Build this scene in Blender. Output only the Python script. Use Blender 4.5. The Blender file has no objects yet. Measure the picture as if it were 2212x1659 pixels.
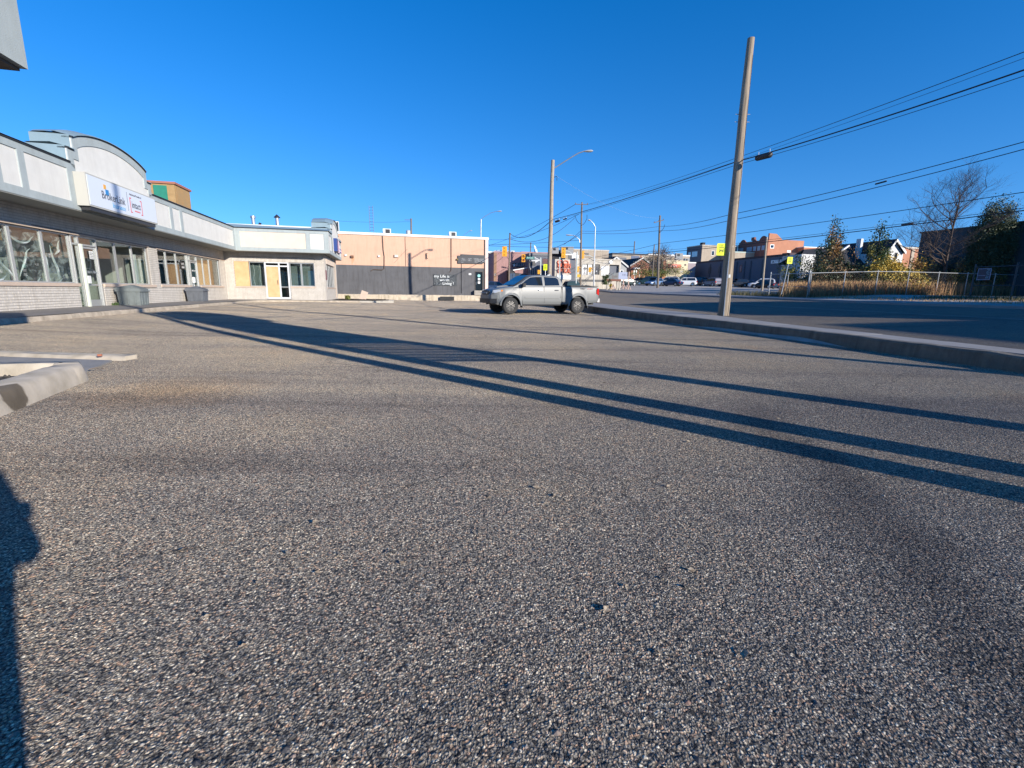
import bpy, bmesh, math, random
import numpy as np
from math import sin, cos, radians, pi, sqrt, atan2, tan
from mathutils import Vector, Matrix

random.seed(7); rng = np.random.default_rng(11)
SC = bpy.context.scene; COL = SC.collection

# ---------------------------------------------------------------- camera
FPX, PITCH, ROLL, HCAM = 1010., radians(11.2), 0.0135, 1.05
CX, CY = 1106., 829.5                     # measurements below are in a 2212 x 1659 copy of the photograph
fw = Vector((0, cos(PITCH), -sin(PITCH))); _h = Vector((1, 0, 0)); _v = Vector((0, sin(PITCH), cos(PITCH)))
Rv = _h*cos(ROLL) + _v*sin(ROLL); Uv = _v*cos(ROLL) - _h*sin(ROLL)
CAM = Vector((0, 0, HCAM))
cd = bpy.data.cameras.new('camera'); cam = bpy.data.objects.new('camera', cd); COL.objects.link(cam); SC.camera = cam
cd.sensor_width = 36; cd.lens = 36*FPX/2212; cd.clip_start = 0.05; cd.clip_end = 3000
cam.matrix_world = Matrix(((Rv.x, Uv.x, -fw.x, 0), (Rv.y, Uv.y, -fw.y, 0), (Rv.z, Uv.z, -fw.z, HCAM), (0, 0, 0, 1)))

# ---------------------------------------------------------------- sky, sun, exposure
SUN_AZ, SUN_EL = radians(132.2), radians(18.)
W = bpy.data.worlds.new('World'); SC.world = W; W.use_nodes = True
wn, wl = W.node_tree.nodes, W.node_tree.links
sky = wn.new('ShaderNodeTexSky'); sky.sky_type = 'NISHITA'; sky.sun_disc = False
sky.sun_elevation = SUN_EL; sky.sun_rotation = SUN_AZ; sky.air_density = 1.0; sky.dust_density = 0.0; sky.ozone_density = 2.6; sky.altitude = 300
geo = wn.new('ShaderNodeTexCoord'); mp = wn.new('ShaderNodeVectorMath'); mp.operation = 'MULTIPLY_ADD'
mp.inputs[1].default_value = (1, 1, .85); mp.inputs[2].default_value = (0, 0, .13)
wl.new(geo.outputs['Generated'], mp.inputs[0]); wl.new(mp.outputs[0], sky.inputs[0])
hs = wn.new('ShaderNodeHueSaturation'); hs.inputs['Saturation'].default_value = 1.40; hs.inputs['Hue'].default_value = .511; hs.inputs['Value'].default_value = 1.04
wl.new(sky.outputs[0], hs.inputs['Color']); wl.new(hs.outputs[0], wn['Background'].inputs[0])
wn['Background'].inputs[1].default_value = 0.15
sd = bpy.data.lights.new('sun', 'SUN'); sun = bpy.data.objects.new('sun', sd); COL.objects.link(sun)
sd.energy = 5.0; sd.angle = radians(.53); sd.color = (1, .925, .83)
SV = Vector((cos(SUN_EL)*sin(SUN_AZ), cos(SUN_EL)*cos(SUN_AZ), sin(SUN_EL)))
sun.rotation_euler = SV.to_track_quat('Z', 'Y').to_euler(); sun.location = (20, -20, 30)
SC.view_settings.view_transform = 'Standard'; SC.view_settings.look = 'None'
SC.view_settings.exposure = 0.52; SC.view_settings.gamma = 1; SC.view_settings.use_curve_mapping = False
SC.cycles.max_bounces = 6; SC.cycles.transparent_max_bounces = 16

# ---------------------------------------------------------------- measuring helpers
def ray(x, y): return fw*FPX + Rv*(x-CX) - Uv*(y-CY)
def atz(x, y, z=0.):
    d = ray(x, y); return CAM + d*((z-HCAM)/d.z)
def aty(x, y, Y):
    d = ray(x, y); return CAM + d*(Y/d.y)
AZ = radians(-14.4); UU = Vector((sin(AZ), cos(AZ), 0)); NN = Vector((cos(AZ), -sin(AZ), 0))   # town grid
class Frame:
    """a vertical wall plane: local x to the right as seen, y into the building, z up"""
    def __init__(s, org, right):
        s.r = right.normalized(); s.i = Vector((-s.r.y, s.r.x, 0)); s.o = Vector((org[0], org[1], 0))
        s.rot = atan2(s.r.y, s.r.x)
        s.m = Matrix.Translation(s.o) @ Matrix.Rotation(s.rot, 4, 'Z')
    def p(s, x, y, off=0.):
        d = ray(x, y); o = s.o - s.i*off; t = (o-CAM).dot(s.i)/d.dot(s.i); q = CAM+d*t
        return (q-s.o).dot(s.r), q.z
    def rc(s, x0, y0, x1, y1, off=0.):
        a = s.p(x0, (y0+y1)/2, off)[0]; b = s.p(x1, (y0+y1)/2, off)[0]
        t = s.p((x0+x1)/2, y0, off)[1]; u = s.p((x0+x1)/2, y1, off)[1]
        return min(a, b), max(a, b), min(t, u), max(t, u)
def FS(x, y, Y): return Frame(aty(x, y, Y), NN)      # wall that faces the camera
def FWf(x, y, Y): return Frame(aty(x, y, Y), -UU)    # wall that faces left (west)
# pixel readings taken in enlarged crops
cA = lambda x, y: (1036.8+.0903*x, 472.3+.0903*y)
cB = lambda x, y: (1186.6+.0903*x, 483.8+.0903*y)
cC = lambda x, y: (1359.4+.0903*x, 483.8+.0903*y)
cE = lambda x, y: (1520.6+.1042*x, 460.8+.1042*y)
cF = lambda x, y: (1716.5+.1736*x, 357.1+.1736*y)
cG = lambda x, y: (1958.4+.1944*x, 357.1+.1944*y)
cK = lambda x, y: (1543.7+.302*x, 322.6+.302*y)
cM = lambda x, y: (1152+.25*x, 288+.25*y)
cS = lambda x, y: (.1823*x, 253.4+.1823*y)
cP = lambda x, y: (.1*x, .1*y)
# street frame
UR = Vector((sin(radians(-10)), cos(radians(-10)), 0)); VR = Vector((cos(radians(-10)), -sin(radians(-10)), 0))
def vw(v, w): return VR*v + UR*w
def to_vw(x, y): return x*VR.x+y*VR.y, x*UR.x+y*UR.y
def gfun(w): return .004*min(max(w, -30), 22) + .011*max(0, min(w, 60)-22) + .036*max(0, min(w, 150)-60)
FK = [(8.5, .20), (10.9, .20), (24, .58), (28, .76), (34, 1.0), (400, 1.0)]
def ffun(v):
    if v <= FK[0][0]: return FK[0][1]
    for a, b in zip(FK, FK[1:]):
        if v <= b[0]: return a[1]+(b[1]-a[1])*(v-a[0])/(b[0]-a[0])
    return 1.0
def sstep(a, b, x):
    t = min(1, max(0, (x-a)/(b-a))); return t*t*(3-2*t)
def lotz(x, y):
    """the car park rises a little to the shop walkway"""
    n = x*NN.x+y*NN.y+11.117; s = x*UU.x+y*UU.y
    e = min(n-2.2, 99) if s < 36.3 else 99
    d2 = 99
    if s > 30: d2 = max(36.0-s-0.6, 0) if n < 8.6 else max(36.0-s-.6, n-8.6, 0)
    d = min(max(e, 0), max(d2, 0))
    return .12*(1-sstep(0, 4.5, d)) + .02*sin(x*.33+1)*sin(y*.27)*sstep(3, 9, y)
def gz(x, y):
    v, w = to_vw(x, y)
    st = ffun(v)+gfun(w)
    if v < 8.5 and w < 52: return lotz(x, y)
    if v < 8.5: return st*sstep(52, 62, w) + .0
    return st

# ---------------------------------------------------------------- materials
MATS = {}
def mat(name, col, rough=.8, metal=0., var=0., vscale=3., bump=0., bscale=40., col2=None, spec=.5, emit=None, trans=0., streak=0.):
    if name in MATS: return MATS[name]
    m = bpy.data.materials.new(name); m.use_nodes = True; MATS[name] = m
    n, l = m.node_tree.nodes, m.node_tree.links; b = n['Principled BSDF']
    b.inputs['Roughness'].default_value = rough; b.inputs['Metallic'].default_value = metal
    b.inputs['Specular IOR Level'].default_value = spec
    c = tuple(col)+(1,)
    b.inputs['Base Color'].default_value = c
    if emit: b.inputs['Emission Color'].default_value = tuple(emit)+(1,); b.inputs['Emission Strength'].default_value = 1
    if var > 0 or col2:
        tc = n.new('ShaderNodeTexCoord'); nz = n.new('ShaderNodeTexNoise'); nz.inputs['Scale'].default_value = vscale
        nz.inputs['Detail'].default_value = 8; nz.inputs['Roughness'].default_value = .65
        l.new(tc.outputs['Object'], nz.inputs[0])
        r = n.new('ShaderNodeValToRGB'); r.color_ramp.elements[0].position = .32; r.color_ramp.elements[1].position = .68
        c2 = col2 or tuple(min(1, x*(1+var)) for x in col)
        c1 = col if col2 else tuple(x*(1-var) for x in col)
        r.color_ramp.elements[0].color = tuple(c1)+(1,); r.color_ramp.elements[1].color = tuple(c2)+(1,)
        l.new(nz.outputs[0], r.inputs[0]); l.new(r.outputs[0], b.inputs['Base Color'])
    if streak > 0:
        src = b.inputs['Base Color'].links[0].from_socket if b.inputs['Base Color'].is_linked else None
        t3 = n.new('ShaderNodeTexCoord'); mp3 = n.new('ShaderNodeMapping'); mp3.inputs['Scale'].default_value = (3.2, 3.2, .35); l.new(t3.outputs['Object'], mp3.inputs[0])
        z3 = n.new('ShaderNodeTexNoise'); z3.inputs['Scale'].default_value = 1.3; z3.inputs['Detail'].default_value = 8; z3.inputs['Roughness'].default_value = .7; l.new(mp3.outputs[0], z3.inputs[0])
        r3 = n.new('ShaderNodeValToRGB'); r3.color_ramp.elements[0].position = .34; r3.color_ramp.elements[0].color = (1-streak, 1-streak*1.05, 1-streak*1.15, 1); r3.color_ramp.elements[1].position = .52; r3.color_ramp.elements[1].color = (1, 1, 1, 1)
        l.new(z3.outputs[0], r3.inputs[0]); m3 = n.new('ShaderNodeMixRGB'); m3.blend_type = 'MULTIPLY'; m3.inputs[0].default_value = 1; l.new(r3.outputs[0], m3.inputs[2])
        if src: l.new(src, m3.inputs[1])
        else: m3.inputs[1].default_value = c
        l.new(m3.outputs[0], b.inputs['Base Color'])
    if bump > 0:
        tc2 = n.new('ShaderNodeTexCoord'); n2 = n.new('ShaderNodeTexNoise'); n2.inputs['Scale'].default_value = bscale
        n2.inputs['Detail'].default_value = 6; l.new(tc2.outputs['Object'], n2.inputs[0])
        bp = n.new('ShaderNodeBump'); bp.inputs['Strength'].default_value = bump; bp.inputs['Distance'].default_value = .02
        l.new(n2.outputs[0], bp.inputs['Height']); l.new(bp.outputs[0], b.inputs['Normal'])
    return m
def glass(name, tint=(.86, .9, .885), ior=1.6, rough=.0, op=.0):
    if name in MATS: return MATS[name]
    m = bpy.data.materials.new(name); m.use_nodes = True; MATS[name] = m
    n, l = m.node_tree.nodes, m.node_tree.links; n.remove(n['Principled BSDF'])
    lw = n.new('ShaderNodeLayerWeight'); lw.inputs[0].default_value = .5
    pw = n.new('ShaderNodeMath'); pw.operation = 'POWER'; pw.inputs[1].default_value = 4; l.new(lw.outputs['Facing'], pw.inputs[0])
    fr = n.new('ShaderNodeMath'); fr.operation = 'MULTIPLY_ADD'; fr.inputs[1].default_value = .85; fr.inputs[2].default_value = .05; l.new(pw.outputs[0], fr.inputs[0])
    t = n.new('ShaderNodeBsdfTransparent'); t.inputs[0].default_value = tuple(tint)+(1,)
    g = n.new('ShaderNodeBsdfGlossy'); g.inputs['Roughness'].default_value = rough
    mx = n.new('ShaderNodeMixShader'); l.new(fr.outputs[0], mx.inputs[0]); l.new(t.outputs[0], mx.inputs[1]); l.new(g.outputs[0], mx.inputs[2])
    l.new(mx.outputs[0], n['Material Output'].inputs[0]); return m
def asphalt(name, sc=1., dark=(.035, .035, .037), bright=1., stones=True, bump=.6, stain=.5):
    m = bpy.data.materials.new(name); m.use_nodes = True; MATS[name] = m
    n, l = m.node_tree.nodes, m.node_tree.links; b = n['Principled BSDF']; b.inputs['Roughness'].default_value = .78
    b.inputs['Specular IOR Level'].default_value = .15; b.inputs['Diffuse Roughness'].default_value = 1.
    tc = n.new('ShaderNodeTexCoord')
    def N(t, **k):
        x = n.new(t)
        for a, v in k.items(): x.inputs[a].default_value = v
        return x
    wob = N('ShaderNodeTexNoise', Scale=30*sc, Detail=3); l.new(tc.outputs['Object'], wob.inputs[0])
    add = n.new('ShaderNodeVectorMath'); add.operation = 'MULTIPLY_ADD'; add.inputs[1].default_value = (.02, .02, .02)
    l.new(wob.outputs['Color'], add.inputs[0]); l.new(tc.outputs['Object'], add.inputs[2])
    vo = N('ShaderNodeTexVoronoi', Scale=140*sc, Randomness=1.); l.new(add.outputs[0], vo.inputs['Vector'])
    vb = N('ShaderNodeTexVoronoi', Scale=72*sc, Randomness=1.); l.new(add.outputs[0], vb.inputs['Vector'])
    sx = n.new('ShaderNodeSeparateColor'); l.new(vo.outputs['Color'], sx.inputs[0])
    sb = n.new('ShaderNodeSeparateColor'); l.new(vb.outputs['Color'], sb.inputs[0])
    def ramp(inp, els):
        r = n.new('ShaderNodeValToRGB'); e = r.color_ramp.elements
        while len(e) < len(els): e.new(.5)
        for q, (p, c) in zip(e, els): q.position = p; q.color = tuple(c)+(1,)
        l.new(inp, r.inputs[0]); return r
    k = bright
    wt = lambda c: (c[0]*1.0, c[1]*1.0, c[2]*.965)
    pal = [(0, (.022*k, .022*k, .024*k)), (.16, (.05*k, .048*k, .047*k)), (.32, (.105*k, .097*k, .088*k)), (.55, (.150*k, .136*k, .116*k)), (.74, (.20*k, .172*k, .136*k)),
           (.85, (.25*k, .165*k, .115*k)), (.94, (.33*k, .29*k, .23*k)), (1, (.37*k, .34*k, .28*k))]
    pal = [(p, wt(c)) for p, c in pal]
    r1 = ramp(sx.outputs[0], pal); r2 = ramp(sb.outputs[1], pal)
    # big stones win in some cells
    gt = n.new('ShaderNodeMath'); gt.operation = 'GREATER_THAN'; gt.inputs[1].default_value = .84; l.new(sb.outputs[2], gt.inputs[0])
    lt = n.new('ShaderNodeMath'); lt.operation = 'LESS_THAN'; lt.inputs[1].default_value = .42; l.new(vb.outputs['Distance'], lt.inputs[0])
    ml = n.new('ShaderNodeMath'); ml.operation = 'MULTIPLY'; l.new(gt.outputs[0], ml.inputs[0]); l.new(lt.outputs[0], ml.inputs[1])
    mx = n.new('ShaderNodeMixRGB'); l.new(ml.outputs[0], mx.inputs[0]); l.new(r1.outputs[0], mx.inputs[1]); l.new(r2.outputs[0], mx.inputs[2])
    # binder between the small stones
    bi = ramp(vo.outputs['Distance'], [(.34, (1, 1, 1)), (.60, (.30, .30, .31))])
    m2 = n.new('ShaderNodeMixRGB'); m2.blend_type = 'MULTIPLY'; m2.inputs[0].default_value = .9; l.new(mx.outputs[0], m2.inputs[1]); l.new(bi.outputs[0], m2.inputs[2])
    # broad wear and stains
    n1 = N('ShaderNodeTexNoise', Scale=.33, Detail=7, Roughness=.62); l.new(tc.outputs['Object'], n1.inputs[0])
    w1 = ramp(n1.outputs[0], [(.30, (.72, .73, .76)), (.48, (1, 1, 1)), (.60, (1.12, 1.08, 1.0)), (.72, (1.25, 1.08, .92))])
    m3 = n.new('ShaderNodeMixRGB'); m3.blend_type = 'MULTIPLY'; m3.inputs[0].default_value = stain; l.new(m2.outputs[0], m3.inputs[1]); l.new(w1.outputs[0], m3.inputs[2])
    st = n.new('ShaderNodeMapping'); st.inputs['Rotation'].default_value = (0, 0, radians(62)); st.inputs['Scale'].default_value = (.09, .9, 1)
    l.new(tc.outputs['Object'], st.inputs[0])
    n3 = N('ShaderNodeTexNoise', Scale=1.1, Detail=5, Roughness=.6); l.new(st.outputs[0], n3.inputs[0])
    w2 = ramp(n3.outputs[0], [(.33, (.62, .62, .65)), (.43, (.9, .9, .92)), (.5, (1, 1, 1)), (.66, (1.12, 1.1, 1.06))])
    m4 = n.new('ShaderNodeMixRGB'); m4.blend_type = 'MULTIPLY'; m4.inputs[0].default_value = stain; l.new(m3.outputs[0], m4.inputs[1]); l.new(w2.outputs[0], m4.inputs[2])
    # hairline cracks
    cw = N('ShaderNodeTexNoise', Scale=.9, Detail=4); l.new(tc.outputs['Object'], cw.inputs[0])
    ca = n.new('ShaderNodeVectorMath'); ca.operation = 'MULTIPLY_ADD'; ca.inputs[1].default_value = (.9, .9, 0); l.new(cw.outputs['Color'], ca.inputs[0]); l.new(tc.outputs['Object'], ca.inputs[2])
    vc = N('ShaderNodeTexVoronoi', Scale=.23); vc.feature = 'DISTANCE_TO_EDGE'; l.new(ca.outputs[0], vc.inputs['Vector'])
    cr = ramp(vc.outputs['Distance'], [(.0, (.35, .35, .36)), (.004, (1, 1, 1))])
    m5 = n.new('ShaderNodeMixRGB'); m5.blend_type = 'MULTIPLY'; m5.inputs[0].default_value = .5; l.new(m4.outputs[0], m5.inputs[1]); l.new(cr.outputs[0], m5.inputs[2])
    last = m5
    if stones == 'lot':
        sp = n.new('ShaderNodeSeparateXYZ'); wn_ = N('ShaderNodeTexNoise', Scale=1.3, Detail=6, Roughness=.65); l.new(tc.outputs['Object'], wn_.inputs[0])
        wa = n.new('ShaderNodeVectorMath'); wa.operation = 'MULTIPLY_ADD'; wa.inputs[1].default_value = (.9, .9, 0); l.new(wn_.outputs['Color'], wa.inputs[0]); l.new(tc.outputs['Object'], wa.inputs[2]); l.new(wa.outputs[0], sp.inputs[0])
        def M(op, a, b_=None, c_=None):
            q = n.new('ShaderNodeMath'); q.operation = op
            for i, v in enumerate((a, b_, c_)):
                if v is None: continue
                if isinstance(v, (int, float)): q.inputs[i].default_value = v
                else: l.new(v, q.inputs[i])
            return q.outputs[0]
        # an oil-dark tyre track crossing the right foreground
        d_ = M('ABSOLUTE', M('ADD', M('ADD', M('MULTIPLY', sp.outputs[0], .972), M('MULTIPLY', sp.outputs[1], -.234)), -1.52))
        r_a = ramp(d_, [(.04, (.60, .60, .62)), (.34, (1, 1, 1))])
        ma = n.new('ShaderNodeMixRGB'); ma.blend_type = 'MULTIPLY'; l.new(r_a.outputs[0], ma.inputs[2]); l.new(last.outputs[0], ma.inputs[1])
        fy = ramp(M('MULTIPLY', sp.outputs[1], .1), [(.36, (1, 1, 1)), (.55, (0, 0, 0))]); l.new(fy.outputs[0], ma.inputs[0]); last = ma
        # smoother, paler overlay beyond a patch joint
        e_ = M('ADD', M('MULTIPLY', sp.outputs[0], -.05), sp.outputs[1]); fb = ramp(M('MULTIPLY', e_, .1), [(.505, (.93, .93, .94)), (.525, (1.17, 1.16, 1.12))])
        mb_ = n.new('ShaderNodeMixRGB'); mb_.blend_type = 'MULTIPLY'; mb_.inputs[0].default_value = 1; l.new(last.outputs[0], mb_.inputs[1]); l.new(fb.outputs[0], mb_.inputs[2]); last = mb_
        # rust-brown run-off by the planter
        wd_ = n.new('ShaderNodeVectorMath'); wd_.operation = 'DISTANCE'; wd_.inputs[1].default_value = (-3.0, 5.1, 0); l.new(wa.outputs[0], wd_.inputs[0])
        rb = ramp(wd_.outputs['Value'], [(.2, (1.12, .98, .82)), (1.0, (1, 1, 1))]); mc_ = n.new('ShaderNodeMixRGB'); mc_.blend_type = 'MULTIPLY'; mc_.inputs[0].default_value = 1; l.new(last.outputs[0], mc_.inputs[1]); l.new(rb.outputs[0], mc_.inputs[2]); last = mc_
    l.new(last.outputs[0], b.inputs['Base Color'])
    # relief
    inv = n.new('ShaderNodeMath'); inv.operation = 'MULTIPLY_ADD'; inv.inputs[1].default_value = -1; inv.inputs[2].default_value = 1; l.new(vo.outputs['Distance'], inv.inputs[0])
    mb = n.new('ShaderNodeMath'); mb.operation = 'MULTIPLY_ADD'; mb.inputs[1].default_value = -1.3; l.new(vb.outputs['Distance'], mb.inputs[0]); l.new(inv.outputs[0], mb.inputs[2])
    fn = N('ShaderNodeTexNoise', Scale=160*sc, Detail=4); l.new(tc.outputs['Object'], fn.inputs[0])
    mc = n.new('ShaderNodeMath'); mc.operation = 'MULTIPLY_ADD'; mc.inputs[1].default_value = .9; l.new(fn.outputs[0], mc.inputs[0]); l.new(mb.outputs[0], mc.inputs[2])
    bp = n.new('ShaderNodeBump'); bp.inputs['Strength'].default_value = bump; bp.inputs['Distance'].default_value = .006/sc
    l.new(mc.outputs[0], bp.inputs['Height']); l.new(bp.outputs[0], b.inputs['Normal'])
    return m

# ---------------------------------------------------------------- mesh helpers
RM = {}                                     # object name -> world matrix of a thing
def setp(o, label=None, cat=None, group=None, kind=None):
    if label: o['label'] = label
    if cat: o['category'] = cat
    if group: o['group'] = group
    if kind: o['kind'] = kind
    return o
def thing(name, label, cat, m=None, group=None):
    o = bpy.data.objects.new(name, None); COL.objects.link(o); o.empty_display_size = .2
    m = m if isinstance(m, Matrix) else Matrix.Translation(Vector(m))
    o.matrix_world = m; RM[o.name] = m.copy()
    return setp(o, label, cat, group)
class MB:
    def __init__(s): s.v = []; s.f = []; s.t = None
    def add(s, vs, fs):
        k = len(s.v)
        if s.t is not None: vs = [s.t @ Vector(v) for v in vs]
        s.v += [tuple(v) for v in vs]; s.f += [tuple(k+i for i in f) for f in fs]; return s
    def box(s, x0, x1, y0, y1, z0, z1):
        return s.add([(x0, y0, z0), (x1, y0, z0), (x1, y1, z0), (x0, y1, z0), (x0, y0, z1), (x1, y0, z1), (x1, y1, z1), (x0, y1, z1)],
                     [(0, 3, 2, 1), (4, 5, 6, 7), (0, 1, 5, 4), (1, 2, 6, 5), (2, 3, 7, 6), (3, 0, 4, 7)])
    def cbox(s, c, d, rz=0.):
        R = Matrix.Translation(Vector(c)) @ Matrix.Rotation(rz, 4, 'Z'); x, y, z = d[0]/2, d[1]/2, d[2]/2
        vs = [R @ Vector((a*x, b*y, e*z)) for e in (-1, 1) for a, b in ((-1, -1), (1, -1), (1, 1), (-1, 1))]
        return s.add(vs, [(0, 3, 2, 1), (4, 5, 6, 7), (0, 1, 5, 4), (1, 2, 6, 5), (2, 3, 7, 6), (3, 0, 4, 7)])
    def poly(s, pts): return s.add(pts, [tuple(range(len(pts)))])
    def prism(s, pts, d):
        """closed outline pts extruded by vector d"""
        n = len(pts); d = Vector(d); a = [Vector(p) for p in pts]; b = [p+d for p in a]
        fs = [tuple(range(n))[::-1], tuple(range(n, 2*n))]+[(i, (i+1) % n, n+(i+1) % n, n+i) for i in range(n)]
        return s.add(a+b, fs)
    def tube(s, pts, r, seg=8, cap=True):
        pts = [Vector(p) for p in pts]; rs = r if isinstance(r, (list, tuple)) else [r]*len(pts)
        vs = []; fs = []; pn = None
        for i, p in enumerate(pts):
            d = (pts[min(i+1, len(pts)-1)]-pts[max(i-1, 0)])
            d = d.normalized() if d.length > 1e-9 else Vector((0, 0, 1))
            if pn is None: pn = d.orthogonal().normalized()
            else:
                pn = (pn-d*pn.dot(d)); pn = pn.normalized() if pn.length > 1e-6 else d.orthogonal().normalized()
            q = d.cross(pn)
            for k in range(seg):
                a = 2*pi*k/seg; vs.append(p+(pn*cos(a)+q*sin(a))*rs[i])
        for i in range(len(pts)-1):
            for k in range(seg):
                fs.append((i*seg+k, i*seg+(k+1) % seg, (i+1)*seg+(k+1) % seg, (i+1)*seg+k))
        if cap: fs += [tuple(range(seg))[::-1], tuple((len(pts)-1)*seg+k for k in range(seg))]
        return s.add(vs, fs)
    def lathe(s, prof, seg=16, m=None, cap=True):
        vs = []; fs = []; n = len(prof)
        for r, z in prof:
            for k in range(seg):
                a = 2*pi*k/seg; v = Vector((r*cos(a), r*sin(a), z)); vs.append(m @ v if m else v)
        for i in range(n-1):
            for k in range(seg): fs.append((i*seg+k, i*seg+(k+1) % seg, (i+1)*seg+(k+1) % seg, (i+1)*seg+k))
        if cap: fs += [tuple(range(seg))[::-1], tuple((n-1)*seg+k for k in range(seg))]
        return s.add(vs, fs)
    def grid(s, rows):
        n = len(rows[0]); vs = [p for r in rows for p in r]
        return s.add(vs, [(i*n+j, i*n+j+1, (i+1)*n+j+1, (i+1)*n+j) for i in range(len(rows)-1) for j in range(n-1)])
    def build(s, name, m, parent=None, smooth=False, label=None, cat=None, group=None, kind=None, world=False, ang=35):
        me = bpy.data.meshes.new(name); vs = s.v
        o = bpy.data.objects.new(name, me); COL.objects.link(o)
        if parent is not None:
            o.parent = parent
            if world:
                mi = RM[parent.name].inverted(); vs = [tuple(mi @ Vector(v)) for v in vs]
        elif kind != 'structure' and vs and len(vs) < 300000:
            a = np.array(vs); c = Vector(((a[:, 0].min()+a[:, 0].max())/2, (a[:, 1].min()+a[:, 1].max())/2, a[:, 2].min()))
            o.location = c; vs = [(v[0]-c.x, v[1]-c.y, v[2]-c.z) for v in vs]; RM[o.name] = Matrix.Translation(c)
        me.from_pydata(vs, [], s.f)
        if isinstance(m, (list, tuple)):
            for q in m: me.materials.append(q)
        else: me.materials.append(m)
        if smooth:
            bm = bmesh.new(); bm.from_mesh(me); bmesh.ops.remove_doubles(bm, verts=bm.verts, dist=1e-5)
            bmesh.ops.recalc_face_normals(bm, faces=bm.faces)
            for f in bm.faces: f.smooth = True
            for e in bm.edges:
                if len(e.link_faces) == 2 and e.calc_face_angle(0) > radians(ang): e.smooth = False
            bm.to_mesh(me); bm.free()
        else: me.update()
        return setp(o, label, cat, group, kind)
def text(name, s, size, m, parent, M4, ext=.004, align='LEFT', sx=1., label=None, fit=None):
    c = bpy.data.curves.new(name, 'FONT'); c.body = s; c.size = size; c.extrude = ext; c.align_x = align; c.resolution_u = 2
    t = bpy.data.objects.new('t', c); me = bpy.data.meshes.new_from_object(t); bpy.data.objects.remove(t)
    if fit: xs_ = [v.co.x for v in me.vertices]; sx = fit/(max(xs_)-min(xs_)); me.transform(Matrix.Translation((-min(xs_), 0, 0)))
    me.transform(M4 @ Matrix.Diagonal((sx, 1, 1, 1))); me.materials.clear(); me.materials.append(m)
    o = bpy.data.objects.new(name, me); COL.objects.link(o); o.parent = parent
    if label: o['label'] = label
    return o
def scribble(name, m, parent, x0, x1, z, h, y, seed=0, t=None):
    """a line of lettering too small to read: uneven strokes, real and flat"""
    q = random.Random(seed); mb = MB(); mb.t = t; x = x0
    while x < x1-h*.2:
        w = h*q.uniform(.25, .6)
        if q.random() < .16: x += w; continue
        mb.box(x, x+h*.13, y, y+.003, z, z+h*q.uniform(.7, 1))
        if q.random() < .7: mb.box(x+h*.13, min(x+w, x1), y, y+.003, z+h*q.choice((0, .4, .8)), z+h*q.choice((.0, .4, .8))+h*.16) if False else mb.box(x+h*.13, x+w, y, y+.003, z+h*.42, z+h*.56)
        if q.random() < .6: mb.box(x+w, x+w+h*.12, y, y+.003, z, z+h*q.uniform(.4, 1))
        x += w+h*.32
    return mb.build(name, m, parent)
FACE = Matrix(((1, 0, 0, 0), (0, 0, -1, 0), (0, 1, 0, 0), (0, 0, 0, 1)))   # text in the x-z plane, facing -y
def TM(x, y, z): return Matrix.Translation((x, y, z)) @ FACE
def copy_tree(o, parent=None):
    c = o.copy(); COL.objects.link(c); c.parent = parent
    for ch in [q for q in ALLCH.get(o.name, [])]: copy_tree(ch, c)
    return c
ALLCH = {}
def index_children():
    ALLCH.clear()
    for q in bpy.data.objects:
        if q.parent: ALLCH.setdefault(q.parent.name, []).append(q)
def cut(x0, x1, z0, z1, holes):
    """split a wall rectangle around rectangular holes"""
    xs = sorted({x0, x1, *[min(max(h[0], x0), x1) for h in holes], *[min(max(h[1], x0), x1) for h in holes]})
    zs = sorted({z0, z1, *[min(max(h[2], z0), z1) for h in holes], *[min(max(h[3], z0), z1) for h in holes]})
    out = []
    for a, b in zip(xs, xs[1:]):
        run = None
        for c, d in zip(zs, zs[1:]):
            mx, mz = (a+b)/2, (c+d)/2
            solid = not any(h[0] < mx < h[1] and h[2] < mz < h[3] for h in holes)
            if solid: run = (run[0], d) if run else (c, d)
            if (not solid or d == z1) and run: out.append((a, b, run[0], run[1])); run = None
    return out

# common materials
M_ply = mat('plywood', (.58, .34, .16), .75, col2=(.70, .45, .24), vscale=2.2, bump=.1, bscale=25)
M_white = mat('white_paint', (.74, .74, .71), .6, streak=0.1, var=.06)
M_dark = mat('dark_metal', (.03, .03, .032), .45)
M_black = mat('black_rubber', (.015, .015, .016), .7)
M_steel = mat('galvanised_steel', (.46, .48, .49), .42, metal=.75, var=.15)
M_alu = mat('aluminium_frame', (.5, .51, .5), .4, metal=.5)
M_conc = mat('concrete', (.34, .31, .265), .9, streak=0.2, var=.18, vscale=4, bump=.25, bscale=60)
M_concl = mat('pale_concrete', (.42, .385, .32), .9, var=.14, vscale=5, bump=.3, bscale=45)
M_sidewalk = mat('sidewalk_concrete', (.26, .245, .225), .85, var=.1, vscale=1.2, bump=.15, bscale=80)
M_wood = mat('weathered_wood', (.27, .215, .155), .85, col2=(.40, .34, .26), vscale=6, bump=.3, bscale=18)
M_woodd = mat('old_pole_wood', (.13, .105, .085), .9, col2=(.21, .175, .14), vscale=7)
M_cable = mat('black_cable', (.012, .013, .018), .6)
M_inside = mat('dim_interior', (.10, .105, .10), .9)
M_gl = glass('shop_glass')
M_gld = glass('dark_window_glass', (.45, .5, .5), 1.6)

# ================================================================ SETTING
M_lot = asphalt('worn_asphalt', 1., bright=2.5, bump=1., stain=1., stones='lot')
M_road = asphalt('road_asphalt', 1.4, bright=1.5, bump=.4, stain=.6)
M_dirt = mat('gravel_dirt', (.27, .245, .215), .95, col2=(.42, .385, .34), vscale=1.6, bump=.6, bscale=30)

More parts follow.
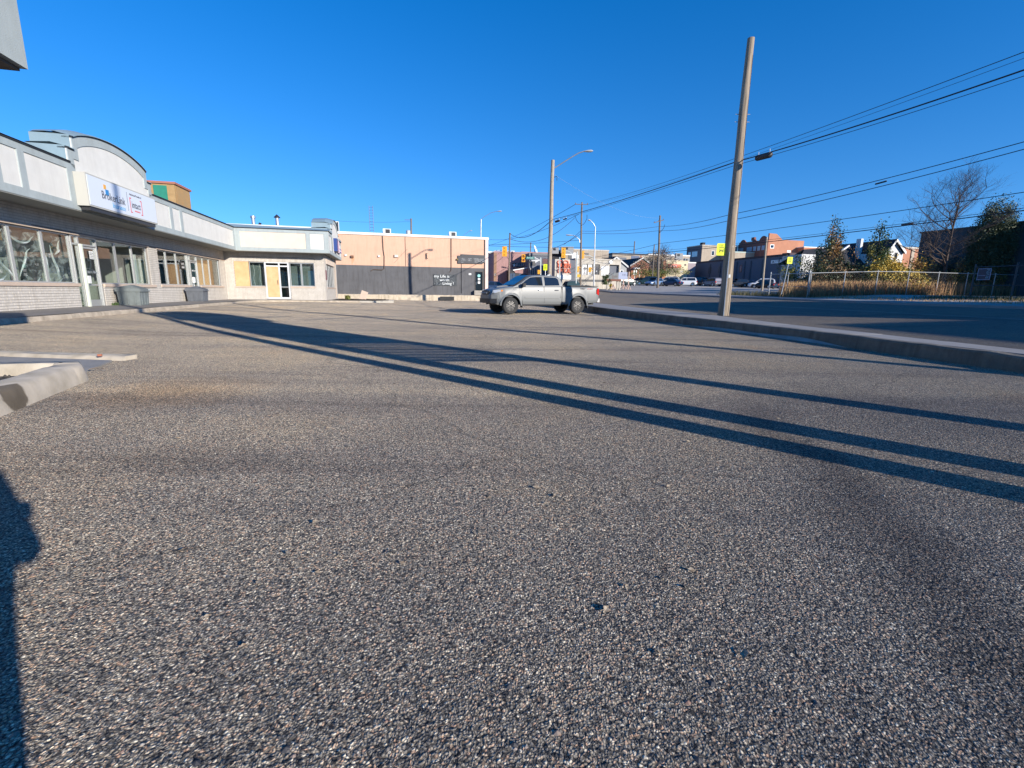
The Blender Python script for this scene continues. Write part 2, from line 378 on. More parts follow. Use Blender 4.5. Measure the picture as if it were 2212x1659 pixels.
def sheet(name, vs, ws, zf, m, kind='structure', parent=None, smooth=True):
    mb = MB(); rows = []
    for w in ws: rows.append([(lambda p: (p.x, p.y, zf(v, w, p)))(vw(v, w)) for v in vs])
    # order so that the normals look up
    mb.grid([r[::-1] for r in rows][::-1]) if False else mb.grid(rows)
    o = mb.build(name, m, parent, kind=kind)
    me = o.data
    if me.polygons and me.polygons[0].normal.z < 0: me.flip_normals()
    if smooth:
        for p in me.polygons: p.use_smooth = True
    return o
def rng_(a, b, st): 
    n = max(1, int(round((b-a)/st))); return [a+(b-a)*i/n for i in range(n+1)]
def under(v, w, p):
    z = gz(p.x, p.y)
    if abs(v) > 120 or w > 200 or w < -80: return z-.3
    inlot = v < 8.55 and w < 60.5
    inroad = (8.4 < v < 25.9 and w < 141) or (56 < w < 71 and v < 24)
    return z-(.14 if (inlot or inroad) else 0)
sheet('ground', sorted(set([-1500, -700, -300, -160]+rng_(-120, -30, 15)+rng_(-26, 8.4, 3)+[8.6, 10.9, 13, 18, 23.9, 26, 28, 31, 34]+rng_(40, 120, 8)+[160, 300, 700, 1500])),
      sorted(set([-1500, -600, -200]+rng_(-80, 0, 10)+rng_(2, 56, 3)+[57.9, 60, 64, 70, 71.2]+rng_(74, 141, 4)+[160, 200, 300, 700, 1800])), under, M_dirt)
sheet('car_park_asphalt', rng_(-30, 8.9, .8), rng_(-14, 60, .8), lambda v, w, p: lotz(p.x, p.y) if w < 50 else gz(p.x-.03, p.y), M_lot)
sheet('road', [9.2]+rng_(10.8, 24.0, 1.65), rng_(-60, 140, 2.5), lambda v, w, p: gz(p.x, p.y)-.03+.02*sin(max(0, v-10.9)/13.1*pi), M_road)
sheet('cross_street', rng_(-70, 10.8, 3), rng_(57, 70, 2), lambda v, w, p: gz(p.x, p.y)-.02, M_road)
def interp0(tab, x):
    for a, b in zip(tab, tab[1:]):
        if x <= b[0]: u = (x-a[0])/(b[0]-a[0]); u = u*u*(3-2*u); return a[1]+(b[1]-a[1])*u
    return tab[-1][1]
# near kerb: a cast retaining kerb, its top worn and chipped
mb = MB(); rows = []
nr = random.Random(4)
for w in rng_(-9, 46, .25):
    zt = .02+.205+.0035*min(max(w, 0), 22)+.0112*max(0, w-22)+nr.uniform(-.006, .006); zb = -.12
    if 5.0 < w < 5.6: zt -= .015
    o_ = interp0(((-9, -.35), (5.2, -.10), (9.7, .10), (21, -.02), (46, 0)), w)+.008*sin(w*2.1)
    prof = [(8.46+o_, zb), (8.49+o_, zt-.03), (8.515+o_+nr.uniform(-.004, .004), zt-.004), (8.60+o_, zt+.004), (8.68+o_, zt), (8.70+o_, zt-.2)]
    rows.append([(vw(a, w).x, vw(a, w).y, z) for a, z in prof])
mb.grid(rows)
kerbn = mb.build('kerb', mat('kerb_concrete', (.17, .145, .11), .92, streak=0.35, var=.25, vscale=3, bump=.5, bscale=35), kind='structure', smooth=True)
def swz(w): return .205+.0035*min(max(w, 0), 22)+.0112*max(0, w-22)
SWO = ((-9, 9.3), (5.2, 9.62), (10, 9.95), (18.5, 10.95), (46, 10.95))
# sidewalk slabs between kerb and road
sw = bpy.data.objects.new('sidewalk', bpy.data.meshes.new('sidewalk')); COL.objects.link(sw); sw['kind'] = 'structure'
mb = MB(); rows = []
for w in rng_(-9, 46, 1.): rows.append([(vw(a, w).x, vw(a, w).y, swz(w)-.055) for a in (8.72, interp0(SWO, w))])
mb.grid(rows); bpy.data.objects.remove(sw)
sw = mb.build('sidewalk', M_sidewalk, kind='structure')
for i, w in enumerate(rng_(-9, 46, 1.5)[:-1]):
    mb = MB(); a, b = w+.006, w+1.5-.006; z0 = swz(w); z1 = swz(w+1.5); va, vb = interp0(SWO, w), interp0(SWO, w+1.5); j = nr.uniform(-.004, .004)
    vs = [(vw(8.84, a), z0), (vw(va, a), z0-.01), (vw(vb, b), z1-.01), (vw(8.84, b), z1)]
    mb.add([(p.x, p.y, z-.12+j) for p, z in vs]+[(p.x, p.y, z+j) for p, z in vs], [(0, 3, 2, 1), (4, 5, 6, 7), (0, 1, 5, 4), (1, 2, 6, 5), (2, 3, 7, 6), (3, 0, 4, 7)])
    mb.build('slab', M_sidewalk, sw)
# far kerb and sidewalk
for wa, wb in ((-60, 140),):
    mb = MB(); rows = []
    for w in rng_(wa, wb, 2): rows.append([(vw(a, w).x, vw(a, w).y, gz(*vw(a, w)[:2])+dz) for a, dz in ((23.95, -.15), (23.97, .08), (24.0, .1), (24.22, .1), (24.24, .06), (25.8, .07), (25.82, -.1))])
    mb.grid(rows); mb.build('far_sidewalk', M_sidewalk, kind='structure')
# faded lane lines on the road
M_line = mat('worn_road_paint', (.30, .29, .26), .8, col2=(.12, .115, .11), vscale=9)
for v0 in (17.2, 17.45):
    mb = MB(); rows = []
    for w in rng_(-20, 56, 1.): rows.append([(vw(a, w).x, vw(a, w).y, gz(*vw(a, w)[:2])-.03+.02*sin((a-10.9)/13.1*pi)+.012) for a in (v0, v0+.1)])
    mb.grid(rows); mb.build('lane_line', M_line, kind='structure')
# parking bays: almost worn away paint marks
for (x0, y0, x1, y1) in ((-6.9, 15.6, -5.6, 18.6), (-4.2, 16.3, -2.9, 19.4), (-9.6, 14.9, -8.3, 17.8)):
    d = Vector((x1-x0, y1-y0, 0)); q = Vector((-d.y, d.x, 0)).normalized()*.05
    mb = MB(); mb.add([(x0-q.x, y0-q.y, lotz(x0, y0)+.006), (x0+q.x, y0+q.y, lotz(x0, y0)+.006), (x1+q.x, y1+q.y, lotz(x1, y1)+.006), (x1-q.x, y1-q.y, lotz(x1, y1)+.006)], [(0, 1, 2, 3)])
    mb.build('parking_line', mat('faded_bay_paint', (.22, .215, .2), .85, col2=(.15, .145, .135), vscale=14), kind='structure')

# loose and proud stones in the worn surface near the camera
mb = MB(); sr = random.Random(3); cnt = 0
ico = [(0, 0, 1), (.9, 0, .3), (.28, .85, .3), (-.73, .53, .3), (-.73, -.53, .3), (.28, -.85, .3)]
for i in range(5200):
    yy = .55+sr.random()**1.6*7; xx = sr.uniform(-1.25, 1.2)*yy*1.02
    r = sr.uniform(.0035, .0075)*(1+.5*(sr.random() < .06)); a = sr.random()*6.28; q = sr.uniform(.6, 1.1)
    k = len(mb.v); z0 = lotz(xx, yy)
    for (px, py, pz) in ico:
        X = px*r*1.15; Y = py*r*q; mb.v.append((xx+X*cos(a)-Y*sin(a), yy+X*sin(a)+Y*cos(a), z0-.002+pz*r*.75))
    for j in range(5): mb.f.append((k, k+1+j, k+1+(j+1) % 5))
ms = bpy.data.materials.new('loose_stone'); ms.use_nodes = True; n = ms.node_tree.nodes; l = ms.node_tree.links
g_ = n.new('ShaderNodeNewGeometry'); r_ = n.new('ShaderNodeValToRGB'); e = r_.color_ramp.elements
for q, (p, c) in enumerate([(0, (.03, .03, .035)), (.4, (.09, .085, .08)), (.7, (.2, .17, .14)), (.85, (.24, .14, .10)), (1, (.4, .36, .3))]):
    if q > 1: e.new(.5)
for q, (p, c) in zip(e, [(0, (.03, .03, .035)), (.4, (.09, .085, .08)), (.7, (.2, .17, .14)), (.85, (.24, .14, .10)), (1, (.4, .36, .3))]): q.position = p; q.color = c+(1,)
l.new(g_.outputs['Random Per Island'], r_.inputs[0]); l.new(r_.outputs[0], n['Principled BSDF'].inputs['Base Color']); n['Principled BSDF'].inputs['Roughness'].default_value = .6
o = mb.build('loose_stones', ms, kind='stuff', label='small worn stones standing proud of the asphalt in the foreground')

# ================================================================ SHOP BUILDING
OFF = -11.117
shop_m = Matrix.Translation(NN*OFF) @ Matrix.Rotation(atan2(UU.y, UU.x), 4, 'Z')
SF = Frame(NN*OFF, UU)
shop = thing('shop_building', 'single-storey pale brick shop building with grey-blue trimmed white fascia and an arch', 'building', shop_m)
M_brick = mat('painted_brick', (.50, .46, .40), .85, streak=0.15, col2=(.60, .56, .50), vscale=5, bump=.2, bscale=60)
M_mortar = mat('brick_mortar', (.24, .22, .20), .95)
M_stucco = mat('white_stucco', (.66, .645, .59), .92, streak=0.05, var=.05, vscale=2, bump=.25, bscale=120)
M_cream = mat('cream_stucco', (.68, .56, .45), .92, streak=0.04, var=.04, vscale=2, bump=.2, bscale=120)
M_trim = mat('grey_blue_stucco', (.36, .405, .40), .9, streak=0.09, var=.07, vscale=2.5, bump=.25, bscale=110)
M_cap = mat('grey_blue_sheet_metal', (.22, .30, .33), .5, metal=.0, var=.06)
M_gap = mat('shadow_gap', (.02, .024, .03), .8)
M_tan = mat('tan_sill_stone', (.52, .41, .32), .8, var=.08)
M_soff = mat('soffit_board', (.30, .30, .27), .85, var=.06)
ZB, SILL, HEAD, ZS, ZT = .22, 1.12, 2.86, 3.53, 4.98
BR = []         # bricks: (frame matrix, x0,x1,z0,z1)
def fill_bricks(Fm, x0, x1, z0, z1, holes, seed=0, course=.0875, L=.235, soldier=None):
    r = random.Random(seed); row = 0; z = z0
    while z < z1-.02:
        x = x0-(L/2 if row % 2 else 0)-r.random()*.01
        while x < x1:
            a, b = max(x+.005, x0), min(x+L-.005, x1)
            c, d = z+.006, min(z+course-.006, z1)
            if b-a > .03:
                hs_ = [h for h in holes if h[0] < b-.004 and h[1] > a+.004 and h[2] < d-.01 and h[3] > c+.01]
                segs = [(a, b)]
                for h in hs_:
                    ns = []
                    for p, q in segs:
                        if h[0] > p+.03: ns.append((p, min(q, h[0])))
                        if h[1] < q-.03: ns.append((max(p, h[1]), q))
                    segs = ns
                for p, q in segs:
                    if q-p > .03: BR.append((Fm, p, q, c, d, r.uniform(0, .006)))
            x += L
        z += course; row += 1
I4 = Matrix.Identity(4)
WING = Matrix(((0, 1, 0, 37.3), (-1, 0, 0, 0), (0, 0, 1, 0), (0, 0, 0, 1)))     # wing wall: x' = -Y, y' = +X
RSIDE = Matrix.Translation((0, -6.5, 0))
# openings
H_main = [(4.0, 20.92, SILL, HEAD), (20.92, 22.5, ZB-.1, HEAD), (22.5, 26.5, SILL, HEAD), (27.45, 31.1, SILL+.02, HEAD), (31.1, 32.5, ZB-.1, HEAD), (32.5, 36.25, SILL+.02, HEAD)]
H_wing = [(.58, 2.5, 1.16, HEAD), (2.5, 4.12, .3, HEAD), (4.12, 5.78, 1.2, HEAD)]
H_rs = [(38.15, 43.1, 1.16, 2.88)]
wall = MB()
for a, b, c, d in cut(3, 37.3, -.1, ZT-.3, H_main): wall.box(a, b, 0, .22, c, d)
wall.t = WING
for a, b, c, d in cut(0, 6.5, -.1, ZT-.3, H_wing): wall.box(a, b, 0, .22, c, d)
wall.t = RSIDE
for a, b, c, d in cut(37.3+.22, 44.9, -.1, ZT-.3, H_rs): wall.box(a, b, 0, .22, c, d)
wall.t = None
wall.box(3, 44.9, 13.8, 14, -.1, 4.7); wall.box(2.8, 3, 0, 14, -.1, 4.7); wall.box(44.9, 45.05, -6.5, 14, -.1, 4.7)
wall.build('wall', M_mortar, shop)
fill_bricks(I4, 3, 37.29, ZB-.06, ZS+.05, H_main+[(19, 99, HEAD, HEAD+.07)], 1)
# wing: stretcher bond below, soldier course over the windows
fill_bricks(WING, 0.0, 6.49, ZB-.06, ZS, H_wing+[(.5, 5.84, HEAD, HEAD+.33)], 2, L=.23)
x = .5
while x < 5.82:
    BR.append((WING, x+.005, min(x+.08, 5.83), HEAD+.01, HEAD+.32, 0)); x += .085
fill_bricks(RSIDE, 37.31, 44.88, ZB-.06, ZS, H_rs+[(38.1, 43.2, 2.88, 3.25)], 3, L=.23)
def brick_box(mb, bk):
    Fm, a, b, c, d, e = bk; mb.t = Fm; k = len(mb.v)
    mb.add([(a, -.016-e, c), (b, -.016-e, c), (b, .0, c), (a, .0, c), (a, -.016-e, d), (b, -.016-e, d), (b, .0, d), (a, .0, d)],
           [(4, 5, 6, 7), (0, 1, 5, 4), (1, 2, 6, 5), (3, 0, 4, 7), (0, 3, 2, 1)])
def bdist(bk):
    p = shop_m @ (bk[0] @ Vector((bk[1], 0, bk[3]))); q = p-CAM
    if q.dot(fw) < 1: return 1e9
    px = CX+FPX*q.dot(Rv)/q.dot(fw)
    return (p-CAM).length-(3 if bk[0] is WING else 0) if 0 < px < 740 and bk[3] < 3.0 else 1e9
order = sorted(range(len(BR)), key=lambda i: bdist(BR[i]))
near = set(order[:300])
rest = MB()
for i, bk in enumerate(BR):
    if i in near:
        mb = MB(); brick_box(mb, bk); mb.build('brick', M_brick, shop)
    else: brick_box(rest, bk)
rest.t = None
rest.build('brick_courses', M_brick, shop, kind='stuff')
# sills, lintel strips, trims
def boxpart(name, m, parent, t, *dims, label=None):
    mb = MB(); mb.t = t; mb.box(*dims); return mb.build(name, m, parent, label=label)
for a, b, z in ((3.5, 20.98, 1.02), (22.5, 26.85, 1.02), (27.4, 31.12, 1.04), (32.5, 36.6, 1.04)):
    boxpart('window_sill', M_tan, shop, None, a, b, -.07, .06, z, z+.11)
boxpart('lintel_strip', M_tan, shop, None, 3.5, 26.6, -.05, .05, HEAD, HEAD+.06)
boxpart('lintel_strip', M_tan, shop, None, 27.35, 37.28, -.05, .05, HEAD+.0, HEAD+.06)
for a, b, z in ((.55, 2.48, 1.07), (4.12, 5.82, 1.1)): boxpart('window_sill', M_tan, shop, WING, a, b, -.06, .05, z, z+.09)
boxpart('window_sill', M_tan, shop, RSIDE, 38.05, 43.2, -.06, .05, 1.07, 1.16)
boxpart('lintel_panel', M_cream, shop, RSIDE, 38.05, 43.25, -.045, .02, 2.88, 3.3)
# interior
mb = MB()
mb.box(3.1, 37, 5.6, 5.7, 0, 3.6); mb.box(3.1, 44.8, .3, 13.7, .1, .2); mb.box(3.1, 44.8, .23, 13.7, 3.56, 3.6); mb.box(37.53, 44.8, -6.3, .22, 3.56, 3.6)
mb.box(26.9, 27.0, .25, 5.6, .2, 3.55); mb.box(37.3+4.5, 37.4+4.5, -6.2, 5, 0, 3.5); mb.box(37.4, 44.8, -6.3, .3, .1, .2)
mb.build('interior_wall', mat('shop_interior', (.42, .42, .37), .9, var=.2, vscale=.8), shop)
boxpart('inner_panel', mat('sun_catch_panel', (.46, .47, .40), .9, var=.15, vscale=.7), shop, None, 3.6, 20.6, 1.5, 1.55, .2, 2.75)  # pale panel added inside to catch the sun and lighten the windows
boxpart('inner_panel', MATS['sun_catch_panel'], shop, None, 23.0, 26.3, 2.2, 2.25, .2, 2.3)  # same added panel behind the second window
for a in (24.2, 30): boxpart('inner_panel', mat('partition_board', (.26, .25, .22), .9), shop, None, a, a+1.2, 3.4, 3.5, .2, 2.4)

def pane_frame(t, x0, x1, z0, z1, y=.09, fr=.045, gl=None, name='window', parent=None, m=None):
    mb = MB(); mb.t = t
    mb.box(x0, x1, y-.03, y+.03, z0, z0+fr); mb.box(x0, x1, y-.03, y+.03, z1-fr, z1)
    mb.box(x0, x0+fr, y-.031, y+.031, z0+fr, z1-fr); mb.box(x1-fr, x1, y-.031, y+.031, z0+fr, z1-fr)
    w = mb.build(name, m or M_alu, parent or shop)
    g = MB(); g.t = t; g.box(x0+fr, x1-fr, y-.004, y+.004, z0+fr, z1-fr); g.build('pane', gl or M_gl, w)
    return w
# main facade windows
mull = [4.1+1.4*i for i in range(12)]+[20.9]
for a, b in zip(mull, mull[1:]): pane_frame(None, a+.01, b-.01, SILL+.01, HEAD-.01)
for a, b in ((22.52, 23.82), (23.84, 25.16), (25.18, 26.48)): pane_frame(None, a, b, SILL+.01, HEAD-.01)
for a, b in ((27.47, 28.5), (28.52, 29.7), (29.72, 31.08)): pane_frame(None, a, b, SILL+.03, HEAD-.01)
for a, b in ((32.52, 33.46), (33.48, 34.52), (34.54, 36.23)): pane_frame(None, a, b, SILL+.03, HEAD-.01)
# clear plastic sheeting hanging inside the left window
mp_ = bpy.data.materials.new('clear_plastic_film'); mp_.use_nodes = True; n = mp_.node_tree.nodes; l = mp_.node_tree.links; n.remove(n['Principled BSDF'])
t_ = n.new('ShaderNodeBsdfTransparent'); t_.inputs[0].default_value = (.9, .92, .92, 1); d_ = n.new('ShaderNodeBsdfPrincipled'); d_.inputs['Base Color'].default_value = (.75, .77, .76, 1); d_.inputs['Roughness'].default_value = .22
tc_ = n.new('ShaderNodeTexCoord'); nz_ = n.new('ShaderNodeTexNoise'); nz_.inputs['Scale'].default_value = 2.1; nz_.inputs['Detail'].default_value = 5; nz_.inputs['Distortion'].default_value = .6
l.new(tc_.outputs['Object'], nz_.inputs[0]); rr_ = n.new('ShaderNodeValToRGB'); rr_.color_ramp.elements[0].position = .47; rr_.color_ramp.elements[0].color = (.10, .10, .10, 1); rr_.color_ramp.elements[1].position = .52; rr_.color_ramp.elements[1].color = (.38, .38, .38, 1)
e = rr_.color_ramp.elements.new(.59); e.color = (.10, .10, .10, 1)
l.new(nz_.outputs[0], rr_.inputs[0]); mx_ = n.new('ShaderNodeMixShader'); l.new(rr_.outputs[0], mx_.inputs[0]); l.new(t_.outputs[0], mx_.inputs[1]); l.new(d_.outputs[0], mx_.inputs[2]); l.new(mx_.outputs[0], n['Material Output'].inputs[0])
mb = MB(); rows = []
for i in range(34):
    zz = SILL+.03+i*(HEAD-SILL-.1)/33; rows.append([(x_, .17+.05*sin(x_*5+zz*3)+.035*sin(x_*13-zz*7)+.02*sin(zz*19+x_*3), zz-.08*abs(sin(x_*2.2))*(i/33)) for x_ in [14.4+.065*k for k in range(100)]])
mb.grid(rows); mb.build('plastic_sheet', mp_, shop, smooth=True)
# bunched folds of the film: bright creases
fold = MB(); fr_ = random.Random(12)
for (x0, z0, x1, z1, sag) in ((16.9, 2.75, 18.0, 2.7, .32), (18.1, 2.68, 19.3, 2.62, .3), (17.6, 1.9, 18.2, 1.25, .1), (18.5, 1.2, 19.3, 1.3, .16), (19.0, 2.2, 18.4, 1.3, -.1), (19.6, 1.2, 20.4, 1.3, .12), (20.0, 2.4, 20.25, 1.25, .15), (19.5, 2.5, 19.75, 1.2, -.1), (17.1, 1.25, 17.9, 1.35, .12), (20.5, 2.6, 20.2, 2.1, .1), (16.4, 2.6, 16.9, 1.3, .2)):
    pts = []
    for k in range(9):
        t = k/8; pts.append((x0+(x1-x0)*t+fr_.uniform(-.02, .02), .135+.02*sin(k), z0+(z1-z0)*t-sag*sin(pi*t)))
    fold.tube(pts, [.008+.03*sin(pi*k/8) for k in range(9)], 5)
fold.build('film_fold', mat('creased_film', (.62, .65, .64), .3, spec=.8), shop, smooth=True)
# door with number and notices (left shop)
def shop_door(x0, x1, ztop, side=None):
    d = MB(); y = .06; f = .07
    d.box(x0, x1, y, y+.045, ZB+.05, ZB+.3); d.box(x0, x1, y, y+.045, ztop-f, ztop); d.box(x0, x0+f, y, y+.045, ZB+.3, ztop-f); d.box(x1-f, x1, y, y+.045, ZB+.3, ztop-f)
    d.box(x0+f, x1-f, y+.004, y+.04, 1.06, 1.11)
    D = d.build('door', M_alu, shop)
    g = MB(); g.box(x0+f, x1-f, y+.018, y+.026, ZB+.3, 1.06); g.box(x0+f, x1-f, y+.018, y+.026, 1.11, ztop-f); g.build('pane', M_gl, D)
    h = MB(); h.tube([(x0+.1, y-.06, 1.05), (x0+.1, y-.06, 1.5)], .018, 8); h.tube([(x0+.1, y, 1.12), (x0+.1, y-.06, 1.12)], .012, 6); h.tube([(x0+.1, y, 1.44), (x0+.1, y-.06, 1.44)], .012, 6)
    h.build('door_handle', M_steel, D, smooth=True)
    return D
fr = MB()
for a in (20.93, 21.33, 22.43): fr.box(a, a+.06, .02, .13, ZB, HEAD)
fr.box(20.99, 22.43, .021, .129, 2.52, 2.58); fr.box(20.99, 22.43, .021, .129, HEAD-.05, HEAD)
fr.build('door_frame', M_alu, shop)
g = MB(); g.box(20.99, 21.33, .07, .08, ZB, 2.52); g.box(20.99, 22.43, .07, .08, 2.58, HEAD-.05); g.build('sidelight', M_gl, shop)
mb = MB(); mb.box(21.27, 21.36, -.1, -.02, ZB, 2.56); mb.build('door_post', mat('pale_green_white_paint', (.66, .70, .58), .5), shop)
D1 = shop_door(21.42, 22.41, 2.5)
boxpart('door_notice', M_white, D1, None, 21.98, 22.24, .045, .05, 2.06, 2.36)
for i, z_ in enumerate((2.27, 2.21, 2.15, 2.09)): scribble('notice_text', M_dark, D1, 22.0, 22.22, z_, .032, .041, i)
text('door_number', '2', .62, mat('dark_sticker', (.03, .045, .05), .5), D1, TM(21.78, .05, 1.62), .002)
scribble('door_lettering', mat('grey_sticker', (.33, .36, .38), .5), D1, 21.55, 22.3, 1.52, .11, .048, 5)
boxpart('mailbox', M_white, D1, None, 21.5, 21.66, -.06, .04, 1.14, 1.42)
fr = MB()
for a in (31.1, 31.42, 32.42): fr.box(a, a+.06, .02, .13, ZB, HEAD)
fr.box(31.16, 32.42, .021, .129, 2.52, 2.58); fr.box(31.16, 32.42, .021, .129, HEAD-.05, HEAD)
fr.build('door_frame', M_alu, shop)
g = MB(); g.box(31.16, 31.42, .07, .08, ZB, 2.52); g.box(31.16, 32.42, .07, .08, 2.58, HEAD-.05); g.build('sidelight', M_gl, shop)
D2 = shop_door(31.49, 32.41, 2.5)
scribble('door_lettering', M_white, D2, 31.65, 32.2, 1.95, .1, .048, 6); boxpart('mailbox', M_white, D2, None, 31.56, 31.72, -.06, .04, 1.3, 1.62)
boxpart('window_sign', M_dark, shop, None, 30.2, 30.75, .06, .07, 2.02, 2.42); scribble('sign_text', M_white, shop, 30.25, 30.7, 2.26, .12, .055, 7); scribble('sign_text', M_white, shop, 30.35, 30.65, 2.08, .12, .055, 8)
# plywood inside the last window
boxpart('plywood_sheet', M_ply, shop, None, 32.56, 33.46, .14, .16, SILL+.05, HEAD-.36); boxpart('plywood_sheet', M_ply, shop, None, 33.5, 34.5, .14, .16, SILL+.05, HEAD-.36)
boxpart('leaning_board', M_white, shop, None, 26.0, 26.15, .35, .4, .9, 2.5)
# wing windows and plywood
boxpart('plywood_sheet', M_ply, shop, WING, .59, 1.5, -.012, .03, 1.17, HEAD)
pane_frame(WING, 1.52, 2.49, 1.17, HEAD-.01); pane_frame(WING, 4.14, 4.9, 1.21, HEAD-.01); pane_frame(WING, 4.92, 5.77, 1.21, HEAD-.01)
boxpart('window_backing', mat('grey_green_backing', (.12, .145, .135), .8, var=.15, vscale=1), shop, WING, 1.4, 6.0, .5, .53, .3, 2.95)  # backing added behind the glass so the wing windows look lighter
fr = MB(); fr.t = WING
for a, b in ((2.5, 2.6), (3.4, 3.5), (4.0, 4.1)): fr.box(a, b, -.02, .1, .32, HEAD)
fr.box(2.6, 4.0, -.019, .099, 2.55, 2.64); fr.box(2.6, 4.0, -.019, .099, HEAD-.07, HEAD); fr.box(2.6, 4.0, -.019, .099, .3, .42)
fr.build('door_frame', mat('white_metal_frame', (.6, .62, .63), .45), shop)
boxpart('plywood_sheet', M_ply, shop, WING, 2.61, 3.39, -.03, .02, .43, 2.54)
mb = MB(); mb.t = WING; mb.tube([(3.33, -.09, 1.3), (3.33, -.09, 1.62)], .014, 8); mb.tube([(3.33, 0, 1.34), (3.33, -.09, 1.34)], .01, 6); mb.tube([(3.33, 0, 1.58), (3.33, -.09, 1.58)], .01, 6); mb.build('door_handle', M_dark, shop, smooth=True)
g = MB(); g.t = WING; g.box(3.5, 4.0, .04, .05, .42, 2.55); g.box(2.6, 4.0, .04, .05, 2.64, HEAD-.07); g.build('sidelight', M_gld, shop)
boxpart('sidelight_rail', M_alu, shop, WING, 3.5, 4.0, .02, .07, 1.12, 1.17)
cm = MB(); cm.t = WING
for a in (1.75, 2.15): cm.tube([(a, .14, 2.7), (a+.06, .15, 2.2), (a-.03, .14, 1.7), (a+.05, .15, 1.22)], .007, 5)
cm.build('hanging_cord', M_white, shop)
for k in range(5):
    a = 38.17+k*.985; pane_frame(RSIDE, a, a+.97, 1.17, 2.87, gl=M_gld)
boxpart('wall_plaque', mat('maroon_plaque', (.16, .05, .06), .6), shop, RSIDE, 37.45, 37.95, -.05, -.02, 1.7, 2.4)
mb = MB(); mb.t = RSIDE; mb.tube([(43.6, -.05, .3), (43.6, -.05, 3.4)], .025, 8); mb.build('downpipe', M_tan, shop)

# fascia: box with raised trims and inset panels
def fascia(t, x0, x1, panels, ret=None, depth=.25, cap=True):
    """front plane at y=0 of frame t; panels are recessed fields"""
    b = MB(); b.t = t; b.box(x0, x1, .03, depth, ZS, ZT); b.build('fascia_board', M_stucco, shop)
    tr = MB(); tr.t = t
    for a, b_, c, d in cut(x0, x1, ZS, ZT, panels): tr.box(a, b_, 0, .03, c, d)
    tr.build('fascia_trim', M_trim, shop)
FM = Matrix.Translation((0, -1.1, 0)); FW_ = WING @ Matrix.Translation((0, -1.1, 0)); FR_ = Matrix.Translation((0, -7.0, 0))
P1, P2 = 3.76, 4.78
pan = [(3.2+3.3*i, 6.3+3.3*i, P1, P2) for i in range(4)]+[(16.4, 17.1, P1, P2), (17.36, 19.24, P1, P2), (25.12, 26.6, P1, P2), (26.9, 27.72, P1, P2), (28.03, 35.95, P1, P2)]
fascia(FM, 3, 36.2, pan)
fascia(FW_, 1.1, 7.0, [(1.42, 5.52, P1, P2), (5.81, 6.7, P1, P2)])
b = MB(); b.t = FW_; b.box(1.43, 5.51, .024, .05, P1+.005, P2-.005); b.build('cream_field', M_cream, shop)
fascia(FR_, 36.45, 45.0, [(36.63, 37.9, P1, P2), (38.2, 43.1, P1, P2), (43.45, 44.7, P1, P2)])
b = MB(); b.box(44.75, 45.0, -6.75, 0, ZS, ZT); b.build('fascia_board', M_trim, shop)
# soffits
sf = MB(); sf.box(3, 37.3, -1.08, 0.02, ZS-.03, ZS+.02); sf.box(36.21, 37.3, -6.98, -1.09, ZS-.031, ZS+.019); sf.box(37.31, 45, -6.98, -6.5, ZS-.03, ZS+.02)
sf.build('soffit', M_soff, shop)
# roof and parapet cap
rf = MB(); rf.box(3, 45, -.8, 13.9, 4.45, 4.55); rf.box(36.5, 45, -6.7, -.82, 4.449, 4.549); rf.build('roof', mat('roof_membrane', (.25, .25, .25), .9), shop)
for q in ((3, 19.44, -1.13, -.85), (24.95, 36.5, -1.13, -.85), (36.17, 36.45, -6.98, -1.14), (36.46, 38.2, -7.03, -6.75), (43.1, 45.02, -7.03, -6.75)): boxpart('drip_shadow_strip', M_gap, shop, None, *q, ZT, ZT+.05)  # strip coloured near-black for the shadow line under the cap
cp = MB()
cp.add([(3, -1.16, ZT+.05), (19.44, -1.16, ZT+.05), (19.44, -.55, ZT+.3), (3, -.55, ZT+.3), (3, -.5, ZT), (19.44, -.5, ZT)], [(0, 1, 2, 3), (3, 2, 5, 4), (1, 5, 2), (0, 3, 4)])
cp.add([(24.95, -1.16, ZT+.05), (36.14, -1.16, ZT+.05), (36.7, -.55, ZT+.3), (24.95, -.55, ZT+.3), (24.95, -.5, ZT), (36.7, -.5, ZT)], [(0, 1, 2, 3), (3, 2, 5, 4), (0, 3, 4)])
cp.add([(36.14, -1.16, ZT+.05), (36.14, -7.06, ZT+.05), (36.75, -7.06, ZT+.2), (36.7, -.55, ZT+.3), (36.75, -7.06, ZT), (36.75, -.5, ZT)], [(0, 1, 2, 3), (3, 2, 4, 5), (1, 4, 2)])
cp.box(36.76, 38.2, -7.06, -6.7, ZT+.05, ZT+.2); cp.box(43.1, 45.05, -7.06, -6.7, ZT+.05, ZT+.2)
cp.build('parapet_cap', M_cap, shop, kind='stuff')
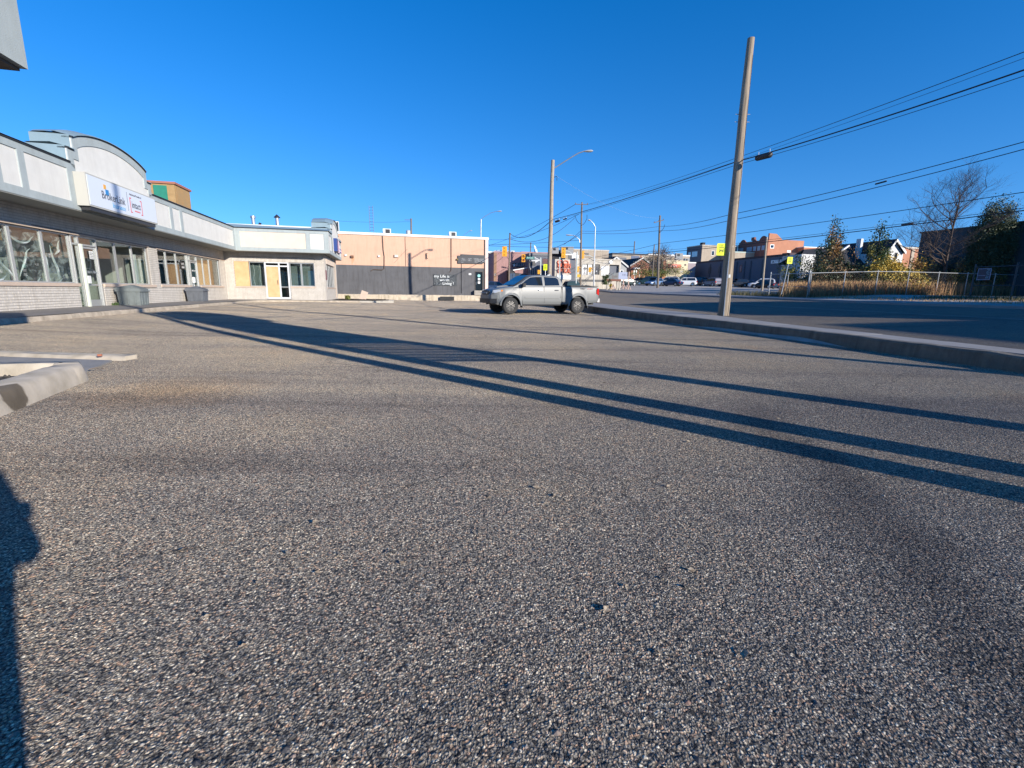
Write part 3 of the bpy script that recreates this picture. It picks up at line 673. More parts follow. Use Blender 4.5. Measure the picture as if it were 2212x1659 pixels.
# the arched gable: outline in the fascia plane
def arch(t, xa, xb, zsh, zpk, step, name_m):
    W_ = xb-xa; c = (xa+xb)/2
    top = [(xa, ZT+.0), (xa, zsh), (xa+step, zsh), (xa+step, zsh+.4)]
    n = 22; a0, a1 = xa+step, xb-step
    for i in range(1, n):
        u = -1+2*i/n; top.append((a0+(a1-a0)*i/n, zsh+.4+(zpk-zsh-.4)*(1-u*u)**.85 if abs(u) < 1 else zsh+.4))
    top += [(xb-step, zsh+.4), (xb-step, zsh), (xb, zsh), (xb, ZT)]
    return top
def build_arch(t, xa, xb, zsh, zpk, step, depth, zbot=ZT-.001, inset=.27):
    out = arch(t, xa, xb, zsh, zpk, step, None)
    b = MB(); b.t = t; b.prism([(x_, .03, z_) for x_, z_ in out], (0, .03, 0)); b.build('arch_panel', M_stucco, shop)
    # grey-blue trim band following the outline
    cxx = (xa+xb)/2; inn = []
    for x_, z_ in out:
        if z_ <= ZT+.001: inn.append((x_+(inset if x_ < cxx else -inset), ZT-.15)); continue
        inn.append((x_+(inset if x_ < cxx else -inset)*min(1, abs(x_-cxx)/(.5*(xb-xa))), z_-inset*.95))
    tr = MB(); tr.t = t
    for (a, b_), (c_, d_) in zip(zip(out, out[1:]), zip(inn, inn[1:])):
        tr.prism([(a[0], 0, a[1]), (b_[0], 0, b_[1]), (d_[0], 0, d_[1]), (c_[0], 0, c_[1])], (0, .03, 0))
    tr.build('arch_trim', M_trim, shop)
    gp = MB(); gp.t = t
    for a, b_ in zip(out, out[1:]):
        if abs(a[0]-b_[0]) < 1e-6: continue
        gp.prism([(a[0], -.03, a[1]), (b_[0], -.03, b_[1]), (b_[0], -.03, b_[1]+.05), (a[0], -.03, a[1]+.05)], (0, .3, 0))
    gp.build('drip_shadow_strip', M_gap, shop, kind='stuff')  # near-black here too, shadow painted under the arch cap
    cp = MB(); cp.t = t
    cp.prism([(x_, .061, z_+(.09 if z_ > ZT+.01 else -.4)) for x_, z_ in out], (0, depth-.061, 0))
    for a, b_ in zip(out, out[1:]):
        if abs(a[0]-b_[0]) < 1e-6: continue
        cp.add([(a[0]-.002, -.06, a[1]+.052), (b_[0]+.002, -.06, b_[1]+.052), (b_[0]+.002, .45, b_[1]+.17), (a[0]-.002, .45, a[1]+.17), (b_[0]+.002, depth-.02, b_[1]+.12), (a[0]-.002, depth-.02, a[1]+.12), (a[0]-.002, -.06, a[1]+.03), (b_[0]+.002, -.06, b_[1]+.03)], [(0, 1, 2, 3), (3, 2, 4, 5), (6, 7, 1, 0)])
    cp.build('arch_cap', M_cap, shop)
build_arch(FM, 19.42, 24.97, 5.42, 6.25, .32, 1.15)
# the arch continues the fascia downwards to the sign
b = MB(); b.t = FM; b.box(19.7, 24.7, -.002, .0, 3.76, ZT); b.build('arch_panel', M_stucco, shop)
build_arch(FR_, 38.3, 43.1, 5.35, 6.25, .3, 1.4)
b = MB(); b.t = FR_; b.box(38.55, 42.85, -.002, .0, 3.76, ZT); b.build('arch_panel', M_stucco, shop)

# insurance sign: a light box fixed to the fascia
sg = thing('shop_sign', 'white light box insurance sign under the arched gable of the shop building', 'sign', shop_m @ Matrix.Translation((0, -1.1, 0)))
M_face = mat('sign_face', (.66, .70, .75), .35, spec=.6)
b = MB(); b.box(19.5, 24.32, -.34, -.004, 3.68, 4.74); b.build('sign_case', mat('sign_case_paint', (.44, .43, .38), .6), sg)
b = MB(); b.box(19.55, 24.27, -.352, -.34, 3.73, 4.69); b.build('sign_panel', M_face, sg)
b = MB(); b.box(19.6, 24.2, -.3, -.05, 3.55, 3.68); b.build('sign_bracket', M_dark, sg)
Ms_b = mat('sign_blue', (.03, .22, .50), .5); Ms_o = mat('sign_orange', (.75, .38, .06), .5); Ms_k = mat('sign_charcoal', (.06, .065, .09), .5); Ms_r = mat('sign_red', (.62, .05, .06), .5); Ms_l = mat('sign_light_blue', (.08, .35, .62), .5)
y_ = -.356
b = MB(); b.box(20.47, 20.63, y_, y_+.004, 4.40, 4.55); b.build('logo_square', Ms_o, sg); b = MB(); b.box(20.56, 20.76, y_-.002, y_+.004, 4.21, 4.40); b.build('logo_square', Ms_b, sg)
text('sign_text', 'BrokerLink', .38, Ms_k, sg, TM(20.31, y_, 4.06), .003, fit=1.5)
text('sign_text', 'Insurance', .26, Ms_l, sg, TM(20.93, y_, 3.84), .003, fit=.84)
b = MB(); b.box(21.99, 22.005, y_, y_+.004, 3.9, 4.58); b.build('sign_divider', Ms_k, sg)
text('sign_text', 'Authorized Provider of', .11, Ms_k, sg, TM(22.18, y_, 4.51), .002, fit=.92)
text('sign_text', 'intact', .36, Ms_k, sg, TM(22.3, y_, 4.06), .003, fit=.66)
text('sign_text', 'INSURANCE', .075, Ms_r, sg, TM(22.46, y_, 3.93), .002, sx=1.05)
for xa, dx in ((22.17, .12), (23.08, -.12)):
    b = MB(); b.box(min(xa, xa+.035*np.sign(dx)), max(xa, xa+.035*np.sign(dx)), y_, y_+.004, 3.86, 4.42); b.box(min(xa, xa+dx), max(xa, xa+dx), y_-.001, y_+.003, 4.385, 4.42); b.box(min(xa, xa+dx), max(xa, xa+dx), y_-.001, y_+.003, 3.86, 3.895); b.build('bracket_mark', Ms_r, sg)
# side sign of the wing (blue lettering seen edge on)
s2 = thing('wing_sign', 'dark blue sign lettering on the road side of the shop wing under a small arch', 'sign', shop_m @ Matrix.Translation((0, -7.0, 0)))
b = MB(); b.box(39.3, 40.3, -.25, -.004, 3.9, 4.85); b.build('sign_panel', mat('navy_sign', (.02, .05, .2), .4), s2)
b = MB(); b.box(40.31, 40.45, -.3, -.004, 3.85, 4.75); b.build('sign_edge', mat('pink_sign_edge', (.6, .42, .45), .5), s2)
b = MB(); b.prism([(40.6, -.2, 4.35), (41.4, -.2, 4.3), (42.0, -.2, 4.25), (43.0, -.2, 4.3), (43.0, -.2, 3.98), (41.8, -.2, 3.95), (40.9, -.2, 4.0)], (0, .19, 0)); b.build('sign_panel', mat('royal_sign', (.02, .05, .32), .4), s2)
scribble('sign_text', M_white, s2, 40.9, 42.8, 4.05, .16, -.205, 9)

# roof details behind the parapet
def vent_pipe(px, top, Y, cone, lab):
    p = aty(px, top, Y); z0 = 4.55; t = thing('roof_vent', lab, 'vent pipe', (p.x, p.y, z0)); h = p.z-z0
    b = MB(); b.lathe([(.13, 0), (.13, h-.25), (.13, h-.12)], 14); b.build('pipe', M_steel, t, smooth=True)
    b = MB()
    if cone: b.lathe([(.02, h+.1), (.24, h-.12), (.24, h-.15), (.13, h-.12)], 14)
    else: b.lathe([(.19, h-.18), (.19, h-.02), (.13, h)], 14)
    b.build('cap', M_dark if cone else M_steel, t, smooth=True)
vent_pipe(546, 466, 38.5, False, 'plain galvanised flue pipe on the shop wing roof, left of the coned one')
vent_pipe(598, 466, 38.5, True, 'galvanised flue pipe with a dark cone cap on the shop wing roof')
p = aty(560, 483, 38.5); t = thing('roof_vent', 'small dark gooseneck vent between the two flue pipes on the wing roof', 'vent pipe', (p.x, p.y, 4.55)); b = MB(); b.tube([(0, 0, 0), (0, 0, p.z-4.55-.1), (.04, 0, p.z-4.55), (.12, 0, p.z-4.6)], .1, 10); b.build('pipe', M_dark, t, smooth=True)
b = MB(); b.t = shop_m; b.box(38.5, 38.7, -5.8, 0.5, 4.5, 5.42); b.box(38.45, 38.75, -5.9, .6, 5.42, 5.5)
tag_ = b.build('roof_upstand', mat('white_flashing', (.7, .72, .74), .5), label='white metal flashed upstand along the roof of the shop wing', cat='roof upstand')
# plywood-clad penthouse on the roof
pm = Frame(aty(376, 420, 28.5), NN)
ph = thing('roof_penthouse', 'unfinished plywood roof hut with a green panel on the shop roof behind the sign arch', 'roof hut', pm.m)
x0, z1 = pm.p(326, 395); x1, z2 = pm.p(376, 398)
PD = Frame(aty(376, 420, 28.5), UU).p(407, 415)[0]
b = MB(); b.box(x0-.6, x1, 0, PD, 4.55, z2); b.build('wall', mat('osb_board', (.30, .19, .08), .85, col2=(.42, .27, .12), vscale=3), ph)
g0, g1, g2, g3 = pm.rc(333, 399, 362, 440); b = MB(); b.box(g0, g1, -.03, -.002, 4.6, g3-.03); b.build('green_panel', mat('green_membrane', (.02, .20, .13), .6, var=.1), ph)
b = MB(); b.box(x0-.7, x1+.08, -.08, PD+.1, z2, z2+.12); b.build('roof_edge', mat('rust_edge', (.35, .14, .09), .7), ph)
b = MB(); b.box(x1+.005, x1+.02, .1, PD-.1, 4.6, z2-.05); b.build('side_board', mat('orange_plywood', (.44, .25, .09), .8, col2=(.36, .24, .11), vscale=2), ph)

# walkway and its kerb in front of the shop
wk = MB()
def wkz(s, n): return .28 if s < 30 else .28-.05*min(1, (s-30)/7)
rows = []
for s_ in rng_(4, 37.3, 1.5): rows.append([(lambda q: (q.x, q.y, wkz(s_, k)-.02*k/2.2))(UU*s_+NN*(OFF+k)) for k in (-.05, 1.1, 2.1)])
wk.grid(rows)
rows = []
for k in rng_(2.1, 8.9, .8): rows.append([(lambda q: (q.x, q.y, .24-.015*(37.3-s_)))(UU*s_+NN*(OFF+k)) for s_ in (36.05, 36.7, 37.35)])
wk.grid(rows)
wk.add([tuple((UU*a+NN*(OFF+k)))[:2]+(z,) for a, k, z in ((36.0, 2.1, .22), (37.35, 2.1, .24), (37.35, 0, .24), (36.0, 0, .22), (35.9, 1, .22))], [(0, 1, 2, 3)])
o = wk.build('walkway', mat('walkway_concrete', (.22, .20, .175), .9, var=.12, vscale=2, bump=.2), kind='structure')
# kerb along the walkway, rounded into the corner
path = []
for s_ in rng_(4, 33.6, .5): path.append((s_, 2.15))
for a in rng_(0, 90, 15): path.append((33.6+2.4*sin(radians(a)), 2.15+2.4*(1-cos(radians(a)))))
for k in rng_(4.9, 8.9, .5): path.append((36.0, k))
kr = random.Random(5); kb = MB(); rows = []
for i, (s_, k) in enumerate(path):
    a = path[max(i-1, 0)]; c = path[min(i+1, len(path)-1)]; dx, dy = c[0]-a[0], c[1]-a[1]; L_ = sqrt(dx*dx+dy*dy); nx, ny = -dy/L_, dx/L_
    zt = (.25 if s_ < 30 else .235)+kr.uniform(-.008, .006); pr = []
    for o_, z_ in ((.08, -.05), (.065+kr.uniform(-.01, .01), zt-.05), (.03, zt), (-.08, zt+.003), (-.10, zt-.02), (-.12, 0)):
        q = UU*(s_+nx*o_)+NN*(OFF+k+ny*o_); pr.append((q.x, q.y, z_))
    rows.append(pr)
kb.grid(rows); kb.build('kerb', mat('sandy_kerb', (.43, .36, .27), .92, streak=0.3, var=.25, vscale=5, bump=.5, bscale=30), kind='structure', smooth=True)

# ================================================================ STREET-SIDE THINGS OF THE SHOP
# lidded bins on the walkway
def bin_(px0, px1, s0, label, rot, col):
    c = SF.m @ Vector((s0, -.62, .272)); t = thing('storage_bin', label, 'bin', Matrix.Translation(c) @ Matrix.Rotation(SF.rot+rot, 4, 'Z'), 'lidded bins on the shop walkway')
    mb = MB()
    for k in range(2): pass
    w, d, h = .35, .38, .56
    lo = [(-w, -d), (w, -d), (w, d), (-w, d)]; hi = [(x*1.08, y*1.08) for x, y in lo]
    mb.add([(x, y, 0) for x, y in lo]+[(x, y, h) for x, y in hi], [(0, 3, 2, 1), (4, 5, 6, 7), (0, 1, 5, 4), (1, 2, 6, 5), (2, 3, 7, 6), (3, 0, 4, 7)])
    for k in range(3):
        a = -w+.1+k*.23; mb.box(a, a+.05, -d-.035, -d+.02, .03, h-.03)
    for k in range(3):
        a = -d+.14+k*.25; mb.box(w-.02, w+.035, a, a+.05, .03, h-.03); mb.box(-w-.035, -w+.02, a, a+.05, .03, h-.03)
    mb.build('bin_body', col, t)
    mb = MB(); W2, D2_ = w*1.16, d*1.2
    mb.add([(-W2, -D2_, h), (W2, -D2_, h), (W2, D2_, h), (-W2, D2_, h), (-W2, -D2_, h+.12), (W2, -D2_, h+.12), (W2, D2_, h+.16), (-W2, D2_, h+.16), (-W2*.5, 0, h+.27), (W2*.5, 0, h+.27)],
           [(0, 3, 2, 1), (0, 1, 5, 4), (1, 2, 6, 5), (2, 3, 7, 6), (3, 0, 4, 7), (4, 5, 9, 8), (6, 7, 8, 9), (5, 6, 9), (7, 4, 8)])
    mb.build('lid', col, t)
    mb = MB(); mb.box(W2-.12, W2-.05, -D2_-.012, -D2_+.01, h+.06, h+.1); mb.build('lid_clasp', M_white, t)
    return t
mb1 = mat('grey_green_plastic', (.15, .172, .17), .7, var=.15, vscale=4); mb2 = mat('slate_plastic', (.105, .115, .13), .7, var=.15, vscale=4)
bin_(265, 320, 23.3, 'grey-green lidded bin beside the door with the large number, the nearer of two', .0, mb1)
bin_(388, 428, 30.15, 'slate grey lidded bin in front of the second shop door, the farther of two', .0, mb2)
# weed tuft at the wall foot
def tuft(name, label, cat, c, n, h, r, m, seed, kind=None, bend=.5):
    mb = MB(); q = random.Random(seed)
    for i in range(n):
        a = q.random()*6.28; rr = r*q.random()**.7; x, y = c[0]+rr*cos(a), c[1]+rr*sin(a); L = h*q.uniform(.5, 1); b = q.uniform(0, bend)*L; a2 = q.random()*6.28; w = .012+.012*q.random()
        dx, dy = cos(a2)*b, sin(a2)*b; sx, sy = -sin(a2)*w, cos(a2)*w
        mb.add([(x-sx, y-sy, c[2]), (x+sx, y+sy, c[2]), (x+dx*.4+sx, y+dy*.4+sy, c[2]+L*.6), (x+dx*.4-sx, y+dy*.4-sy, c[2]+L*.6), (x+dx, y+dy, c[2]+L*.95)], [(0, 1, 2, 3), (3, 2, 4)])
    return mb.build(name, m, label=label, cat=cat, kind=kind)
M_green = mat('green_leaf', (.06, .10, .03), .7, var=.5, vscale=30); M_yell = mat('yellowed_leaf', (.33, .25, .05), .7, var=.5, vscale=30)
c = SF.m @ Vector((22.85, -.15, .28)); tuft('weed', 'small green weed at the foot of the shop wall beside the numbered door', 'plant', c, 60, .14, .13, M_green, 4)
# planting bed at the wing corner
bed = thing('planting_bed', 'low kerbed corner bed of dark mulch beside the end of the shop wing', 'planting bed', SF.m @ Matrix.Translation((36.9, -8.3, .0)))
mb = MB(); pts = [(-.9, 1.1), (-.9, -1.6), (1.2, -3.0), (3.2, -3.0), (3.2, 1.7), (0.3, 1.7)]
mb.prism([(x, y, 0) for x, y in pts], (0, 0, .24)); mb.build('bed_kerb', M_concl, bed)
mb = MB(); mb.prism([(x*.86+.15, y*.86-.05, .2) for x, y in pts], (0, 0, .07)); mb.build('mulch', mat('dark_mulch', (.03, .022, .018), .95, bump=1., bscale=25), bed)
mr = random.Random(9); mb = MB()
for i in range(260):
    x, y = mr.uniform(-.5, 2.7), mr.uniform(-2.4, 1.2); mb.t = Matrix.Translation((x, y, .285)) @ Matrix.Rotation(mr.random()*6, 4, 'Z') @ Matrix.Rotation(mr.uniform(-.5, .5), 4, 'X')
    s_ = mr.uniform(.03, .09); mb.box(-s_, s_, -s_*.4, s_*.4, -.01, .015)
mb.build('mulch_chips', MATS['dark_mulch'], bed, kind='stuff')
c = SF.m @ Vector((39.0, -8.9, .2)); bd = thing('leaning_board', 'small tan board leaning by the corner bed at the end of the shop wing', 'board', Matrix.Translation(c) @ Matrix.Rotation(SF.rot-pi/2, 4, 'Z') @ Matrix.Rotation(.35, 4, 'Y'))
mb = MB(); mb.box(-.25, .25, -.02, .02, 0, .75); mb.build('board_panel', M_tan, bd); mb = MB(); mb.box(-.2, .2, .02, .05, .1, .16); mb.build('batten', M_tan, bd)
c = SF.m @ Vector((38.3, -7.9, .25)); tuft('bush', 'small yellow-green plant growing in the corner bed by the wing wall', 'plant', c, 160, .45, .2, mat('olive_leaf', (.16, .17, .04), .7, var=.5, vscale=30), 5)

# front left planter island with a broken, stained kerb
isl = thing('planter_kerb', 'pale concrete planter kerb with a dark wet stain at the left edge of the car park', 'kerb', (-4.9, 5.4, 0))
ISX = -.22
M_isk = bpy.data.materials.new('stained_concrete'); M_isk.use_nodes = True; n = M_isk.node_tree.nodes; l = M_isk.node_tree.links
tc = n.new('ShaderNodeTexCoord'); nz = n.new('ShaderNodeTexNoise'); nz.inputs['Scale'].default_value = 5; nz.inputs['Detail'].default_value = 8; l.new(tc.outputs['Object'], nz.inputs[0])
rp = n.new('ShaderNodeValToRGB'); rp.color_ramp.elements[0].position = .3; rp.color_ramp.elements[0].color = (.36, .31, .235, 1); rp.color_ramp.elements[1].position = .7; rp.color_ramp.elements[1].color = (.54, .47, .37, 1); l.new(nz.outputs[0], rp.inputs[0])
dd = n.new('ShaderNodeVectorMath'); dd.operation = 'DISTANCE'; dd.inputs[1].default_value = (.74, -1.42, .2)
sc_ = n.new('ShaderNodeVectorMath'); sc_.operation = 'MULTIPLY_ADD'; sc_.inputs[1].default_value = (.1, .1, .1); nz2 = n.new('ShaderNodeTexNoise'); nz2.inputs['Scale'].default_value = 9; nz2.inputs['Detail'].default_value = 6; l.new(tc.outputs['Object'], nz2.inputs[0])
l.new(nz2.outputs['Color'], sc_.inputs[0]); l.new(tc.outputs['Object'], sc_.inputs[2]); l.new(sc_.outputs[0], dd.inputs[0])
r2 = n.new('ShaderNodeValToRGB'); r2.color_ramp.elements[0].position = .17; r2.color_ramp.elements[0].color = (.3, .275, .24, 1); r2.color_ramp.elements[1].position = .195; r2.color_ramp.elements[1].color = (1, 1, 1, 1); l.new(dd.outputs['Value'], r2.inputs[0])
mm = n.new('ShaderNodeMixRGB'); mm.blend_type = 'MULTIPLY'; mm.inputs[0].default_value = 1; l.new(rp.outputs[0], mm.inputs[1]); l.new(r2.outputs[0], mm.inputs[2]); l.new(mm.outputs[0], n['Principled BSDF'].inputs['Base Color']); n['Principled BSDF'].inputs['Roughness'].default_value = .85
nz3 = n.new('ShaderNodeTexNoise'); nz3.inputs['Scale'].default_value = 60; nz3.inputs['Detail'].default_value = 5; l.new(tc.outputs['Object'], nz3.inputs[0]); bpn = n.new('ShaderNodeBump'); bpn.inputs['Strength'].default_value = .4; bpn.inputs['Distance'].default_value = .01; l.new(nz3.outputs[0], bpn.inputs['Height']); l.new(bpn.outputs[0], n['Principled BSDF'].inputs['Normal'])
MATS['stained_concrete'] = M_isk
def kerbrun(pts, wid, h, jit=.006, seed=1, cham=.04):
    """kerb along pts, its outer face on the right-hand side"""
    q = random.Random(seed); mb = MB(); P = []
    for a, b in zip(pts, pts[1:]):
        n_ = max(1, int((Vector(b)-Vector(a)).length/.08)); P += [Vector(a).lerp(Vector(b), i/n_) for i in range(n_)]
    P.append(Vector(pts[-1])); rows = []
    for i, p_ in enumerate(P):
        d = (P[min(i+1, len(P)-1)]-P[max(i-1, 0)]).normalized(); nn = Vector((d.y, -d.x)); r = []
        for o_, z_ in ((.03, -.06), (.015, h*.35), (-.01+q.uniform(-jit, jit), h-cham), (-cham, h-.006+q.uniform(-jit, jit)*.5), (-wid+cham*.5, h+q.uniform(-jit, jit)*.4), (-wid, h-cham*.6), (-wid, -.06)):
            v_ = p_+nn*o_; r.append((v_.x, v_.y, z_))
        rows.append(r)
    mb.grid(rows); k = len(rows[0]); n0 = (len(rows)-1)*k
    mb.f += [tuple(range(k)), tuple(n0+i for i in range(k))[::-1]]
    return mb
kerbrun([(-3.6, 2.2), (-4.15, 3.63), (-4.73, 4.98)], .25, .2, seed=3).build('kerb_stone', M_isk, isl, smooth=True, world=True, ang=50)
kerbrun([(-4.88, 5.25), (-5.03, 5.4), (-6.1, 5.1), (-8.5, 4.3)], .25, .2, seed=4).build('kerb_stone', M_isk, isl, smooth=True, world=True, ang=50)
kerbrun([(-4.73, 4.96), (-4.78, 5.13), (-4.88, 5.25), (-5.03, 5.4)], .25, .195, seed=8).build('kerb_stone', M_isk, isl, smooth=True, world=True, ang=50)
kerbrun([(-5.62, 6.70), (-6.4, 6.74), (-11, 7.3)][::-1], .22, .055, seed=5, cham=.02).build('low_kerb', M_isk, isl, smooth=True, world=True, ang=50)
mb = MB(); mb.prism([(-5.7, 6.58, -.02), (-11, 7.2, -.02), (-11, 4.6, -.02), (-4.95, 5.0, -.02)], (0, 0, .034)); mb.build('concrete_apron', mat('grey_apron', (.28, .265, .24), .9, var=.15, vscale=2, bump=.2), isl, world=True)
mb = MB(); mb.prism([(-4.36, 3.5, 0), (-4.98, 4.95, 0), (-9, 3.9, 0), (-8, 2.2, 0), (-4.2, 2.2, 0)], (0, 0, .1)); mb.build('soil', mat('dark_soil', (.03, .027, .025), .95, col2=(.07, .062, .055), vscale=25, bump=1, bscale=30), isl, world=True)
sr2 = random.Random(6); mb = MB()
for i in range(500):
    y = sr2.uniform(2.6, 4.8); x = sr2.uniform(-7, -4.40-(y-3.5)*.44)
    mb.t = Matrix.Translation((x, y, .105)) @ Matrix.Rotation(sr2.random()*6, 4, 'Z'); s_ = sr2.uniform(.008, .03); mb.add([(-s_, 0, 0), (0, -s_*.6, 0), (s_, 0, 0), (0, s_*.7, 0), (0, 0, s_)], [(0, 1, 4), (1, 2, 4), (2, 3, 4), (3, 0, 4)])
mb.build('soil_clods', MATS['dark_soil'], isl, kind='stuff', world=True)
tuft('weed', 'tiny green shoot in the dark soil of the front left planter', 'plant', (-5.05, 4.3, .1), 20, .05, .03, mat('bright_leaf', (.12, .22, .02), .6), 8)
mb = MB(); mb.cbox((-5.95, 6.68, .07), (.05, .03, .03), .4); mb.build('brick_fragment', mat('terracotta', (.35, .13, .07), .85), label='broken red brick fragment lying on the low kerb at left', cat='brick fragment')
mb = MB(); mb.t = Matrix.Translation((-5.2, 5.75, .03)) @ Matrix.Rotation(.5, 4, 'Z'); mb.tube([(-.07, 0, 0), (0, .02, .015), (.05, .01, .01), (.08, -.01, 0)], .007, 5); mb.build('twig', M_woodd, label='short dark twig lying on the asphalt by the left kerb', cat='twig')

# canopy corner overhead (top left of the view)
cn = thing('entrance_canopy', 'grey-blue stucco canopy corner with a white inset panel, high above the left planter', 'canopy', Matrix.Translation((-4.97, 5.28, 3.2)) @ Matrix.Rotation(atan2(UU.y, UU.x), 4, 'Z'))
mb = MB()
for a, b_, c_, d_ in cut(-6, 0, 0, 1.0, [(-5.6, -.45, .42, .9)]): mb.box(a, b_, 0, .05, c_, d_)
mb.build('fascia_trim', M_trim, cn); mb = MB(); mb.box(-5.99, -.0, .051, 1.6, .0, 1.0); mb.build('canopy_body', M_trim, cn)
mb = MB(); mb.box(-5.6, -.45, .03, .0505, .42, .9); mb.build('white_field', M_stucco, cn)
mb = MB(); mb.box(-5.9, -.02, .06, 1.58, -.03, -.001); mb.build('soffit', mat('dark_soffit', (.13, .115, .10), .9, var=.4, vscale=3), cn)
mb = MB(); mb.box(-4.2, -3.8, 1.0, 1.4, -3.2, -.03); mb.build('column', M_trim, cn)

# ================================================================ PINK BUILDING
pf = FS(728.7, 499.8, 50.)
pk = thing('pink_building', 'two-tone building, peach above and charcoal below, behind the car park', 'building', pf.m)
M_peach = mat('peach_render', (.62, .385, .265), .9, streak=0.12, var=.05, vscale=.9, bump=.2, bscale=30)
M_char = mat('charcoal_paint', (.10, .10, .104), .8, streak=0.25, var=.14, vscale=.8, bump=.2, bscale=25)
B0 = .62; W_ = 15.7; dz = -5.11   # readings below used the coordinate n; local x = n - dz
X = lambda n_: n_-dz
doorh = (X(9.14), X(10.05), 1.1, 3.2)
mb = MB()
for a, b, c, d in cut(-6, 15.35, 3.54, 6.62, []): mb.box(a, b, 0, .3, c, d)
mb.build('upper_wall', M_peach, pk)
mb = MB()
for a, b, c, d in cut(-6, 15.35, .0, 3.535, [doorh]): mb.box(a, b, .004, .3, c, d)
mb.build('lower_wall', M_char, pk)
mb = MB(); mb.box(15.35, 15.75, -.06, .3, 0, 6.62); mb.build('corner_pilaster', mat('pale_pink_paint', (.66, .52, .46), .8), pk)
mb = MB(); mb.box(15.45, 15.74, .31, 22, .0, 6.6); mb.box(-6, 15.4, 21.8, 22, 0, 6.6); mb.build('side_wall', M_peach, pk)
mb = MB(); mb.box(-6, 15.8, -.1, .35, 6.62, 6.86); mb.build('parapet_cap', mat('white_cap', (.72, .70, .66), .6), pk)
mb = MB(); mb.box(-6, 15.7, .35, 22, 6.4, 6.5); mb.build('roof', MATS['roof_membrane'], pk)
def pline(pts, r, name, m, lab=None):
    mb = MB(); mb.tube([(X(a), -.05, z) for a, z in pts], r, 6); mb.build(name, m, pk, label=lab)
M_brn = mat('brown_cable', (.09, .06, .045), .7)
pline([(-.67, 6.9), (-.64, 5.2), (-.56, 4.5), (-.6, 3.6), (-.62, 3.25), (-.85, 3.1), (-1.75, 3.13), (-1.97, 2.98)], .045, 'conduit', M_brn)
pline([(6.54, 6.85), (6.52, 5.2), (6.5, 3.3), (6.45, 3.15), (6.3, 3.05)], .04, 'conduit', M_brn)
pline([(10.25, 6.6), (10.25, .7)], .05, 'downpipe', M_brn)
pline([(1.66, 6.7), (1.64, 3.55)], .015, 'wall_seam', M_brn); pline([(7.64, 3.98), (7.62, .76)], .02, 'conduit', M_black)
# stepped crack and rust streak
mb = MB(); q = random.Random(2); x_, z_ = 1.85, 5.35
while z_ > 3.9:
    nx, nz_2 = x_-q.uniform(.04, .12), z_-q.uniform(.05, .13)
    mb.add([(X(x_)-.035, -.004, z_), (X(x_)+.035, -.004, z_), (X(nx)+.04, -.004, nz_2), (X(nx)-.04, -.004, nz_2)], [(0, 1, 2, 3)]); x_, z_ = nx, nz_2
mb.build('patched_crack', mat('crack_patch', (.36, .25, .18), .9), pk)
mb = MB()
for k in range(3): mb.add([(X(-3.86+k*.1), -.004, 4.27), (X(-3.80+k*.1), -.004, 4.27), (X(-3.82+k*.09), -.004, 3.6+.15*k), (X(-3.85+k*.09), -.004, 3.6+.15*k)], [(0, 1, 2, 3)])
mb.build('rust_streak', mat('rust_stain', (.50, .24, .10), .9), pk)
def wallbox(a0, a1, z0, z1, m, name, dep=.14):
    mb = MB(); mb.box(X(a0), X(a1), -dep, 0, z0, z1); return mb.build(name, m, pk)
wallbox(-4.52, -4.32, 4.42, 4.6, M_white, 'wall_vent'); wallbox(-3.92, -3.64, 4.27, 4.5, mat('rust_box', (.18, .09, .05), .8), 'rusty_wall_box', .2); wallbox(-1.2, -1.0, 4.42, 4.6, M_white, 'wall_vent')
v_ = wallbox(.48, .88, 4.44, 4.72, M_tan, 'wall_light', .16); mb = MB(); mb.box(X(.55), X(.83), -.165, -.16, 4.5, 4.66); mb.build('lens', M_white, v_)
mb = MB(); mb.tube([(X(3.8), 0, 4.95), (X(3.86), -.12, 4.8), (X(3.86), -.12, 4.45), (X(3.95), -.2, 4.4)], .05, 6); mb.tube([(X(3.78), -.05, 4.85), (X(3.95), -.1, 4.98)], .03, 5); mb.build('wall_bracket', M_brn, pk)
# painted board
bo = MB(); bo.box(X(4.56), X(7.1), -.06, -.006, 1.57, 2.78); bo = bo.build('painted_board', mat('board_charcoal', (.035, .04, .045), .8, col2=(.09, .10, .105), vscale=3.2), pk)
M_let = mat('white_hand_paint', (.78, .8, .78), .7)
for s_, a_, z_, sz in (('my Life is', 4.62, 2.45, .42), ('worth', 5.22, 2.06, .40), ('Living !', 5.52, 1.68, .42)):
    t_ = text('painted_word', s_, sz, M_let, pk, TM(X(a_), -.062, z_), .004, sx=1.05)
q = random.Random(31); mb = MB()
for i in range(46):
    a_, z_ = q.uniform(4.66, 6.98), q.uniform(1.64, 2.68)
    if (5.1 < a_ < 6.4 and z_ > 2.0) or z_ > 2.4 and a_ < 6.3 or (5.5 < a_ < 6.9 and 1.65 < z_ < 2.0): continue
    mb.t = Matrix.Translation((X(a_), -.064, z_)) @ Matrix.Rotation(q.random()*3.1, 4, 'Y'); mb.box(-q.uniform(.03, .08), q.uniform(.03, .08), -.002, .002, -.014, .014)
mb.build('painted_dashes', mat('grey_hand_paint', (.26, .28, .28), .8), pk)
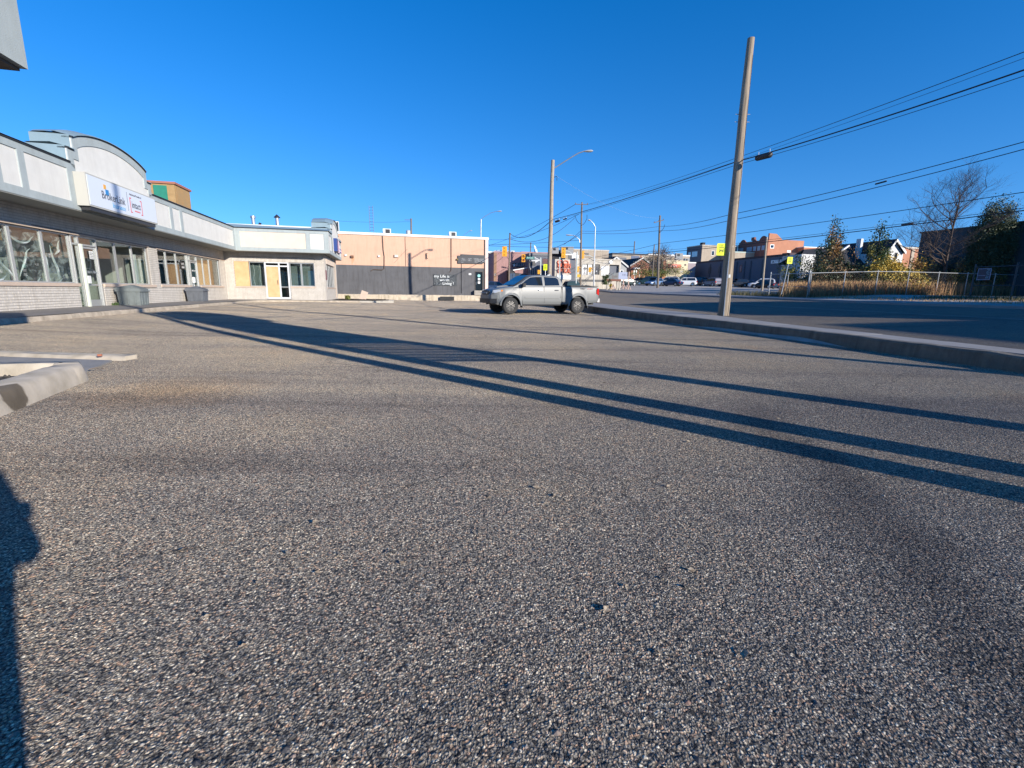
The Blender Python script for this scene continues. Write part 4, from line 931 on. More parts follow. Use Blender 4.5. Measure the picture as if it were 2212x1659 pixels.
# business sign
mb = MB(); mb.prism([(X(a), -.14, z) for a, z in ((7.24, 4.83), (7.6, 4.83), (7.6, 4.98), (10.25, 4.94), (10.25, 4.15), (10.05, 4.15), (10.0, 4.02), (7.24, 3.99))], (0, .14, 0)); mb.build('sign_board', mat('sign_slate', (.07, .072, .075), .7, var=.2), pk)
mb = MB(); mb.box(X(7.1), X(7.24), -.2, 0, 4.33, 4.5); mb.build('sign_lamp', mat('brass', (.2, .14, .04), .5, metal=.5), pk)
M_pl = mat('pale_letter', (.5, .51, .51), .7)
for i, (a0, a1, z_, h_) in enumerate(((7.65, 7.95, 4.5, .07), (7.68, 8.1, 4.40, .07), (7.62, 8.15, 4.3, .08), (7.6, 7.85, 4.1, .09), (8.3, 8.8, 4.5, .08), (8.35, 8.75, 4.39, .08), (8.35, 8.75, 4.28, .08), (8.9, 9.15, 4.5, .07), (9.1, 10.2, 4.47, .11), (9.1, 10.2, 4.35, .10), (9.1, 10.2, 4.24, .10), (9.1, 9.5, 4.14, .08))):
    scribble('sign_text', M_pl, pk, X(a0), X(a1), z_, h_, -.144, i)
# door
mb = MB(); mb.box(X(9.14), X(9.2), -.03, .2, 1.1, 3.2); mb.box(X(9.99), X(10.05), -.03, .2, 1.1, 3.2); mb.box(X(9.2), X(9.99), -.03, .2, 3.12, 3.2); fr = mb.build('door_frame', mat('brown_frame', (.06, .045, .035), .6), pk)
mb = MB(); mb.box(X(9.2), X(9.99), .1, .13, 1.1, 3.12); dr = mb.build('door', mat('black_glass_door', (.01, .013, .014), .12), pk)
mb = MB(); mb.lathe([(.17, 0), (.17, .006)], 20, Matrix.Translation((X(9.62), .094, 2.72)) @ Matrix.Rotation(pi/2, 4, 'X')); mb.build('round_sticker', mat('mint_sticker', (.25, .55, .5), .6), dr)
for z_ in (2.22, 1.86): mb = MB(); mb.box(X(9.5), X(9.76), .09, .098, z_, z_+.24); mb.build('notice', M_white, dr)
mb = MB(); mb.tube([(X(9.28), .06, 1.75), (X(9.28), .06, 2.05)], .02, 6); mb.build('door_handle', M_steel, dr)
wallbox(8.45, 8.73, 2.78, 2.98, M_white, 'number_plate', .02); text('number_text', '71', .17, M_dark, pk, TM(X(8.49), -.022, 2.82), .001)
mb = MB(); mb.box(X(9.0), X(10.2), -.5, .1, .6, 1.1); mb.build('door_step', M_conc, pk)
# heat pumps, ladder mast on the roof edge
def roof_ac(n0, n1, z1, lab):
    t = thing('roof_air_unit', lab, 'air conditioner', pf.m @ Matrix.Translation((X(n0), .6, 6.5))); w = n1-n0
    mb = MB(); mb.box(0, w, 0, .5, .05, z1-6.5); mb.build('unit_case', M_white, t); mb = MB(); mb.box(w*.3, w*.88, -.012, -.001, .3, z1-6.56); mb.build('fan_grille', M_dark, t)
    mb = MB(); mb.tube([(w*.05, -.05, 0), (w*.02, -.1, .5), (w*.0, -.1, .6)], .03, 6); mb.build('pipe', M_steel, t)
roof_ac(-.6, .22, 7.4, 'white air conditioner on the pink building roof near the middle'); roof_ac(6.4, 7.2, 7.38, 'white air conditioner on the pink building roof near its right end')
roof_ac(-5.3, -5.0, 7.9, 'narrow white roof unit at the left end of the pink building')
p = pf.m @ Vector((X(-1.8), 3, 6.5)); t = thing('lattice_mast', 'thin blue-grey ladder mast standing behind the pink building', 'mast', (p.x, p.y, 6.4)); h = 3.6
mb = MB(); mb.tube([(-.2, 0, 0), (-.2, 0, h)], .03, 5); mb.tube([(.2, 0, 0), (.2, 0, h)], .03, 5); mb.build('rail', mat('blue_grey_steel', (.10, .14, .2), .5), t)
mb = MB()
for k in range(12): mb.tube([(-.2, 0, .15+k*.3), (.2, 0, .15+k*.3)], .022, 5)
mb.build('rungs', MATS['blue_grey_steel'], t)
# raised pad with concrete front kerb
pad = thing('retaining_wall', 'long sandy concrete retaining kerb along the front of the pink building', 'retaining wall', pf.m @ Matrix.Translation((0, 0, 0)))
mb = MB(); xk = []
rows = []; q = random.Random(8)
for a in rng_(-3.2, 18.5, .4):
    j = q.uniform(-.015, .015); rows.append([(a, -2.02+j, -.2), (a, -2.0+j, .50), (a, -1.96, .56+j), (a, -1.7, .57+j), (a, -1.68, .3)])
mb.grid(rows); mb.build('kerb_face', mat('sandy_concrete', (.50, .42, .31), .92, streak=0.3, var=.2, vscale=2, bump=.4), pad, smooth=True)
mb = MB(); mb.box(-6, 18.5, -1.69, .0, .0, .53); mb.build('pavement_top', M_conc, pad)
mb = MB(); mb.box(18.5, 18.9, -2, 3, 0, .5); mb.build('end_block', M_concl, pad)
mb = MB()
q = random.Random(77)
for i in range(40):
    a = q.uniform(0, 15); s_ = q.uniform(.03, .1); mb.cbox((a, -q.uniform(.1, .6), .55), (s_, s_*.7, s_*.6), q.random()*3)
mb.build('rubble', M_conc, pad, kind='stuff')
mb = MB(); mb.prism([(X(5.0), -2.3, .0), (X(6.5), -2.3, .0), (X(6.1), -2.05, .0), (X(5.2), -2.05, .0)], (0, 0, .42)); mb.build('dark_ramp', mat('dark_rubber_ramp', (.03, .03, .03), .8), pad)

# ================================================================ VEHICLES
M_pt = mat('grey_car_paint', (.165, .172, .168), .42, spec=.5); M_pd = mat('black_plastic', (.022, .023, .025), .55)
M_vgl = mat('dark_car_glass', (.012, .016, .02), .04, spec=1.); M_tyre = mat('tyre_rubber', (.03, .03, .03), .85, bump=.3, bscale=60)
M_red = mat('tail_lamp', (.45, .02, .015), .2); M_lamp = mat('head_lamp', (.55, .58, .6), .12, metal=.3); M_chr = mat('bright_trim', (.6, .6, .6), .2, metal=1.); M_amb = mat('amber_marker', (.7, .2, .03), .3)
M_rim = mat('dark_alloy', (.12, .12, .12), .35, metal=.8)
def interp(tab, x):
    if x <= tab[0][0]: return tab[0][1]
    for a, b in zip(tab, tab[1:]):
        if x <= b[0]: return a[1]+(b[1]-a[1])*(x-a[0])/(b[0]-a[0])
    return tab[-1][1]
def wheel(parent, x, y, r, w, side, rim, detail=True):
    t = MB(); m = Matrix.Translation((x, y, r)) @ Matrix.Rotation(pi/2, 4, 'X')
    t.lathe([(r*.62, -w/2), (r*.9, -w/2), (r*.985, -w*.4), (r, -w*.2), (r, w*.2), (r*.985, w*.4), (r*.9, w/2), (r*.62, w/2), (r*.62, -w/2)], 28 if detail else 16, m, cap=False)
    T = t.build('tyre', M_tyre, parent, smooth=True)
    b = MB(); s = -side
    mo = Matrix.Translation((x, y+side*(w/2-.05), r)) @ Matrix.Rotation(pi/2*side*-1, 4, 'X')
    b.lathe([(r*.02, .0), (r*.64, .0), (r*.64, .045), (r*.60, .045), (r*.585, .012), (r*.02, .012)], 24 if detail else 14, mo)
    R_ = b.build('rim', M_pd if detail else rim, parent, smooth=True, ang=30)
    if detail:
        sp = MB()
        for k in range(6):
            for d in (-.2, .2):
                a = 2*pi*k/6+d; a2 = 2*pi*k/6+d*.35
                sp.t = mo; p0 = Vector((r*.12*cos(a2), r*.12*sin(a2), .045)); p1 = Vector((r*.61*cos(a), r*.61*sin(a), .035)); n_ = Vector((-sin(a), cos(a), 0))*r*.035
                sp.add([p0-n_, p0+n_, p1+n_, p1-n_, p0-n_+Vector((0, 0, -.03)), p0+n_+Vector((0, 0, -.03)), p1+n_+Vector((0, 0, -.03)), p1-n_+Vector((0, 0, -.03))], [(0, 1, 2, 3), (0, 4, 5, 1), (1, 5, 6, 2), (2, 6, 7, 3), (3, 7, 4, 0)])
        sp.lathe([(r*.2, .01), (r*.2, .055), (r*.1, .065), (r*.02, .065)], 14, mo)
        sp.t = None; sp.build('spokes', mat('machined_alloy', (.14, .135, .13), .45, metal=.6), R_)
    else:
        sp = MB(); sp.t = mo
        for k in range(5):
            a = 2*pi*k/5; p1 = Vector((r*.6*cos(a), r*.6*sin(a), .03)); n_ = Vector((-sin(a), cos(a), 0))*r*.07; p0 = Vector((0, 0, .05)); sp.add([p0-n_, p0+n_, p1+n_, p1-n_], [(0, 1, 2, 3)])
        sp.t = None; sp.build('spokes', rim, R_)
    return T
def loft_body(P, topz, half, axles, r_arch, zb, xs, ws, mtl, parent, name='body', crown=.03, shoulder=.1, wellr=None, flare=0.):
    """lower body with real wheel openings"""
    def bot(x):
        b = interp(zb, x)
        for ax in axles:
            d = abs(x-ax)
            if d < r_arch: b = max(b, P+sqrt(r_arch*r_arch-d*d))
        return b
    mb = MB(); rows = []
    for x in xs:
        zt, b, w = interp(topz, x), bot(x), interp(half, x); b = min(b, zt-.1)
        fl = 0
        for ax in axles:
            d = abs(x-ax)
            if d < r_arch+.09: fl = flare*(1 if d < r_arch+.03 else (r_arch+.09-d)/.06)
        H_ = zt-b; pr = [(w-.035+fl, b), (w-.005+fl, b+H_*.12), (w+.0+fl*.9, b+min(H_*.3, .14)), (w+.005, b+H_*.55), (w-.012, b+H_*.8), (w-.03, zt-shoulder*.45), (w-.06, zt-shoulder*.12), (w-.14, zt), (w*.5, zt+crown*.8), (0, zt+crown)]
        rows.append([(x, -y, z) for y, z in pr]+[(x, y, z) for y, z in pr[::-1][1:]])
    mb.grid(rows); k = len(rows[0]); mb.f.append(tuple(range(k))); mb.f.append(tuple((len(rows)-1)*k+i for i in range(k))[::-1])
    return mb.build(name, mtl, parent, smooth=True, ang=32), bot
def cabin(parent, prof, wb, wr, zbelt, mtl, rail=.035):
    """prof: (x, ztop) from rear to front; width shrinks with height"""
    zmax = max(z for _, z in prof)
    wd = lambda z: wb+(wr-wb)*max(0, (z-zbelt))/(zmax-zbelt)
    rows = []
    for x, z in prof:
        h = z-zbelt
        pr = [(wb, zbelt-.06), (wd(zbelt+h*.45), zbelt+h*.45), (wd(z-min(.06, h*.2)), z-min(.06, h*.2)), (wd(z)-.05, z-.012), (wd(z)*.55, z+.012), (0, z+.018)]
        rows.append([(x, -a, b) for a, b in pr]+[(x, a, b) for a, b in pr[::-1][1:]])
    mb = MB(); mb.grid(rows); return mb.build('cabin', mtl, parent, smooth=True, ang=30), wd
def sideglass(parent, wd, poly, name='side_window', off=.006, both=True, m=None):
    for s in ((-1, 1) if both else (-1,)):
        mb = MB(); pts = [(x, s*(wd(z)+off), z) for x, z in poly]; mb.poly(pts if s < 0 else pts[::-1]); mb.build(name, m or M_vgl, parent)

# ---- the grey pickup truck
pA, pB = Vector((-.27, 21.9, 0)), Vector((3.28, 23.45, 0))       # front and rear axle on the visible side
pA.x, pA.y = -.30, 21.9
d = (pA-pB).normalized(); q_ = Vector((d.y, -d.x, 0)); q_ = -q_ if q_.y < 0 else q_
rear, front = -1.67, 1.90
mid = (pA+pB)/2; c = mid-d*((front+rear)/2)+q_*.80
tr = thing('pickup_truck', 'grey double-cab pickup truck with dark bed cover parked side-on in the car park', 'pickup truck', Matrix.Translation((c.x, c.y, .015)) @ Matrix.Rotation(atan2(d.y, d.x), 4, 'Z'))
# local +x is forward (to the left in the picture); the visible side is local +y or -y
TS = 1 if (tr.matrix_world.to_3x3() @ Vector((0, 1, 0))).y < 0 else -1
Rw = .385
xs = sorted(set(rng_(-2.88, 2.84, .09)+[ax+e for ax in (rear, front) for e in (-.53, -.50, -.47, -.42, -.3, .3, .42, .47, .50, .53)]))
topz = [(-2.9, 1.25), (-2.84, 1.30), (-.8, 1.31), (1.3, 1.27), (1.75, 1.26), (2.1, 1.22), (2.45, 1.16), (2.65, 1.09), (2.78, .98), (2.84, .84)]
half = [(-2.9, .86), (-2.8, .90), (-.7, .925), (1.5, .925), (2.2, .91), (2.5, .87), (2.7, .77), (2.84, .62)]
zb = [(-2.9, .62), (-2.7, .55), (-2.2, .5), (-1.2, .46), (1.3, .46), (2.4, .5), (2.6, .46), (2.84, .5)]
body, bot = loft_body(Rw+.01, topz, half, (rear, front), .49, zb, xs, None, M_pt, tr, flare=.035, crown=.02)
mb = MB(); mb.box(-2.75, 2.5, -.62, .62, .42, 1.0); mb.box(rear-.55, rear+.55, -.85, .85, .75, 1.1); mb.box(front-.55, front+.5, -.84, .84, .78, 1.05); mb.build('chassis', M_pd, tr)
prof = [(-.86, 1.27), (-.82, 1.5), (-.74, 1.70), (-.66, 1.77), (-.4, 1.80), (.2, 1.815), (.7, 1.80), (.88, 1.77), (1.05, 1.68), (1.35, 1.48), (1.6, 1.33), (1.78, 1.235)]
cab, wd = cabin(tr, prof, .875, .66, 1.24, M_pt)
# glass
sideglass(tr, wd, [(.24, 1.325), (1.38, 1.325), (1.12, 1.53), (.86, 1.68), (.6, 1.715), (.24, 1.725)])
sideglass(tr, wd, [(-.66, 1.35), (.12, 1.325), (.12, 1.725), (-.52, 1.70), (-.62, 1.62)])
mb = MB(); wz = lambda x, e: (x, e*(wd(interp(prof, x))-.10), interp(prof, x)+.012)
mb.add([(1.66, -.74, 1.312), (1.66, .74, 1.312), (1.33, .70, 1.508), (1.05, .63, 1.696), (.93, .58, 1.765), (.93, -.58, 1.765), (1.05, -.63, 1.696), (1.33, -.70, 1.508)], [(0, 1, 2, 7), (7, 2, 3, 6), (6, 3, 4, 5)])
for i in range(len(mb.v)): v_ = mb.v[i]; mb.v[i] = (v_[0]+.012, v_[1], v_[2]+.03)
mb.build('windscreen', mat('windscreen_glass', (.02, .03, .045), .03, spec=1.), tr)
mb = MB(); mb.add([(-.87, -.66, 1.4), (-.87, .66, 1.4), (-.765, .58, 1.68), (-.765, -.58, 1.68)], [(0, 3, 2, 1)]); mb.build('rear_window', M_vgl, tr)
# dark seams, pillars, arches, mouldings on both sides
for s in (-1, 1):
    yy = s*.938
    mb = MB()
    for x0, z0, x1, z1 in ((1.33, .56, 1.36, 1.22), (.18, .52, .20, 1.3), (-.70, .75, -.74, 1.28)): mb.add([(x0-.006, yy, z0), (x0+.006, yy, z0), (x1+.006, s*.912, z1), (x1-.006, s*.912, z1)], [(0, 1, 2, 3)])
    mb.build('door_seam', M_pd, tr)
    mb = MB()
    mb.box(-.785, -.765, min(s*.84, s*.934), max(s*.84, s*.934), .5, 1.30); mb.build('bed_gap', M_pd, tr)
    mb = MB(); mb.box(-.6, 1.2, min(s*.92, s*.945), max(s*.92, s*.945), .74, .80); mb.build('side_moulding', M_pt, tr, smooth=True)
    for x0 in (.32, -.56):
        mb = MB(); mb.tube([(x0-.02, s*.91, 1.11), (x0+.02, s*.95, 1.115), (x0+.16, s*.95, 1.115), (x0+.2, s*.91, 1.11)], .017, 6); mb.build('door_handle', M_chr, tr, smooth=True)
    mb = MB(); mb.t = Matrix.Translation((1.28, s*1.03, 1.33)); mb.prism([(.1, -.12*s, -.09), (.12, .1*s, -.07), (.1, .11*s, .08), (.06, -.1*s, .09)], (-.14, 0, 0)); mb.t = None; mb.tube([(1.26, s*.9, 1.27), (1.26, s*1.0, 1.31)], .03, 6); M__ = mb.build('wing_mirror', M_pd, tr, smooth=True)
    mb = MB()
    for ax in (rear, front):
        pr = []
        for k in range(0, 19):
            a = pi*k/18
            for rr, yo in ((.49, .955), (.56, .925)): pass
            pr.append((ax+.485*cos(a), Rw+.01+.485*sin(a), ax+.55*cos(a), Rw+.01+.55*sin(a)))
        for p0, p1 in zip(pr, pr[1:]):
            mb.add([(p0[0], s*.972, p0[1]), (p0[2], s*.945, p0[3]), (p1[2], s*.945, p1[3]), (p1[0], s*.972, p1[1]), (p0[0], s*.88, p0[1]), (p1[0], s*.88, p1[1])], [(0, 1, 2, 3), (0, 3, 5, 4)])
    mb.build('arch_flare', M_pt, tr, smooth=True, ang=50)
    mb = MB(); mb.box(front-.6, front-.57, min(s*.7, s*.93), max(s*.7, s*.93), .3, .62); mb.box(rear-.58, rear-.55, min(s*.7, s*.93), max(s*.7, s*.93), .28, .62); mb.build('mud_flap', M_pd, tr)
    # lamps
    mb = MB(); mb.prism([(2.36, s*.895, 1.02), (2.66, s*.80, .95), (2.735, s*.70, .97), (2.70, s*.72, 1.08), (2.5, s*.86, 1.12), (2.38, s*.905, 1.10)], (.012, s*.014, .0)); mb.build('headlight', M_lamp, tr)
    mb = MB(); mb.prism([(2.30, s*.907, 1.04), (2.38, s*.9, 1.02), (2.40, s*.905, 1.09), (2.31, s*.915, 1.10)], (.003, s*.014, 0)); mb.build('side_marker', M_amb, tr)
    mb = MB(); mb.prism([(-2.86, s*.885, .90), (-2.72, s*.915, .98), (-2.73, s*.915, 1.17), (-2.80, s*.90, 1.24), (-2.88, s*.865, 1.22), (-2.9, s*.86, .92)], (-.005, s*.016, 0)); mb.build('tail_light', M_red, tr)
    mb = MB(); mb.box(-2.2, -1.98, min(s*.925, s*.932), max(s*.925, s*.932), 0, 0); mb = MB(); mb.box(-1.32, -1.05, min(s*.918, s*.929), max(s*.918, s*.929), 1.06, 1.2)
    if s == TS: mb.build('fuel_flap', M_pt, tr)
# bumpers, grille, bed cover, roof fin, bonnet scoop
mb = MB(); mb.prism([(2.6, -.86, .5), (2.84, -.72, .5), (2.93, 0, .5), (2.84, .72, .5), (2.6, .86, .5), (2.45, .8, .5), (2.45, -.8, .5)], (0, 0, .2)); mb.build('front_bumper', M_pd, tr, smooth=True)
mb = MB(); mb.prism([(2.55, -.9, .70), (2.80, -.74, .70), (2.89, 0, .70), (2.80, .74, .70), (2.55, .9, .70), (2.4, .8, .70), (2.4, -.8, .70)], (0, 0, .16)); mb.build('bumper_upper', M_pt, tr, smooth=True)
mb = MB(); mb.prism([(2.79, -.48, .80), (2.86, 0, .80), (2.79, .48, .80), (2.76, .52, 1.06), (2.82, 0, 1.08), (2.76, -.52, 1.06)][:3]+[(2.77, .5, 1.06), (2.83, 0, 1.08), (2.77, -.5, 1.06)], (.03, 0, 0)); mb.build('grille', M_dark, tr)
mb = MB(); mb.t = None; mb.tube([(2.9, -.42, .95), (2.92, 0, .95), (2.9, .42, .95)], .02, 6); mb.build('grille_bar', M_pt, tr)
mb = MB(); mb.box(-2.97, -2.83, -.85, .85, .56, .74); mb.build('rear_bumper', mat('silver_bumper', (.45, .45, .45), .3, metal=.5), tr, smooth=True)
mb = MB(); mb.box(-2.86, -.80, -.84, .84, 1.325, 1.355); mb.build('bed_cover', M_pd, tr)
mb = MB(); mb.prism([(-.35, -.012, 1.825), (-.62, -.012, 1.815), (-.6, -.012, 1.895)], (0, .024, 0)); mb.build('roof_fin', M_white, tr)
mb = MB(); mb.add([(1.75, -.28, 1.275), (2.35, -.2, 1.21), (2.35, .2, 1.21), (1.75, .28, 1.275), (1.85, -.24, 1.32), (2.28, -.18, 1.265), (2.28, .18, 1.265), (1.85, .24, 1.32)], [(4, 5, 6, 7), (0, 1, 5, 4), (1, 2, 6, 5), (2, 3, 7, 6), (3, 0, 4, 7)]); mb.build('bonnet_scoop', M_pt, tr, smooth=True)
for s in (-1, 1): mb = MB(); mb.tube([(-.72, s*.86, .42), (1.3, s*.86, .42)], .035, 8); mb.build('side_step', M_pd, tr, smooth=True)
for ax in (rear, front):
    for s in (-1, 1): wheel(tr, ax, s*.80, Rw, .26, s, M_rim)
TXT = Matrix.Translation((-1.78 if TS > 0 else -2.62, TS*.921, 1.17)) @ (Matrix(((-1, 0, 0, 0), (0, 0, 1, 0), (0, 1, 0, 0), (0, 0, 0, 1))) if TS > 0 else FACE)
text('badge_text', 'TRD', .10, M_pd, tr, TXT, .002, sx=1.4); text('badge_text', 'SPORT', .08, mat('badge_red', (.45, .03, .03), .5), tr, TXT @ Matrix.Translation((.40, 0.01, 0)), .002, sx=1.4)

# ---- parked cars far behind
PAINT = {}
def paint(n_, c): 
    return mat(n_+'_car_paint', c, .25, spec=.7)
def car(label, x, y, rot, paintm, L=4.6, H=1.66, Wd=1.84, kind='suv', z=None, group='cars parked across the street', rack=False):
    zz = gz(x, y) if z is None else z
    t = thing('parked_car', label, 'car', Matrix.Translation((x, y, zz+.01)) @ Matrix.Rotation(rot, 4, 'Z'), group)
    r = .34; f, b = L/2, -L/2; axf, axr = f-.85, b+.85; hb = H*.62; hw = Wd/2
    xs = sorted(set(rng_(b, f, .2)+[ax+e for ax in (axr, axf) for e in (-.42, -.40, -.3, -.15, 0, .15, .3, .40, .42)]))
    tz = [(b, hb-.12), (b+.12, hb+.02), (f-1.5, hb), (f-.5, hb-.14), (f-.12, hb-.26), (f, hb-.42)]
    loft_body(r, tz, [(b, hw-.12), (b+.3, hw), (f-.6, hw), (f-.15, hw-.12), (f, hw-.25)], (axr, axf), .39, [(b, .45), (b+.4, .26), (f-.4, .24), (f, .34)], xs, None, paintm, t)
    mb = MB(); mb.box(b+.2, f-.2, -hw*.8, hw*.8, .2, .6); mb.box(axr-.42, axr+.42, -hw+.06, hw-.06, .5, .8); mb.box(axf-.42, axf+.4, -hw+.06, hw-.06, .5, .75); mb.build('underbody', M_pd, t)
    if kind == 'sedan': pr = [(b+.55, hb+.0), (b+1.1, H-.08), (b+1.5, H), (.3, H), (f-1.9, H-.1), (f-1.1, hb)]
    else: pr = [(b+.05, hb+.0), (b+.2, H-.2), (b+.4, H-.03), (b+.9, H), (.3, H+.01), (f-2.0, H-.07), (f-1.15, hb)]
    c_, wd_ = cabin(t, pr, hw-.06, hw-.24, hb, paintm)
    z0, z1 = hb+.05, H-.09
    xf = f-1.35; xr = pr[0][0]+.22
    sideglass(t, wd_, [(xr+.05, z0), (-.35, z0), (-.35, z1), (pr[1][0]+.25, z1)]); sideglass(t, wd_, [(-.27, z0), (xf-.02, z0), (f-2.05, z1-.04), (-.27, z1)])
    mb = MB(); mb.add([(f-1.18, -hw+.2, hb+.03), (f-1.18, hw-.2, hb+.03), (f-1.97, hw-.32, H-.08), (f-1.97, -hw+.32, H-.08)], [(0, 1, 2, 3)]); mb.v = [(a+.05, b_, c+.03) for a, b_, c in mb.v]; mb.build('windscreen', M_vgl, t)
    for ax in (axr, axf):
        for s in (-1, 1): wheel(t, ax, s*(hw-.12), r, .22, s, M_chr, False)
    for s in (-1, 1):
        mb = MB(); mb.prism([(f-.35, s*(hw-.06), hb-.33), (f-.06, s*(hw-.24), hb-.36), (f-.1, s*(hw-.24), hb-.24), (f-.4, s*(hw-.05), hb-.22)], (.03, s*.03, 0)); mb.build('headlight', M_lamp, t)
        mb = MB(); mb.box(b-.02, b+.14, min(s*(hw-.26), s*(hw-.03)), max(s*(hw-.26), s*(hw-.03)), hb-.28, hb-.06); mb.build('tail_light', M_red, t)
        mb = MB(); mb.box(xf-.25, xf-.1, min(s*(hw), s*(hw+.16)), max(s*(hw), s*(hw+.16)), hb+.02, hb+.16); mb.build('wing_mirror', paintm, t)
        if rack: mb = MB(); mb.tube([(b+.6, s*(hw-.3), H+.05), (.2, s*(hw-.3), H+.07)], .02, 5); mb.build('roof_rail', M_chr, t)
    mb = MB(); mb.box(f-.16, f+.015, -.5, .5, .42, hb-.4); mb.build('grille', M_dark, t)
    return t
cw_, cb_, cs_, cd_, cg_ = paint('white', (.62, .63, .64)), paint('black', (.012, .013, .016)), paint('silver', (.34, .36, .38)), paint('navy', (.02, .04, .09)), paint('green_black', (.015, .035, .035))
cp_ = paint('mauve_grey', (.14, .14, .18)); cbl = paint('steel_blue', (.12, .2, .34))
def at_px(x, y, Y): p_ = aty(x, y, Y); return p_.x, p_.y
LEFT = pi-radians(14)     # nose to the left in the picture
def zc(px, py, Y): return aty(px, py, Y).z
for lab, px, pyb, Y, rot, m_, L, H, k, rk in (
    ('black suv, nose to the left, parked left of the dark wooden pole', 1396, 617, 97, LEFT, cg_, 4.5, 1.75, 'suv', False),
    ('steel blue hatchback half hidden by the foot of the dark wooden pole', 1412, 619.5, 92, LEFT+.9, cbl, 3.9, 1.45, 'suv', False),
    ('pale grey suv just right of the dark wooden pole, nose to the left', 1442, 618, 97, LEFT-.2, cs_, 4.7, 1.72, 'suv', True),
    ('navy blue car nosed in front of the pale grey suv', 1449, 619, 92, LEFT-.5, cd_, 4.2, 1.42, 'sedan', False),
    ('white suv standing clear in the middle of the far car park row', 1478, 619.5, 96, LEFT, cw_, 4.55, 1.68, 'suv', False),
    ('dark grey pickup-fronted suv behind the white suv in the far row', 1506, 614, 108, LEFT-.9, cb_, 4.6, 1.75, 'suv', False),
    ('grey mauve suv with bright wheels left of the big wooden pole', 1537, 616, 99, pi/2+.25, cp_, 4.6, 1.68, 'suv', True),
    ('black car between the white suv and the mauve suv', 1518, 615, 104, pi/2+.5, cb_, 4.5, 1.4, 'sedan', False),
    ('black compact suv directly right of the big wooden pole', 1592, 617.5, 95, LEFT+.15, cb_, 4.0, 1.62, 'suv', False),
    ('dark navy car between the black compact and the white wagon', 1615, 617, 97, pi/2+.9, cd_, 4.4, 1.45, 'sedan', False),
    ('white suv behind the left end of the chain-link fence', 1644, 618, 92, LEFT-.15, cw_, 4.7, 1.74, 'suv', True),
    ('black car hood in front of the white suv by the fence', 1650, 620, 87, pi/2+.6, cb_, 4.3, 1.4, 'sedan', False),
    ('dark green jeep-like car behind the grey billboard', 1353, 619, 88, .3, cg_, 4.0, 1.7, 'suv', False),
    ('black car in the shade below the red brick house', 1378, 612, 104, LEFT, cb_, 4.5, 1.5, 'sedan', False),
    ('dark car with roof rails seen over the pickup truck bed', 1231, 618.5, 63, pi/2+.1, paint('dark_green', (.04, .07, .07)), 4.5, 1.5, 'suv', True),
    ('dark blue car roof seen over the pickup truck bonnet', 1073, 621, 66, .1, cd_, 4.6, 1.45, 'sedan', False)):
    x_, y_ = at_px(px, pyb, Y)
    car(lab, x_, y_, rot, m_, L=L, H=H, kind=k, z=gz(x_, y_), rack=rk)

# ================================================================ POLES, LAMPS, SIGNALS, WIRES
def pole(name, label, cat, base, h, r0, r1, m, lean=(0, 0), seg=14, group=None):
    t = thing(name, label, cat, base, group); mb = MB(); q = random.Random(int(base[0]*7+base[1])); pts = []; rs = []
    for i in range(9):
        u = i/8; pts.append((lean[0]*u+.015*sin(i*1.7), lean[1]*u+.012*cos(i*1.3), h*u)); rs.append(r0+(r1-r0)*u)
    mb.tube(pts, rs, seg); mb.build('pole', m, t, smooth=True, ang=60); return t
def T_top(t, h, lean=(0, 0)): return RM[t.name] @ Vector((lean[0], lean[1], h))
# big pole on the sidewalk
bz = .24; b0 = atz(1562, 682, bz); tp = aty(1621.5, 83, b0.y)
M_pole = bpy.data.materials.new('pole_timber'); M_pole.use_nodes = True; n = M_pole.node_tree.nodes; l = M_pole.node_tree.links
tc = n.new('ShaderNodeTexCoord'); mpn = n.new('ShaderNodeMapping'); mpn.inputs['Scale'].default_value = (14, 14, .5); l.new(tc.outputs['Object'], mpn.inputs[0])
nz = n.new('ShaderNodeTexNoise'); nz.inputs['Scale'].default_value = 2; nz.inputs['Detail'].default_value = 8; l.new(mpn.outputs[0], nz.inputs[0])
rp = n.new('ShaderNodeValToRGB'); rp.color_ramp.elements[0].position = .3; rp.color_ramp.elements[0].color = (.15, .115, .08, 1); rp.color_ramp.elements[1].position = .65; rp.color_ramp.elements[1].color = (.36, .29, .21, 1); l.new(nz.outputs[0], rp.inputs[0])
vk = n.new('ShaderNodeTexVoronoi'); mk = n.new('ShaderNodeMapping'); mk.inputs['Scale'].default_value = (3.2, 3.2, 1.5); l.new(tc.outputs['Object'], mk.inputs[0]); l.new(mk.outputs[0], vk.inputs['Vector'])
rk = n.new('ShaderNodeValToRGB'); rk.color_ramp.elements[0].position = .07; rk.color_ramp.elements[0].color = (.28, .22, .17, 1); rk.color_ramp.elements[1].position = .12; rk.color_ramp.elements[1].color = (1, 1, 1, 1); l.new(vk.outputs['Distance'], rk.inputs[0])
mm = n.new('ShaderNodeMixRGB'); mm.blend_type = 'MULTIPLY'; mm.inputs[0].default_value = 1; l.new(rp.outputs[0], mm.inputs[1]); l.new(rk.outputs[0], mm.inputs[2]); l.new(mm.outputs[0], n['Principled BSDF'].inputs['Base Color']); n['Principled BSDF'].inputs['Roughness'].default_value = .85
bpn = n.new('ShaderNodeBump'); bpn.inputs['Strength'].default_value = .6; bpn.inputs['Distance'].default_value = .015; l.new(nz.outputs[0], bpn.inputs['Height']); l.new(bpn.outputs[0], n['Principled BSDF'].inputs['Normal'])
P_big = pole('utility_pole', 'tall pale wooden pole on the sidewalk right of the pickup truck, largest pole in view', 'utility pole', (b0.x, b0.y, bz-.05), tp.z-bz+.05, .205, .115, M_pole, (tp.x-b0.x, tp.y-b0.y), 20, 'wooden utility poles')
o_ = RM[P_big.name].translation; hwr = random.Random(14)
